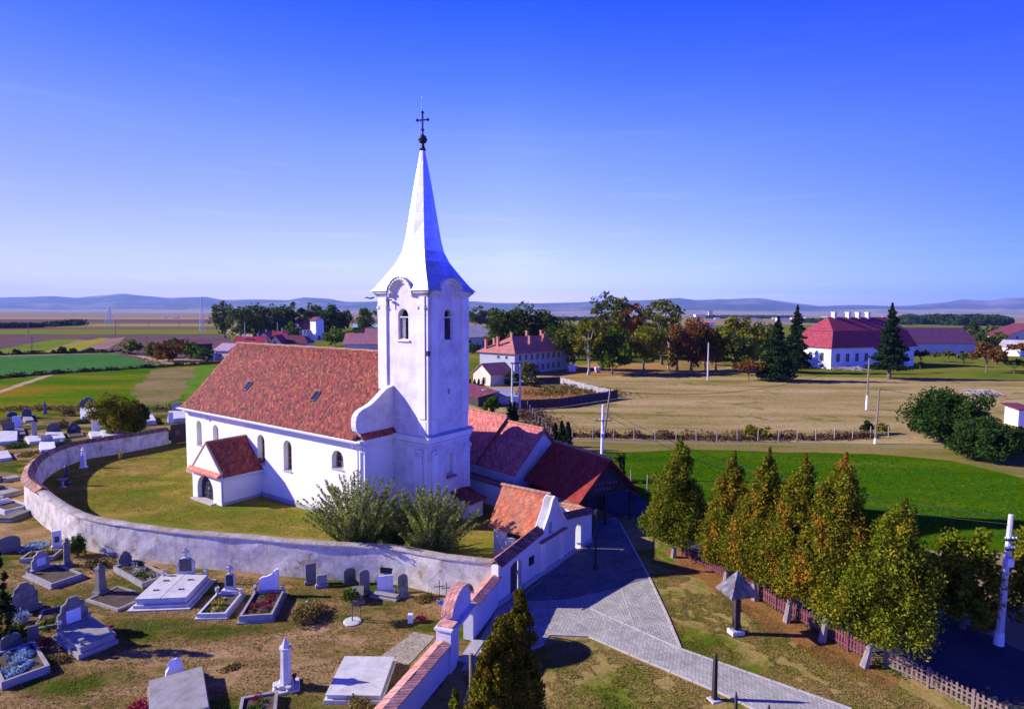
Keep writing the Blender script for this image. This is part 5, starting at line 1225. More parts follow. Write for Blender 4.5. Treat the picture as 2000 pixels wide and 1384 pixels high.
def limbs(mb, h, r, th, lean, k=6):
    for i in range(k):
        a = 2 * PI * i / k + random.uniform(-.4, .4); z0 = th * random.uniform(.75, 1.15); q = r * random.uniform(.45, .8)
        b0 = Vector((lean[0] * z0 / h, lean[1] * z0 / h, z0)); b1 = Vector((q * math.cos(a), q * math.sin(a), z0 + (h - z0) * random.uniform(.45, .8)))
        m = b0.lerp(b1, .5) + Vector((0, 0, .08 * h)); w = max(.03, h * .014)
        mb.tube([b0, m, b1], [w, w * .6, w * .25], 5)
def ball(n):
    p = rng.normal(size=(n, 3)); p /= np.linalg.norm(p, axis=1)[:, None]; return p * rng.random((n, 1)) ** .45
def tree(name, label, ub, vb, vt, wpx, leaf, shape='round', vc=None, n=None, ls=None, group=None, cat='tree', lean=(0, 0), trunk=None, brk=None, k=None, base=None, dens=1.0, tr=None, ut=None):
    b = G(ub, vb) if base is None else base
    m = px_m(b.y); h = at_y(ut or ub, vt, b.y).z; r = wpx * m / 2; zc = (vb - vc) * m if vc else h * .18; zc += (.1 * r if shape == 'cone' else 0); zc *= (.8 if shape not in ('cone', 'column') else 1)
    ls = ls or max(.075, min(.9, b.y * .0023)); o = empty(name, b, 0, label, cat, group)
    if ut is not None: lean = ((ut - ub) * m, 0)
    A = (h - zc) * r * 2; n = n or int(min(16000, max(300, dens * 3.4 * A / (ls * ls))))
    H = h - zc; pts = []
    if shape in ('cone', 'column', 'spruce'):
        K = k or (int(70 + 10 * H) if shape != 'column' else 60)
        for i in range(K):
            t = (i + random.random()) / K; t = 1 - math.sqrt(1 - t * .99) if shape != 'column' else t; a = random.uniform(0, 2 * PI)
            if shape == 'cone': pr = (1 - t) ** .95 * min(1, .5 + t * 4.0) 
            elif shape == 'column': pr = (1 - t) ** .55 * min(1, .75 + t * 2)
            else: pr = (1 - t) ** .95 * (.74 + .26 * math.sin(t * 44)) 
            q = r * pr * random.uniform(.62, 1.0) * (1 + (.34 * mnoise.noise(Vector((math.cos(a) * 1.3 + len(label), math.sin(a) * 1.3, t * 3.4))) if shape == 'cone' else 0)); cr_ = ((.13 + .13 * random.random()) if shape == 'cone' and (k or 0) > 200 else (.20 + .12 * random.random())) * r * (1 - .7 * t) + .025 * r
            c = np.array([q * math.cos(a), q * math.sin(a), zc + H * t])
            m_ = max(8, n // K); p = ball(m_) * cr_ * 1.05
            if shape == 'spruce': p[:, 2] *= .3; p += np.outer(rng.random(m_) * -.5, [math.cos(a) * q, math.sin(a) * q, -.1 * r])
            else: p[:, 2] *= 1.6
            pts.append(p + c)
        c0 = int(n * .25); t = rng.random(c0) ** 1.3; a = rng.random(c0) * 2 * PI; q = r * (1 - t) ** .8 * .6 * np.sqrt(rng.random(c0))
        pts.append(np.stack([q * np.cos(a) * .75, q * np.sin(a) * .75, zc + H * t], 1))
    else:
        K = k or 34
        for i in range(K):
            d = rng.normal(size=3); d /= np.linalg.norm(d); rr = random.uniform(.4, .98)
            if shape == 'flat': d[2] = abs(d[2]) * .9 - .15
            if shape == 'sparse': rr = random.uniform(.5, .95)
            c = d * rr * np.array([r, r, H / 2]) + np.array([0, 0, zc + H / 2])
            if shape == 'vase': f = (c[2] - zc) / H; c[0] *= .35 + .85 * f; c[1] *= .35 + .85 * f
            sz = random.uniform(.2, .36) * (.7 if shape == 'sparse' else 1); p = ball(n // K) * np.array([r, r, max(H / 2, r * .5)]) * sz * 1.08
            pts.append(p + c)
    P = np.concatenate(pts); P[:, 2] = np.clip(P[:, 2], zc * (.55 if shape not in ('cone', 'column') else .93) + .1, None); P[:, 0] += lean[0] * P[:, 2] / h; P[:, 1] += lean[1] * P[:, 2] / h
    if shape in ('cone', 'column', 'spruce'): cap_ = h + .01; P[:, 2] = np.where(P[:, 2] > cap_, cap_ - rng.random(len(P)) * .5, P[:, 2])
    leaves('crown', P, ls, LF[leaf] if isinstance(leaf, str) else leaf, o)
    mb = MB(); tr = tr or max(.06, h * .022); top = h * (.93 if shape in ('cone', 'spruce', 'column') else .62)
    N = 6; rad = [tr * (1.5 if i == 0 else 1 - .85 * i / N) for i in range(N + 1)]
    wob = random.uniform(-.02, .02) * h
    mb.tube([(lean[0] * i / N + wob * math.sin(i * 1.3), lean[1] * i / N, top * i / N) for i in range(N + 1)], rad, 7)
    if shape not in ('cone', 'column', 'spruce'): limbs(mb, h, r, max(zc, h * .3), lean)
    mb.build('trunk', brk or bark, o)
    return o
# row of thujas by the fence
TG = 'thujas in a row along the plum coloured fence'
for i, (ub, vb, ut, vt, w, vc, lf, lab, dn) in enumerate([
    (1315, 1088, 1326, 850, 112, 1052, 'thug', 'leftmost thuja of the row, standing alone next to the yard', 1),
    (1418, 1134, 1428, 880, 120, 1098, 'thu', 'second thuja from the yard, greenish with slim top', 1),
    (1474, 1172, 1494, 872, 130, 1118, 'thu', 'thuja with rust brown tip behind the shingled sign roof', 1),
    (1536, 1214, 1562, 884, 140, 1150, 'thu', 'middle thuja of the row with ragged olive and rust crown', 1),
    (1606, 1252, 1638, 883, 165, 1170, 'thu', 'tall rusty thuja just before the front one', 1),
    (1688, 1302, 1756, 972, 200, 1225, 'thug', 'broad yellow green thuja nearest the road end of the fence', 1.1)]):
    tree('thuja_tree', lab, ub, vb, vt, w * 1.26, lf, 'cone', vc, 40000, .062, TG, lean=(0, 0), ut=ut, brk=bark_m, tr=.14, k=230)
# columnar thujas at the bottom
for ub, vb, vt, w, lab, n_ in ((1012, 1440, 1152, 62, 'tallest columnar thuja at the bottom edge by the cemetery wall', 9000), (982, 1470, 1205, 78, 'middle columnar thuja at the bottom edge with brownish crown', 9000), (960, 1500, 1243, 70, 'shortest columnar thuja at the bottom edge, on the wall side', 8000)):
    tree('column_thuja', lab, ub, vb, vt, w * 1.8, 'thud', 'column', vb - 10, int(n_ * 2.8), .045, 'columnar thujas by the cemetery wall', tr=.06, k=110)
tree('young_thuja', 'small yellowish young thuja against the shaded cemetery wall', 888, 1440, 1346, 40, 'thug', 'column', 1425, 1500, .05, tr=.03)
tree('cypress', 'very dark slender cypress cut by the left picture edge', -8, 1262, 1046, 66, 'dark', 'column', 1255, 7000, .06, tr=.07)
# shrubs between church and ring wall
def shrub(px, vt, w, lab, n, ls, spikes=90, leaf='bush'):
    b = G(*px); m = px_m(b.y); h = at_y(px[0], vt, b.y).z; r = w * m / 2
    o = empty('tall_shrub', b, 0, lab, 'shrub', 'willowy shrubs by the tower foot'); pts = []; mb = MB()
    for i in range(spikes):
        a = random.uniform(0, 2 * PI); q = r * math.sqrt(random.random()) * .74; x0, y0 = q * math.cos(a), q * math.sin(a)
        hh = h * (1 - .28 * (q / r / .74) ** 2) * random.uniform(.72, 1.03); ox, oy = x0 * 1.0 * random.uniform(.4, 1.1), y0 * random.uniform(.4, 1.1)
        k = n // spikes; t = rng.random(k) ** .8; p = np.stack([x0 * (.3 + .7 * t) + ox * t * t, y0 * (.3 + .7 * t) + oy * t * t, .25 + (hh - .25) * t], 1)
        p += rng.normal(size=(k, 3)) * (.20 * (1.15 - t))[:, None]; pts.append(p)
        if i % 4 == 0: mb.tube([(x0 * .3, y0 * .3, 0), (x0 * .65 + ox * .25, y0 * .65 + oy * .25, hh * .5), (x0 + ox, y0 + oy, hh)], [.03, .02, .006], 4)
    P = np.concatenate(pts); P[:, 2] = np.clip(P[:, 2], .1, None); leaves('foliage', P, ls, LF[leaf], o, asp=.45); mb.build('stems', bark, o)
shrub((700, 1094), 922, 172, 'left tall willowy shrub before the nave corner', 38000, .07, 130)
shrub((846, 1106), 944, 150, 'right tall willowy shrub before the tower', 36000, .07, 120)
shrub((772, 1075), 995, 80, 'shrub filling the gap between the two tall willowy shrubs', 9000, .075, 70)
# the village trees and the park
tree('cemetery_tree', 'broad two toned yellow and dark green tree behind the ring wall', 236, 850, 768, 96, 'yel', 'round', 846, 9000, .16, k=40)
tree('cemetery_tree', 'dark green half of the broad tree behind the ring wall', 256, 848, 782, 66, 'oak', 'round', 846, 6000, .16, k=26)
for u, v, vt, w, lf, lab in ((257, 690, 663, 38, 'yel', 'yellowish round bush left of the village edge'), (300, 698, 668, 46, 'oakp', 'olive bush before the dark red barn'), (330, 705, 664, 62, 'red', 'reddish bushy tree among the village edge bushes'), (372, 700, 668, 56, 'gre', 'green tree in front of the dark red barn'), (398, 706, 678, 40, 'gre', 'small green tree left of the lilac roofed house'), (345, 690, 658, 50, 'oak', 'dark tree rising behind the reddish bush')):
    tree('garden_tree', lab, u, v, vt, w, lf, 'round', v - 3, None, None, 'garden trees at the village edge', k=26)
for i, (u, v, vt, w, lf, sh) in enumerate([(440, 660, 594, 42, 'pop', 'vase'), (470, 662, 597, 44, 'pop', 'round'), (500, 662, 598, 44, 'pop', 'round'), (530, 662, 600, 46, 'pop', 'round'), (553, 660, 596, 40, 'oak', 'round'), (580, 660, 596, 42, 'oak', 'vase'), (612, 660, 597, 44, 'pop', 'round'), (640, 658, 597, 46, 'oak', 'round'), (665, 658, 603, 40, 'oak', 'vase'), (715, 656, 602, 38, 'oakp', 'vase'), (928, 640, 598, 36, 'pop', 'round'), (950, 640, 606, 34, 'oak', 'round')]):
    tree('poplar_tree', ['leftmost', 'second', 'third', 'fourth', 'fifth', 'sixth', 'seventh', 'eighth', 'ninth', 'last left-hand', 'first right-hand', 'second right-hand'][i] + ' tall tree from the left in the skyline row', u, v, vt - 2, w * 1.3, lf, sh, v - 8, None, None, 'skyline trees behind the village', k=30, dens=.9)
for u, v, vt, w, lf, lab in ((545, 662, 628, 24, 'gre', 'small tree left of the white house'), (570, 664, 630, 34, 'gre', 'green tree touching the white house'), (655, 676, 640, 50, 'gre', 'bright green tree right of the white house with tower'), (690, 672, 644, 50, 'yel', 'green tree before the shed with the green roof'), (720, 668, 648, 36, 'oak', 'dark tree left of the church tower top')):
    tree('village_tree', lab, u, v, vt, w, lf, 'round', v - 3, None, None, 'trees among the village houses', k=26)
PK = 'trees of the manor park'
for u, v, vt, w, lf, sh, vc, bk, lab, dn in [
    (1010, 690, 590, 96, 'oak', 'round', 680, None, 'big dark oak behind the long red roofed house', 1),
    (1068, 690, 606, 60, 'oak', 'round', 680, None, 'dark green tree right behind the chimneys of the long house', 1),
    (968, 690, 640, 40, 'oakp', 'round', 686, None, 'olive tree left of the long house roof', 1),
    (1120, 722, 622, 66, 'oakp', 'round', 700, None, 'olive tree at the right end of the long house', .9),
    (1149, 732, 618, 62, 'yel', 'sparse', 690, bark_p, 'yellowing tree with pale forked trunk before the round green tree', .6),
    (1194, 700, 572, 92, 'oakp', 'sparse', 640, None, 'tallest airy tree reaching above the mountains', .5),
    (1232, 702, 586, 66, 'red', 'sparse', 640, None, 'brownish tall tree right of the tallest airy one', .6),
    (1195, 731, 643, 88, 'gre', 'round', 718, bark, 'dense round green tree in the middle of the park', 1.3),
    (1258, 727, 628, 76, 'yel', 'round', 700, None, 'yellow green chestnut right of the round green tree', .9),
    (1292, 712, 580, 70, 'oakp', 'sparse', 640, None, 'second tall airy tree with thin crown top', .5),
    (1306, 722, 640, 30, 'oakp', 'sparse', 660, bark_p, 'nearly bare whitish tree in front of the rusty ones', .3),
    (1322, 724, 626, 60, 'red', 'round', 706, None, 'rust brown chestnut, left of three', .9), (1350, 724, 618, 64, 'red', 'round', 706, None, 'rust brown chestnut, middle of three', .9), (1376, 722, 632, 48, 'red', 'round', 706, None, 'rust brown chestnut, right of three', .9),
    (1398, 722, 646, 40, 'yel', 'round', 706, None, 'small yellow tree behind the concrete pole', .9), (1444, 716, 615, 72, 'yel', 'round', 700, None, 'bright yellow crowned tree behind the pale horse chestnut', .9),
    (1446, 726, 643, 60, 'oakp', 'round', 712, None, 'grey green chestnut right of the small yellow tree', 1),
    (1462, 742, 700, 62, 'red', 'flat', 734, None, 'brown spreading shrub at the edge of the meadow', .7),
    (1152, 706, 640, 60, 'red', 'sparse', 680, None, 'purplish thin tree behind the pale trunked one', .5)]:
    tree('park_tree', lab, u, v, vt, w * 1.12, lf, sh, vc, None, None, PK, brk=bk, k=44 if sh != 'round' else 40, dens=dn * 1.25)
for i, (u, v, vt, w, lf) in enumerate([(1085, 702, 630, 60, 'oak'), (1130, 698, 636, 60, 'oakp'), (1170, 696, 622, 64, 'oak'), (1215, 696, 616, 66, 'oakp'), (1250, 698, 612, 66, 'oak'), (1285, 698, 618, 60, 'yel'), (1325, 700, 630, 56, 'oakp'), (1365, 700, 632, 60, 'oak'), (1410, 702, 640, 54, 'gre'), (1485, 706, 628, 60, 'oak'), (1500, 700, 650, 60, 'yel'), (1420, 696, 630, 50, 'oakp')]):
    tree('park_tree', ['leftmost tree', 'second tree', 'third tree', 'fourth tree', 'fifth tree', 'sixth tree', 'seventh tree', 'eighth tree', 'ninth tree', 'eleventh tree', 'rightmost tree', 'tenth tree'][i] + ' from the left in the rear rank of the manor park', u, v, vt, w, lf, 'round', v - 6, None, None, PK, k=34)
tree('spruce_tree', 'dark spruce with drooping boughs left of the manor', 1516, 744, 618, 92, 'dark', 'spruce', 736, 9000, .34, tr=.4, k=150)
tree('spruce_tree', 'second spruce top rising behind the dark one', 1553, 728, 596, 72, 'dark', 'spruce', 712, 6000, .34, tr=.35, k=130)
tree('spruce_tree', 'tall tapering spruce in front of the manor roof', 1736, 740, 592, 84, 'dark', 'spruce', 716, 9000, .33, tr=.4, k=150)
for u, v, vt, w, lf, lab in ((1798, 712, 682, 28, 'oak', 'dark little tree at the right end of the manor'), (1797, 728, 706, 14, 'dark', 'tiny dark shrub below the manor corner tree'), (1826, 706, 688, 24, 'oakp', 'small orchard tree, first right of the manor'), (1852, 708, 684, 26, 'oakp', 'small orchard tree, second right of the manor'), (1882, 716, 686, 34, 'oakp', 'green orchard tree left of the rusty one'), (1926, 728, 664, 54, 'red', 'large rust coloured tree of the orchard'), (1945, 724, 686, 36, 'red', 'reddish low tree right of the large rusty one'), (1980, 730, 700, 40, 'oakp', 'sparse green orchard tree by the right edge'), (1990, 700, 668, 40, 'red', 'reddish tree below the peach coloured house')):
    tree('orchard_tree', lab, u, v, vt, w, lf, 'flat', v - 10, None, None, 'orchard trees right of the manor', k=24)
for i, (u, v, vt, w) in enumerate([(1818, 690, 668, 46), (1850, 690, 662, 44), (1885, 688, 652, 52), (1915, 690, 650, 50), (1950, 690, 648, 56), (1900, 664, 628, 40), (1935, 662, 634, 40), (1860, 664, 640, 36), (1790, 664, 645, 40)]):
    tree('hedge_tree', ['leftmost dark bushy tree', 'second dark bushy tree', 'third dark bushy tree', 'fourth dark bushy tree', 'fifth dark bushy tree', 'far round tree near the long purple roof end', 'far round tree left of the peach house', 'far low tree behind the orchard', 'far low tree at the manor roof edge'][i] + ' in the belt behind the orchard', u, v, vt, w, 'oak' if i % 2 else 'oakp', 'round', v - 2, None, None, 'belt of trees behind the orchard', k=24)
tree('walnut_tree', 'large dense dark green walnut at the meadow rim on the right', 1850, 868, 752, 136, 'wal', 'round', 866, 22000, .17, k=90)
tree('walnut_tree', 'lower dark green walnut in front of the large one', 1918, 896, 812, 112, 'wal', 'round', 895, 17000, .15, k=70)
tree('walnut_tree', 'dark shaded bush between the walnuts and the right edge', 1985, 880, 832, 80, 'wal', 'round', 877, 6000, .15, k=30)
for u, v, vt, w, lf, lab in ((1692, 848, 820, 26, 'wal', 'small round shrub left of the white footed pole'), (1722, 846, 824, 26, 'yel', 'yellowish shrub right of the white footed pole'), (1480, 852, 832, 60, 'yel', 'flat green bramble on the wire fence'), (1210, 940, 882, 26, 'gre', 'shrub behind the open shed gable'), (1292, 955, 920, 40, 'yel', 'green weeds bush by the crop field corner'), (960, 812, 772, 40, 'gre', 'green bush below the low grey roofed shed'), (925, 690, 668, 30, 'gre', 'small bush before the grey warehouse'), (960, 722, 700, 30, 'gre', 'bush behind the red roofed shed'), (1035, 755, 706, 40, 'oakp', 'large bush right of the red roofed shed'), (1003, 752, 722, 40, 'oak', 'dark bush beside the transformer poles')):
    tree('shrub', lab, u, v, vt, w, lf, 'round', v - 1, None, None, None, 'shrub', k=22)
# big shrubs behind the right-hand pole
for u, v, vt, w, lf, lab in ((1880, 1226, 1030, 130, 'thug', 'wide yellowing shrub left of the leaning concrete pole'), (1812, 1205, 1085, 110, 'wal', 'dark green shrub hidden behind the front thuja'), (2020, 1232, 1045, 110, 'yel', 'yellow green shrub right of the leaning concrete pole')):
    tree('roadside_shrub', lab, u, v, vt, w, lf, 'round', v - 14, 11000, .10, 'shrubs on the far side of the road', 'shrub', k=50)
for i, (u, v, vt, w, lab) in enumerate([(1084, 872, 826, 15, 'left slim cypress behind the dark shed roof'), (1097, 878, 821, 17, 'middle slim cypress behind the dark shed roof'), (1109, 882, 824, 17, 'right slim cypress behind the dark shed roof'), (996, 824, 782, 13, 'left slim cypress at the foot of the transformer poles'), (1005, 824, 784, 12, 'right slim cypress at the foot of the transformer poles'), (986, 826, 812, 10, 'very small cypress left of the transformer poles')]):
    tree('slim_cypress', lab, u, v, vt, w * 1.3, 'dark', 'column', v - 1, 2600, .09, 'slim cypresses behind the barns', tr=.05, k=50)
for i, u in enumerate((918, 927, 935, 943)):
    tree('clipped_conifer', ['first', 'second', 'third', 'fourth'][i] + ' small clipped conifer from the left, beside the red roofed shed', u, 754, 740, 8, 'dark', 'column', 753, 500, .12, 'clipped conifers by the shed', tr=.04, k=20)
for u, v, vt, w in ((34, 692, 682, 12), (122, 690, 678, 18), (143, 689, 680, 12), (175, 688, 679, 18), (10, 640, 632, 40), (40, 640, 633, 30), (133, 636, 629, 34), (100, 638, 632, 24)):
    tree('field_bush', {34: 'first', 122: 'second', 143: 'third', 175: 'fourth', 10: 'far left', 40: 'far second', 133: 'far third', 100: 'far middle'}[u] + ' small bush in the field boundaries left of the church', u, v, vt, w, 'oak', 'round', v, None, None, 'bushes in the field boundaries', 'bush', k=12)
# bands of weeds along the field edges and wires
def weeds(name, pts, w, h, n, ls, mat, label=None):
    P = [Vector((*G(u, v)[:2],)) for u, v in pts]; L = [(b - a).length for a, b in zip(P[:-1], P[1:])]; T = sum(L); out = np.empty((n, 3))
    seg = rng.choice(len(L), size=n, p=np.array(L) / T); t = rng.random(n)
    A = np.array([(p.x, p.y) for p in P[:-1]]); B = np.array([(p.x, p.y) for p in P[1:]])
    out[:, :2] = A[seg] + (B[seg] - A[seg]) * t[:, None] + rng.normal(size=(n, 2)) * w / 2.2
    cl_ = np.array([mnoise.noise(Vector((x * .5, y * .5, 3))) for x, y in out[:, :2]]); out[:, 2] = np.abs(rng.normal(size=n)) * h * .5 * (.6 + cl_ * 2.4).clip(.08, 2); out[:, 2] = np.minimum(out[:, 2], h * 1.1)
    o = leaves(name, out, ls, mat); tag(o, kind='stuff'); return o
lf_bw = M_leaf('brown_weeds', [(.13, .07, .04), (.20, .11, .06), (.09, .05, .03)], transl=.2)
lf_br = M_leaf('dark_bank_weeds', [(.06, .05, .02), (.10, .07, .03), (.05, .07, .015)], transl=.2)
weeds('weeds', [(1105, 850), (1400, 857), (1620, 856), (1700, 852)], 1.5, .8, 13000, .13, lf_bw)
weeds('weeds', [(-60, 745), (0, 739), (100, 730), (260, 720), (430, 709)], 1.6, .9, 7000, .28, lf_br)
weeds('weeds', [(-60, 696), (0, 693), (120, 690), (240, 688)], 2.2, 1.1, 3000, .4, lf_br)
weeds('weeds', [(225, 688), (300, 708), (330, 714)], 1.2, .6, 1200, .3, M_leaf('tan_weeds', [(.35, .23, .12), (.42, .28, .15)], transl=.2))
weeds('weeds', [(0, 800), (120, 798), (200, 805), (300, 800), (370, 797)], 2.5, .6, 5000, .16, lf_dry)
weeds('weeds', [(1050, 770), (1120, 760), (1190, 772)], 6, .7, 5000, .2, M_leaf('garden_weeds', [(.28, .14, .05), (.2, .17, .03), (.3, .2, .04)], transl=.2))
weeds('weeds', [(1020, 800), (1060, 830), (1080, 850)], 4, .5, 4000, .14, lf_bw)
weeds('weeds', [(1340, 1075), (1420, 1125), (1540, 1200), (1700, 1290), (1760, 1325)], .5, .18, 3000, .05, lf_low)
# grass tufts on the near turf
def tufts(name, poly, n, h, mat):
    xs = [p[0] for p in poly]; ys = [p[1] for p in poly]; out = []
    from mathutils.geometry import intersect_point_tri_2d
    tri = tessellate_polygon([[Vector((p[0], p[1], 0)) for p in poly]]); T = [[Vector(poly[i]) for i in t] for t in tri]
    ar = np.array([abs((t[1] - t[0]).cross(t[2] - t[0])) / 2 for t in T]); idx = rng.choice(len(T), size=n, p=ar / ar.sum()); a, b = rng.random(n), rng.random(n); f = a + b > 1; a[f] = 1 - a[f]; b[f] = 1 - b[f]
    A = np.array([[tuple(v) for v in t] for t in T]); p = A[idx, 0] + a[:, None] * (A[idx, 1] - A[idx, 0]) + b[:, None] * (A[idx, 2] - A[idx, 0])
    kk = np.array([mnoise.noise(Vector((x * .55, y * .55, 8))) + .6 * mnoise.noise(Vector((x * 1.9, y * 1.9, 2))) for x, y in p]); p = p[kk > -.22]
    c = np.column_stack([p, np.full(len(p), h * .6)]); o = leaves(name, c, h, mat, asp=.35, up=None); tag(o, kind='stuff'); return o
lf_gr = M_leaf('grass_blades', [(.07, .13, .006), (.15, .18, .012), (.34, .25, .07), (.24, .19, .035)], (.38, .25, .09), .46, .3, .4, .4)
tufts('grass', gp([(0, 1060), (200, 1095), (600, 1140), (880, 1180), (860, 1340), (640, 1500), (-100, 1500), (-300, 1200)]), 90000, .04, lf_gr)
tufts('grass', gp([(1270, 1080), (1700, 1310), (1980, 1460), (1760, 1440), (1340, 1275), (1270, 1130)]), 55000, .035, lf_gr)
tufts('grass', gp([(1060, 1262), (1150, 1248), (1400, 1355), (1560, 1430), (1000, 1500), (900, 1320)]), 36000, .035, lf_gr)
tufts('grass', gp([(620, 1050), (400, 1030), (150, 990), (100, 940), (200, 890), (370, 870), (376, 985), (430, 1000), (560, 990), (640, 1020)]), 45000, .04, lf_gr)
tufts('grass', gp([(1205, 950), (1180, 886), (1700, 890), (1990, 940), (2000, 1060), (1600, 1064), (1330, 1008)]), 26000, .09, M_leaf('crop_blades', [(.03, .16, .006), (.05, .2, .01), (.09, .22, .02)], transl=.3))
lfl = M_leaf('fallen_leaves', [(.3, .16, .04), (.4, .24, .06), (.2, .08, .03)], transl=.1)
tufts('fallen_leaves', gp([(1340, 1080), (1700, 1295), (1760, 1345), (1640, 1340), (1400, 1180), (1300, 1110)]), 9000, .03, lfl)

# ---- poles, lamps, wires
m_conc = M_noise('pole_concrete', [(.3, (.42, .41, .42)), (.7, (.58, .57, .58))], 1.2, 10, .2)
m_lime = M_noise('limewash', [(.3, (.70, .70, .72)), (.7, (.80, .80, .82))], 2, 10, .12)
m_pole = M_noise('pole_timber', [(.3, (.16, .12, .09)), (.7, (.30, .24, .18))], 1.5, 12, .3, stretch=(4, 4, .4))
def pole(label, ub, vb, ut, vt, r0, r1, mat, group=None, arms=(), white=0, box=0, name='utility_pole', cat='pole', bx=0):
    b = G(ub, vb); t = at_y(ut, vt, b.y); o = empty(name, b, 0, label, cat, group); d = t - b; h = d.z
    mb = MB(); mb.tube([(0, 0, 0), tuple(d * .5), tuple(d)], [r0, (r0 + r1) / 2, r1], 8); mb.build('shaft', mat, o)
    if white: mb = MB(); mb.tube([(0, 0, 0), tuple(d * white)], [r0 * 1.25, r0 * 1.08], 8); mb.build('limed_foot', m_lime, o)
    for z, w in arms:
        c = d * (z / h); mb = MB(); mb.box(c.x - w, c.x + w, c.y - .17, c.y - .09, z - .04, z + .04); a = mb.build('cross_arm', m_iron, o)
        for s in (-.95, -.35, .35, .95): mb = MB(); mb.lathe((c.x + w * s, c.y - .13, z + .04), [(.02, 0), (.05, .05), (.05, .1), (.02, .14)], 6); mb.build('insulator', m_lime, a)
    if box: c = d * (box / h); mb = MB(); mb.cbox((c.x - bx, c.y - .28, box), (.34, .26, .42), 0, .02); mb.build('switch_box', m_gut, o)
    return o, t
p7, t7 = pole('tall leaning whitish concrete pole by the road at the right', 1950, 1258, 1975, 1004, .19, .11, m_conc, None, ((5.6, .28), (5.1, .22)), .1, 4.3, bx=.12)
p1, t1 = pole('white concrete pole standing behind the dark shed ridge', 1174, 935, 1178, 790, .17, .12, m_lime, None, ((6.1, .9),), 0, 4.4)
p2, t2 = pole('leaning wooden pole right behind the white one', 1180, 852, 1192, 760, .16, .11, m_pole)
p4, t4 = pole('concrete pole before the rusty park trees', 1382, 743, 1384, 669, .22, .14, m_conc)
p5, t5 = pole('double pole with limed foot in the middle of the meadow', 1692, 800, 1698, 699, .16, .12, m_pole, None, (), .28)
p6, t6 = pole('grey pole with white foot at the edge of the crop field', 1709, 866, 1718, 757, .14, .09, m_pole, None, (), .1)
b_ = G(1000, 804); bb2 = G(1013, 800)
AF = empty('transformer_pole', b_, 0, 'pair of concrete poles with cross pieces carrying a transformer box', 'transformer')
dx = (bb2.x - b_.x); hA = at_y(1000, 708, b_.y).z
for x in (0, dx * 1.15): mb = MB(); mb.tube([(x, 0, 0), (x, 0, hA)], [.2, .13], 8); mb.build('pole', m_conc, AF)
mb = MB(); mb.box(-.3, dx * 1.15 + .3, -.16, -.06, hA - .2, hA); mb.build('cross_arm', m_iron, AF)
for z in (.35, .6, .8): mb = MB(); mb.box(.0, dx * 1.15, -.2, -.13, hA * z, hA * z + .12); mb.build('cross_piece', m_gut, AF)
mb = MB(); mb.cbox((dx * .58, -.3, hA * .2), (.85, .5, 1.1), 0, .03); mb.build('transformer_box', m_gut, AF)
far_p = [(62, 688, 655), (55, 652, 630), (168, 645, 625), (232, 640, 625), (286, 676, 655), (365, 672, 655), (225, 655, 624), (290, 637, 624), (468, 668, 646), (478, 665, 630), (542, 665, 630), (575, 663, 632), (350, 640, 625)]
for i, (u, v, vt) in enumerate(far_p): pole('%s thin far pole from the left on the plain' % ['first', 'second', 'third', 'fourth', 'fifth', 'sixth', 'seventh', 'eighth', 'ninth', 'tenth', 'eleventh', 'twelfth', 'last'][sorted(q[0] for q in far_p).index(u)], u, v, u, vt, .22, .16, m_pole if u < 400 else m_conc, 'thin far poles on the plain')
def lattice(label, u, v, vt, w, arm=None):
    b = G(u, v); h = at_y(u, vt, b.y).z; o = empty('lattice_mast', b, 0, label, 'mast'); mb = MB(); n = 14
    for sx_, sy_ in ((-1, -1), (1, -1), (1, 1), (-1, 1)): mb.tube([(sx_ * w, sy_ * w, 0), (sx_ * w * .15, sy_ * w * .15, h)], w * .09, 4)
    for i in range(n):
        z0, z1 = h * i / n, h * (i + 1) / n; f0, f1 = w * (1 - .85 * i / n), w * (1 - .85 * (i + 1) / n)
        mb.tube([(-f0, -f0, z0), (f1, -f1, z1)], w * .06, 4); mb.tube([(f0, f0, z0), (-f1, f1, z1)], w * .06, 4)
    mb.build('tower_frame', m_gut, o)
    if arm:
        mb = MB(); 
        for z, a in arm: mb.tube([(-a, 0, h * z), (a, 0, h * z)], w * .1, 4)
        mb.build('cross_arm', m_gut, o)
    return o
lattice('tall thin lattice radio mast on the plain', 395, 648, 580, 1.6, ((.55, 2.2), (.8, 1.2)))
lattice('electricity pylon far away on the plain', 214, 632, 600, 3.6, ((.98, 6), (.8, 6)))
def wire(label, a, b2, sag, r=.03, group='overhead wires', k=14):
    a, b2 = Vector(a), Vector(b2); pts = []
    for i in range(k + 1): t = i / k; p = a.lerp(b2, t); p.z -= sag * 4 * t * (1 - t); pts.append(tuple(p))
    mb = MB(); mb.tube(pts, r, 4); o = mb.build('power_line', m_iron); tag(o, label, 'power line', group); return o
wire('upper wire sagging from the right leaning pole across the crop field', t7 - Vector((0, 0, .2)), t1 - Vector((0, 0, .3)), 1.6, .02)
wire('lower wire sagging from the right leaning pole across the crop field', t7 - Vector((.2, 0, .5)), t1 - Vector((0, 0, .8)), 1.9, .02)
wire('wire from the leaning wooden pole to the meadow double pole', t2 - Vector((0, 0, .2)), t5 - Vector((0, 0, .2)), 2.6, .03)
wire('wire between the meadow double pole and the pole before the rusty trees', t5 - Vector((0, 0, .1)), t4 - Vector((0, 0, .1)), 1.5, .03) if False else None
wire('wire leaving the grey white footed pole to the right', t6 - Vector((0, 0, .1)), at_y(2060, 770, t6.y + 25), 1.2, .025)
wire('wire from the transformer poles to the leaning wooden pole', b_ + Vector((0, 0, hA)), t2 - Vector((0, 0, .2)), 2.0, .025)
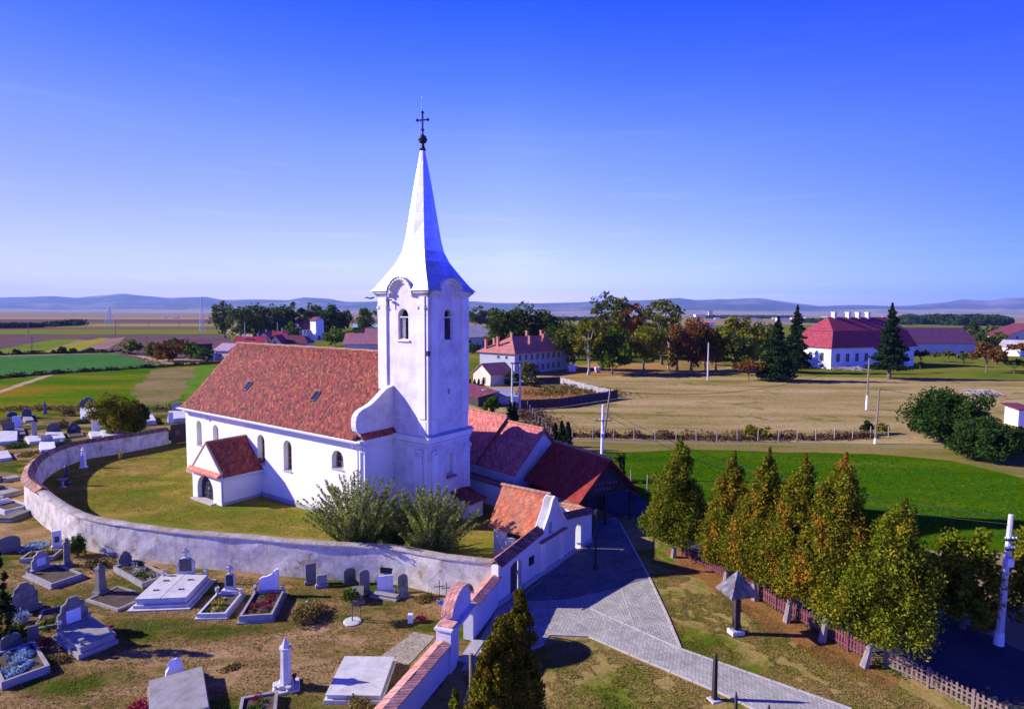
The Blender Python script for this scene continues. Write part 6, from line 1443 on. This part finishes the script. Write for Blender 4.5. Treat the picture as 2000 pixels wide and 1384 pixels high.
# yard lamp post
b, h = height(1163, 1110, 1168, 995); LP = empty('lamp_post', b, 0, 'slender black lamp post in the shaded yard before the entrance wall', 'lamp post')
mb = MB(); mb.lathe((0, 0, 0), [(.16, 0), (.14, .2), (.07, .3), (.05, h * .9), (.04, h - .35)], 10); mb.build('post', m_iron, LP)
mb = MB(); mb.lathe((0, 0, h - .35), [(.06, 0), (.13, .06), (.15, .3), (.02, .4)], 8); mb.build('lantern', m_iron, LP)
# wooden pole at the bottom edge
b, h = height(920, 1440, 926, 1277); WP = empty('wooden_post', b, 0, 'weathered wooden pole rising from the bottom edge by the cemetery wall', 'post')
mb = MB(); mb.tube([(0, 0, 0), (.03, 0, h * .5), (0, 0, h)], [.11, .1, .085], 8); mb.build('shaft', m_pole, WP); mb = MB(); mb.frustum((0, 0, h), .1, .07, .03, 8); mb.build('cap', m_pole, WP)
# shingled sign post
b, h = height(1437, 1237, 1442, 1114); KS = empty('shingled_sign_post', b, R(14), 'carved dark wooden post under a small pyramid roof of grey shingles', 'sign post')
mb = MB(); mb.cbox((0, 0, 0), (.72, .55, .26), 0, .04); mb.build('stone_base', m_conc, KS)
mb = MB(); mb.cbox((0, 0, .3), (.3, .3, 2.1), 0, .0); mb.cbox((0, 0, 1.3), (.36, .36, .1)); mb.tube([(-.32, 0, .3), (-.1, 0, .95)], .035); mb.tube([(.32, 0, .3), (.1, 0, .95)], .035); mb.build('post', m_beam, KS)
m_shing = M_tiles('grey_shingles', [(.17, .16, .17), (.13, .12, .13), (.21, .19, .2), (.10, .09, .1)], .14, .2, (.2, .19, .2), .3, .8)
mb = MB(); z0, z1, w_ = 2.35, h, .86
for k in range(4):
    a0, a1 = PI / 2 * k + PI / 4, PI / 2 * k + 3 * PI / 4
    q0, q1 = Vector((w_ * 1.35 * math.cos(a0), w_ * 1.2 * math.sin(a0), z0)), Vector((w_ * 1.35 * math.cos(a1), w_ * 1.2 * math.sin(a1), z0))
    mb.add([tuple(q0), tuple(q1), (0, 0, z1), tuple(q0 + Vector((0, 0, -.07))), tuple(q1 + Vector((0, 0, -.07)))], [(0, 1, 2), (0, 3, 4, 1)])
mb.box(-.76, .76, -.66, .66, z0 - .068, z0 - .03)
mb.build('shingle_roof', m_shing, KS)
def wpost(label, ub, vb, ut, vt, w, base=True, pt=True):
    b, h = height(ub, vb, ut, vt); o = empty('carved_post', b, R(20), label, 'post')
    mb = MB(); mb.frustum((0, 0, 0), w * .75, w * .62, h * .86, 4, PI / 4); mb.frustum((0, 0, h * .86), w * .62, w * .1 if pt else w * .6, h * .14, 4, PI / 4); mb.build('post', m_beam, o)
    if base: mb = MB(); mb.cbox((0, 0, 0), (.5, .45, .06), 0, .02); mb.build('foot_slab', m_conc, o)
    return o
wpost('dark carved wooden post with pointed top beside the paved path', 1395, 1366, 1398, 1274, .17)
wpost('short dark post at the bottom edge below the carved post', 1436, 1420, 1438, 1349, .1, False)
wpost('pale thin post at the bottom edge right of the short dark one', 1500, 1430, 1501, 1373, .08, False)
# plum coloured picket fence
m_fence = M_noise('plum_fence_paint', [(.3, (.12, .035, .05)), (.7, (.20, .07, .085))], 2, 14, .3)
m_fence2 = M_noise('brown_fence_paint', [(.3, (.15, .10, .09)), (.7, (.26, .18, .15))], 2, 14, .3)
def picket(label, pts, hgt, sp, w, mat, panel=2.2, cross=False):
    P = [G(u, v) for u, v in pts]; o = empty('picket_fence', P[0], 0, label, 'fence'); O = P[0]
    for a, b2 in zip(P[:-1], P[1:]):
        d = b2 - a; L = d.length; k = max(1, round(L / panel)); ang = math.atan2(d.y, d.x)
        for j in range(k):
            s = a.lerp(b2, j / k) - O; Lp = L / k
            M_ = Matrix.Translation(s) @ Matrix.Rotation(ang, 4, 'Z')
            mb = MB(); mb.T = M_; mb.box(-.06, .06, -.06, .06, 0, hgt + .08); mb.build('post', mat, o)
            mb = MB(); mb.T = M_
            for z in ((.22, hgt - .25) if not cross else (.18, .5, hgt - .2)): mb.box(.06, Lp - .06, -.03, .0, z, z + .07)
            n_ = int((Lp - .12) / sp)
            for i in range(n_): x = .1 + i * sp; q = .0 if not cross else .0; mb.box(x, x + w, .001, .025, .08, hgt + (.03 if i % 2 else 0))
            mb.build('picket_panel', mat, o)
    return o
picket('plum coloured picket fence under the row of thujas', [(1332, 1083), (1352, 1096)], .85, .16, .09, m_fence)
picket('longer plum picket fence between thuja trunks and road', [(1358, 1098), (1425, 1135), (1515, 1190), (1605, 1240), (1655, 1270), (1712, 1300)], .9, .17, .1, m_fence)
picket('brown lattice fence running to the bottom right corner', [(1728, 1303), (1812, 1342), (1900, 1388), (2060, 1470)], .9, .2, .09, m_fence2, 2.0, True)
# concrete post and wire fences
m_cpost = M_noise('grey_post_concrete', [(.3, (.24, .22, .21)), (.7, (.36, .34, .33))], 2, 8, .3)
def wirefence(label, pts, hgt, sp, ps=.09, wires=4):
    P = [G(u, v) for u, v in pts]; o = empty('wire_fence', P[0], 0, label, 'fence'); O = P[0]
    for a, b2 in zip(P[:-1], P[1:]):
        L = (b2 - a).length; k = max(1, round(L / sp))
        for j in range(k): s = a.lerp(b2, j / k) - O; mb = MB(); mb.T = Matrix.Translation(s) @ Matrix.Rotation(R(random.uniform(-3, 3)), 4, 'Y'); mb.cbox((0, 0, 0), (ps, ps, hgt * random.uniform(.93, 1.05)), .3); mb.build('post', m_cpost, o)
    mb = MB()
    for z in range(wires): mb.tube([tuple(p - O + Vector((0, 0, hgt * (z + .6) / wires))) for p in P], .005, 4)
    mb.build('wires', m_iron, o)
wirefence('concrete post and wire fence between meadow and crop field', [(1118, 857), (1320, 862), (1520, 862), (1700, 856), (1770, 852)], 1.6, 2.9)
wirefence('short wire fence by the road verge left of the crop field', [(1232, 950), (1264, 962), (1300, 972)], 1.7, 1.9, .08)
wirefence('wire fence at the back of the barns', [(1030, 800), (1052, 830), (1085, 868), (1120, 900), (1160, 925)], 1.5, 3.2)
def boardfence(label, pts, hgt, mat, bw=.18, gap=.01, top=.05):
    P = [G(u, v) for u, v in pts]; o = empty('board_fence', P[0], 0, label, 'fence'); O = P[0]
    for a, b2 in zip(P[:-1], P[1:]):
        d = b2 - a; L = d.length; ang = math.atan2(d.y, d.x); k = max(1, round(L / 3))
        for j in range(k):
            M_ = Matrix.Translation(a.lerp(b2, j / k) - O) @ Matrix.Rotation(ang, 4, 'Z'); mb = MB(); mb.T = M_; x = 0; Lp = L / k
            while x < Lp - .05: mb.box(x, x + bw - gap, -.015, .015, .05, hgt + random.uniform(-top, top)); x += bw
            mb.build('board_panel', mat, o)
            mb = MB(); mb.T = M_; mb.box(-.06, .06, .016, .13, 0, hgt); mb.build('post', mat, o)
boardfence('dark brown board fence round the garden plot', [(1010, 800), (1090, 796), (1206, 778)], 1.7, M_noise('dark_fence_boards', [(.3, (.05, .03, .03)), (.7, (.10, .06, .055))], 2, 12, .3), .3, .01)
boardfence('weathered grey picket fence behind the garden plot', [(1094, 748), (1140, 762), (1196, 776)], 1.5, M_noise('grey_fence_boards', [(.3, (.36, .33, .35)), (.7, (.52, .48, .5))], 2, 12, .3), .5, .2, .12)
boardfence('dark hedge like board fence behind the red roofed shed', [(1045, 752), (1094, 750)], 1.8, m_beam, .3)
# branches pile, boulders, containers
def pile(label, px, w, h, mat, n=60):
    b = G(*px); o = MB()
    for i in range(n):
        a = random.uniform(0, PI); x, y = random.gauss(0, w * .28), random.gauss(0, w * .18); L = random.uniform(.4, 1.3) * w * .3; z = random.uniform(.05, h)
        o.tube([(x - L * math.cos(a), y - L * math.sin(a), z * .3), (x, y, z), (x + L * math.cos(a), y + L * math.sin(a), z * random.uniform(.1, .9))], [.05, .07, .03], 5)
    ob = o.build('branch_pile', mat); ob.location = b; tag(ob, label, 'branches')
pile('heap of bleached dead branches in the meadow near the right edge', (1920, 772), 5.5, 1.3, bark_p, 80)
pile('heap of pale sticks by the manor wall', (1662, 722), 9, 1.2, bark_p, 60)
def tub(label, px, w, h, mat):
    b = G(*px); o = empty('waste_container', b, R(10), label, 'container'); mb = MB(); mb.frustum((0, 0, .1), w * .5, w * .72, h, 4, PI / 4); mb.build('tub', mat, o); mb = MB(); mb.frustum((0, 0, .1 + h), w * .75, w * .75, .1, 4, PI / 4); mb.build('rim', m_gut, o)
m_lil = M_plain('lilac_metal', (.55, .42, .7), .5)
tub('large lilac waste container by the corner of the long house', (1116, 726), 2.6, 1.9, m_lil); tub('small lilac container in the shade of the round green tree', (1167, 727), 1.6, 1.3, m_lil)
# birds
def bird(label, p, s, rz):
    mb = MB(); mb.T = Matrix.Translation(p) @ Matrix.Rotation(rz, 4, 'Z') @ Matrix.Scale(s, 4)
    mb.lathe((0, 0, 0), [(.01, -.0), (.02, .001)], 5) if False else None
    mb.tube([(-.5, 0, 0), (-.25, 0, .02), (.1, 0, .03), (.4, 0, .05), (.55, 0, .03)], [.02, .12, .15, .1, .02], 7)
    for s_ in (-1, 1): mb.slab([(.2, s_ * .08, .05), (-.15, s_ * .08, .05), (-.25, s_ * .7, .32), (-.35, s_ * 1.2, .1), (.0, s_ * .75, .34)], .02)
    o = mb.build('bird', m_iron); tag(o, label, 'bird')
bird('small dark bird gliding left of the tower eaves', at_y(724, 583, 44), .42, R(60))

# ================================================================ houses of the village
w_white = M_plaster('white_house_plaster', (.72, .71, .71), (.45, .42, .42), .4, .3, True, .1)
w_cream = M_plaster('cream_house_plaster', (.66, .58, .42), (.4, .34, .25), .4, .3, True, .1)
w_peach = M_plaster('peach_house_plaster', (.72, .52, .38), (.5, .36, .28), .3, .3, True, .1)
w_grey = M_plaster('grey_house_plaster', (.42, .43, .46), (.28, .29, .32), .5, .3, True, .1)
r_cri = M_tiles('crimson_roof_tiles', [(.36, .02, .05), (.30, .02, .045), (.40, .035, .06)], .3, .3, (.25, .03, .05), .3, .3)
r_man = M_tiles('manor_roof_tiles', [(.27, .028, .06), (.22, .022, .055), (.32, .045, .075), (.29, .06, .075)], .3, .3, (.2, .05, .05), .5, .4, .4)
r_wine = M_tiles('wine_roof_tiles', [(.17, .035, .055), (.13, .03, .05), (.20, .05, .06)], .3, .3, (.08, .03, .04), .3, .3)
r_pink = M_tiles('faded_pink_tiles', [(.48, .15, .12), (.54, .2, .15), (.38, .12, .10)], .3, .3, (.3, .17, .15), .5, .4, 1.0)
r_lil = M_tiles('lilac_roof_tiles', [(.42, .26, .33), (.36, .22, .3), (.46, .3, .35)], .3, .3, (.3, .2, .25), .3, .3)
r_plum = M_tiles('plum_roof_tiles', [(.12, .04, .10), (.10, .035, .085), (.14, .05, .11)], .4, .4, (.07, .03, .06), .3, .3)
r_grey = M_noise('grey_fibre_roof', [(.3, (.36, .33, .33)), (.7, (.48, .44, .43))], .3, 3, .2)
r_old = M_tiles('mauve_old_tiles', [(.40, .16, .17), (.46, .2, .2), (.34, .13, .15)], .3, .3, (.2, .1, .12), .5, .3)
m_win = M_noise('far_window_glass', [(.3, (.03, .035, .05)), (.7, (.06, .07, .09))], 2, 8, .2, .3, 0)
def house(name, label, a, b2, dep, eh, rh, wm, rm, roof='gable', axis='x', wins=(), chim=(), ov=.5, cat='house', group=None, rz=None, rim=True, shed=0, cw=.5, ridge_in=None):
    """a, b2: photo positions of the two ends of the front foot line; depth runs away from the camera"""
    A, B = (G(*a), G(*b2)); d = B - A; L = d.length; ang = math.atan2(d.y, d.x)
    o = empty(name, A, ang, label, cat, group); Wd = dep
    mb = MB()
    if roof == 'gable' and axis == 'x':
        mb.prism([(0, 0), (Wd, 0), (Wd, eh), (Wd / 2, eh + rh - .12), (0, eh)], 'x', 0, L)
    elif roof == 'gable':
        mb.prism([(0, 0), (L, 0), (L, eh), (L / 2, eh + rh - .12), (0, eh)], 'y', 0, Wd)
    else: mb.box(0, L, 0, Wd, 0, eh)
    w_ = mb.build('wall', wm, o); mb = MB(); q = rh / (Wd / 2 if axis == 'x' else L / 2); dz = ov * q
    if roof == 'gable' and axis == 'x':
        for s in (0, 1):
            y0 = -ov if s == 0 else Wd + ov
            mb.slab([(-ov, y0, eh - dz), (L + ov, y0, eh - dz), (L + ov, Wd / 2, eh + rh), (-ov, Wd / 2, eh + rh)], .15)
    elif roof == 'gable':
        for s in (0, 1):
            x0 = -ov if s == 0 else L + ov
            mb.slab([(x0, -ov, eh - dz), (x0, Wd + ov, eh - dz), (L / 2, Wd + ov, eh + rh), (L / 2, -ov, eh + rh)], .15)
    elif roof == 'hip':
        i = ridge_in or Wd / 2; x0, x1, y0, y1, z0, z1 = -ov, L + ov, -ov, Wd + ov, eh, eh + rh
        V = [(x0, y0, z0), (x1, y0, z0), (x1, y1, z0), (x0, y1, z0), (i, Wd / 2, z1), (L - i, Wd / 2, z1)]
        V += [(x, y, z0 - .18) for x, y, z in V[:4]]
        mb.add(V, [(0, 1, 5, 4), (1, 2, 5), (2, 3, 4, 5), (3, 0, 4), (0, 6, 7, 1), (1, 7, 8, 2), (2, 8, 9, 3), (3, 9, 6, 0), (6, 9, 8, 7)])
    elif roof == 'mansard':
        i = ridge_in or Wd / 2; x0, x1, y0, y1 = -ov, L + ov, -ov, Wd + ov; zm = eh + rh * .52; k = .30 * Wd / 2
        A_ = [(x0, y0, eh), (x1, y0, eh), (x1, y1, eh), (x0, y1, eh)]; B_ = [(x0 + k * 1.3, y0 + k, zm), (x1 - k * 1.3, y0 + k, zm), (x1 - k * 1.3, y1 - k, zm), (x0 + k * 1.3, y1 - k, zm)]
        C_ = [(x0 + k * 1.25, y0 + k * .95, zm + .35), (x1 - k * 1.25, y0 + k * .95, zm + .35), (x1 - k * 1.25, y1 - k * .95, zm + .35), (x0 + k * 1.25, y1 - k * .95, zm + .35)]
        D_ = [(i, Wd / 2, eh + rh), (L - i, Wd / 2, eh + rh)]
        V = A_ + B_ + C_ + D_; F = [(3, 2, 1, 0)]
        for j in range(4): F += [(j, (j + 1) % 4, 4 + (j + 1) % 4, 4 + j), (4 + j, 4 + (j + 1) % 4, 8 + (j + 1) % 4, 8 + j)]
        F += [(8, 9, 13, 12), (9, 10, 13), (10, 11, 12, 13), (11, 8, 12)]; mb.add(V, F)
    elif roof == 'mono': mb.slab([(-ov, -ov, eh), (L + ov, -ov, eh), (L + ov, Wd + ov, eh + rh), (-ov, Wd + ov, eh + rh)], .15)
    rf = mb.build('roof', rm, o)
    for x, y, h, cm in chim:
        mb = MB(); zb = eh + .2; mb.box(x - cw / 2, x + cw / 2, y - cw / 2, y + cw / 2, zb, eh + h); mb.box(x - cw / 2 - .1, x + cw / 2 + .1, y - cw / 2 - .1, y + cw / 2 + .1, eh + h, eh + h + .18); mb.build('chimney', cm, rf)
    for side, x, z, ww, wh in wins:
        mb = MB(); mg = MB(); t = .1
        if side == 'f':
            for q in ((x - t, x, z - t, z + wh + t), (x + ww, x + ww + t, z - t, z + wh + t), (x, x + ww, z - t, z), (x, x + ww, z + wh, z + wh + t)): mb.box(q[0], q[1], -.08, -.003, q[2], q[3])
            mb.box(x + ww / 2 - .03, x + ww / 2 + .03, -.06, -.022, z, z + wh); mg.box(x, x + ww, -.02, -.003, z, z + wh)
        elif side == 'l':
            for q in ((x - t, x, z - t, z + wh + t), (x + ww, x + ww + t, z - t, z + wh + t), (x, x + ww, z - t, z), (x, x + ww, z + wh, z + wh + t)): mb.box(-.08, -.003, q[0], q[1], q[2], q[3])
            mg.box(-.02, -.003, x, x + ww, z, z + wh)
        else:
            for q in ((x - t, x, z - t, z + wh + t), (x + ww, x + ww + t, z - t, z + wh + t), (x, x + ww, z - t, z), (x, x + ww, z + wh, z + wh + t)): mb.box(L + .003, L + .08, q[0], q[1], q[2], q[3])
            mg.box(L + .003, L + .02, x, x + ww, z, z + wh)
        f = mb.build('window', w_white if rim else wm, o); mg.build('pane', m_win, f)
    return o, L
# the long two storey house with many chimneys
LHw = [('f', 1.8 + i * 2.6, z, 1.05, 1.5) for i in range(8) for z in (.9, 3.9)] + [('l', 2.5 + 3 * i, 4.4, .8, .8) for i in range(2)] + [('l', 2.5 + 3.2 * i, .9, 1.0, 1.4) for i in range(2)]
brick = M_noise('brick_red', [(.3, (.42, .16, .11)), (.7, (.55, .24, .17))], 2, 8, .3)
def at(a, b2, t): return (a[0] + (b2[0] - a[0]) * t, a[1] + (b2[1] - a[1]) * t)
HA, HB = (1005, 733), (1112, 720)
o, L = house('long_house', 'long two storey house with faded red hipped roof and many brick chimneys', HA, HB, 13, 6.0, 4.3, w_grey, r_pink, 'hip', 'x', LHw, (), .7, rim=False)
o.children[1]
for x, y, h in ((2, 9, 4.4), (3.4, 12, 3.9), (.8, 13, 3.6), (6, 7, 5.6), (10, 3.2, 4.6), (14, 8, 5.9), (17.5, 4, 5.0), (21, 8, 5.9), (26, 5, 5.2), (L - 4.0, 7, 4.6)):
    mb = MB(); y *= .87; h -= .3; mb.box(x - .34, x + .34, y - .34, y + .34, 6.2, 6.0 + h); mb.box(x - .43, x + .43, y - .43, y + .43, 6.0 + h, 6.2 + h); mb.build('chimney', brick, [c for c in o.children if c.name.startswith('roof')][0])
house('shed', 'small shed with red tiled roof and boarded gable by the transformer poles', (958, 754), (1002, 750), 7, 2.9, 2.2, w_cream, r_pink, 'gable', 'x', [('l', 2, .4, 1.0, 1.5)], (), .35, 'shed')
house('low_shed', 'low shed with grey roof behind the pink barns', (950, 790), (1005, 788), 5, 1.6, 1.0, w_cream, r_grey, 'gable', 'x', (), (), .3, 'shed')
house('warehouse', 'white warehouse with grey roof just right of the tower', (890, 688), (968, 684), 22, 6.5, 4.5, w_white, r_grey, 'gable', 'x', [('f', 6 + 9 * i, 2, 2.6, 3.2) for i in range(3)] + [('f', 16, 4.8, 1.8, 1.3)], (), .5, 'warehouse')
# manor
MA, MB_ = (1622, 721), (1784, 714.5)
MW = [('f', 2.2 + i * 4.1, 2.2, 1.5, 2.6) for i in range(8)] + [('l', 2.6 + 4.4 * i, 2.4, 1.3, 2.6) for i in range(3)] + [('l', 2.7 + 4.4 * i, .3, 1.1, .9) for i in range(3)]
mo, ML = house('manor_house', 'large manor with crimson mansard roof and four white chimneys', MA, MB_, 13, 6.6, 9.6, w_white, r_man, 'mansard', 'x', MW, (), .7, 'manor', ridge_in=5.5)
rf_ = [c for c in mo.children if c.name.startswith('roof')][0]
for x in (8.2, 14.5, 19.0, 23.5):
    mb = MB(); mb.box(x - .5, x + .5, 5.9, 7.1, 14.6, 17.6); mb.box(x - .65, x + .65, 5.7, 7.3, 17.6, 17.85); mb.build('chimney', w_white, rf_)
mb = MB(); mb.prism([(11, 8.0), (13.4, 8.0), (12.2, 9.4)], 'y', .4, 3.5); mb.build('dormer', r_lil, rf_)
mb = MB(); mb.box(0, ML, -.12, -.003, 6.2, 6.6); mb.box(-.12, -.003, 0, 13, 6.2, 6.6); mb.box(-.1, ML, -.1, -.003, 0, 1.5); mb.build('cornice', w_white, mo)
house('long_outbuilding', 'very long low building with plum coloured roof right of the manor', (1765, 694), (1905, 694), 16, 5.6, 6.0, w_grey, r_plum, 'gable', 'x', (), (), .6, 'outbuilding')
house('peach_house', 'peach coloured house with dark roof at the right picture edge', (1962, 690), (2090, 690), 12, 8, 5.5, w_peach, r_wine, 'gable', 'y', [('f', 14, 8.2, 2.6, 2.2), ('f', 5, 6.5, 1.2, 1.4), ('f', 6, 3, 2, 1.6)], (), .6)
house('white_garage', 'low white garage with pale roof before the peach coloured house', (1950, 694), (1992, 696), 14, 4.2, 2.4, w_white, r_grey, 'gable', 'x', (), (), .4, 'garage')
house('booth', 'small white booth with red door cut by the right picture edge', (1988, 832), (2012, 832), 2.5, 2.7, .5, w_white, r_wine, 'mono', 'x', [('f', 1.0, .1, .9, 1.8)], (), .5, 'booth')
# village beyond the nave roof
house('barn_house', 'dark red barn among the bushes left of the nave', (366, 692), (415, 690), 9, 4.0, 1.6, m_beam, r_wine, 'mono', 'x', (), (), .4, 'barn')
house('small_house', 'small cream house with lilac roof just left of the nave ridge', (418, 703), (446, 704), 9, 3.6, 2.2, w_cream, r_lil, 'gable', 'x', [('f', 2.2, 1.2, 1.1, 1.3)], (), .4)
house('porch_shed', 'little white shed beside the lilac roofed house', (408, 704), (418, 704), 4, 2.4, .8, w_white, r_lil, 'mono', 'x', [('f', .7, .1, .8, 1.7)], (), .2, 'shed')
house('crimson_house', 'house with long crimson roof left of the nave ridge', (455, 684), (512, 684), 9, 3.0, 2.9, w_cream, r_cri, 'gable', 'x', (), [(4, 3, 3.6, w_white), (9, 5, 4.0, w_white)], .5)
house('gabled_house', 'cream gabled house with crimson roof behind the nave ridge', (500, 678), (532, 678), 16, 3.6, 3.6, w_cream, r_cri, 'gable', 'y', [('f', 3, 3.6, 1.2, 1.2)], [(3, 6, 4.4, w_white)], .6)
house('crimson_annex', 'second crimson roof rising right of the gabled house', (530, 678), (556, 678), 9, 4.2, 3.4, w_cream, r_cri, 'gable', 'x', (), [(4, 4, 4.6, w_white)], .5)
house('peach_gable_house', 'peach gabled house before the dark wine roof', (527, 686), (550, 686), 9, 3.7, 3.3, w_peach, r_wine, 'gable', 'y', [('f', 1.6, 3.2, 1.1, 1.3)], (), .5)
house('wine_roof_house', 'house with broad dark wine roof above the nave ridge', (545, 684), (600, 684), 12, 3.2, 3.3, w_cream, r_wine, 'hip', 'x', (), (), .6, ridge_in=3)
house('white_house', 'white two storey house with dark roof and windows beside its square tower', (590, 664), (617, 663), 11, 6.8, 4.0, w_white, r_wine, 'gable', 'x', [('f', 1.6 + 1.9 * i, z, .9, 1.7) for i in range(4) for z in (.9, 4.2)] + [('l', 4, 3.6, 1.0, 1.6)], (), .5)
house('white_tower_house', 'square white tower with slanted dark roof beside the white house', (617.5, 664.5), (633, 664), 7, 12.2, 1.8, w_white, r_wine, 'gable', 'y', [('f', 1, .2, 1.8, 2.6)], (), .6, 'tower')
house('tiny_white_house', 'tiny white gable between the trees behind the crimson roofs', (512, 662), (520, 662), 8, 6, 4, w_white, r_grey, 'gable', 'y', [('f', 2, 6, 1, 1.5)], (), .3)
house('mauve_roof_house', 'long house with mauve old tile roof left of the tower', (672, 690), (745, 690), 12, 4.2, 4.0, w_cream, r_old, 'gable', 'x', (), [(18, 6, 4.8, brick)], .5)
house('mauve_roof_annex', 'second mauve roof rising right behind the long mauve one', (712, 682), (760, 682), 12, 5.0, 4.6, w_cream, r_old, 'gable', 'x', (), [(6, 6, 5.6, brick)], .5)
house('green_roof_shed', 'open shed with green and pale blue roof left of the tower', (690, 652), (740, 652), 14, 5.4, 2.2, m_beam, M_plain('pale_green_sheet', (.25, .5, .42), .6), 'gable', 'x', (), (), .8, 'shed')
house('brown_low_roof', 'long low brown roof behind the pink barn', (880, 775), (934, 795), 4, 1.8, .9, m_beam, r_wine, 'mono', 'x', (), (), .2, 'shed')
# far town: low blocks at the foot of the hills
TB = 'buildings of the distant town'
tw = [M_plain('town_wall_%s' % k, c, .9) for k, c in (('white', (.7, .68, .68)), ('cream', (.6, .5, .4)), ('grey', (.42, .42, .46)))]
tr_ = [M_plain('town_roof_%s' % k, c, .9) for k, c in (('red', (.45, .16, .12)), ('grey', (.38, .36, .36)), ('pale', (.6, .6, .62)))]
def block(u, v, w, h, wi, ri, label=None, roof='gable'):
    b = G(u, v); m = px_m(b.y); W_, H_ = w * m, h * m; o = empty('town_building', b, random.uniform(-.3, .3), label or 'small far building of the distant town, half lost in haze', 'building', TB)
    mb = MB(); mb.box(-W_ / 2, W_ / 2, 0, W_ * .5, 0, H_ * .72); mb.build('wall', tw[wi], o); mb = MB()
    if roof == 'gable': mb.prism([(-.6, H_ * .722), (W_ * .5 + .6, H_ * .722), (W_ * .25, H_)], 'x', -W_ / 2 - .5, W_ / 2 + .5)
    else: mb.box(-W_ / 2 - .3, W_ / 2 + .3, -.3, W_ * .5 + .3, H_ * .722, H_)
    mb.build('roof', tr_[ri], o)
block(1128, 619, 44, 5, 0, 2, 'long flat white factory hall in the distant town', 'flat'); block(1162, 615, 7, 13, 1, 1, 'tall apartment block of the distant town, left one', 'flat'); block(1170, 615, 6, 12, 2, 1, 'tall apartment block of the distant town, right one', 'flat'); block(1108, 613, 5, 8, 0, 1, 'pale square tower left in the distant town', 'flat')
for i in range(46):
    u = random.choice([random.uniform(1080, 1300), random.uniform(1340, 1560), random.uniform(1560, 2000), random.uniform(1340, 1580)]); v = random.uniform(615.5, 623) + (u - 1000) * .004
    block(u, v, random.uniform(5, 15), random.uniform(2.5, 5.5), random.choice((0, 0, 1, 2)), random.choice((0, 0, 1, 2)))
block(1388, 617, 8, 11, 1, 0, 'pale block with red roof in the distant town right of the park'); block(1368, 620, 20, 6, 0, 2, 'long white building in the distant town right of the park', 'flat'); block(1290 + 155, 624, 14, 5, 0, 0, 'white gabled house before the distant town'); block(1375, 640, 40, 14, 0, 0, 'white house with red roof behind the park trees'); block(1530, 628, 22, 7, 0, 2, 'white shed between the spruce and the park trees', 'flat')
block(1890, 632, 12, 7, 1, 0, 'cream house before the far dark wood'); block(210 + 110, 621, 6, 3, 2, 1); block(343, 621, 8, 3, 2, 1, 'lone farm building far out on the left plain')
# far woods, one mass each
def wood(pts, w, h, n, ls, mat): 
    P = [Vector((*G(u, v)[:2],)) for u, v in pts]; out = []
    A, B = P[0], P[-1]; d = (B - A)
    K = max(10, int(d.length / (h * .6)))
    for i in range(K):
        c = A.lerp(B, (i + .5) / K); hh = h * random.uniform(.75, 1.05); q = rng.normal(size=(n // K, 3)); q /= np.linalg.norm(q, axis=1)[:, None]
        q *= np.array([h * .42, w * .5, hh * .5]); q[:, 2] += hh * .5; q[:, 0] += c.x; q[:, 1] += c.y + random.uniform(-.2, .2) * w; out.append(q)
    o = leaves('far_wood', np.concatenate(out), ls, mat); tag(o, kind='stuff')
lf_far = M_leaf('far_wood_leaves', [(.03, .06, .02), (.05, .08, .025)], None, .5, .02, .2, .4)
wood([(1768, 633), (1850, 634)], 60, 17.5, 9000, 2.4, lf_far); wood([(1845, 635), (1958, 636)], 60, 18, 10000, 2.4, lf_far)
wood([(1380, 622), (1560, 622)], 80, 12, 7000, 3.0, lf_far); wood([(-40, 641), (70, 640)], 30, 5, 3000, 1.2, lf_far); wood([(104, 637), (160, 634)], 24, 6, 1800, 1.3, lf_far)
wood([(1075, 626), (1300, 624)], 80, 9, 6000, 2.4, lf_far); wood([(1560, 630), (1770, 634)], 60, 9, 5000, 2.4, lf_far)
HAZE = 0.000046

# ================================================================ air
hz = bpy.data.materials.new('haze_air'); hz.use_nodes = True; nt = hz.node_tree; nt.nodes.clear()
vp = nt.nodes.new('ShaderNodeVolumePrincipled'); vp.inputs['Color'].default_value = (.32, .52, 1, 1); vp.inputs['Density'].default_value = HAZE
vp.inputs['Anisotropy'].default_value = 0.1
oo = nt.nodes.new('ShaderNodeOutputMaterial'); nt.links.new(vp.outputs[0], oo.inputs['Volume'])
mb = MB(); mb.box(-17500, 17500, -17500, 17500, -4, 700); hzo = mb.build('haze', hz); tag(hzo, kind='stuff')
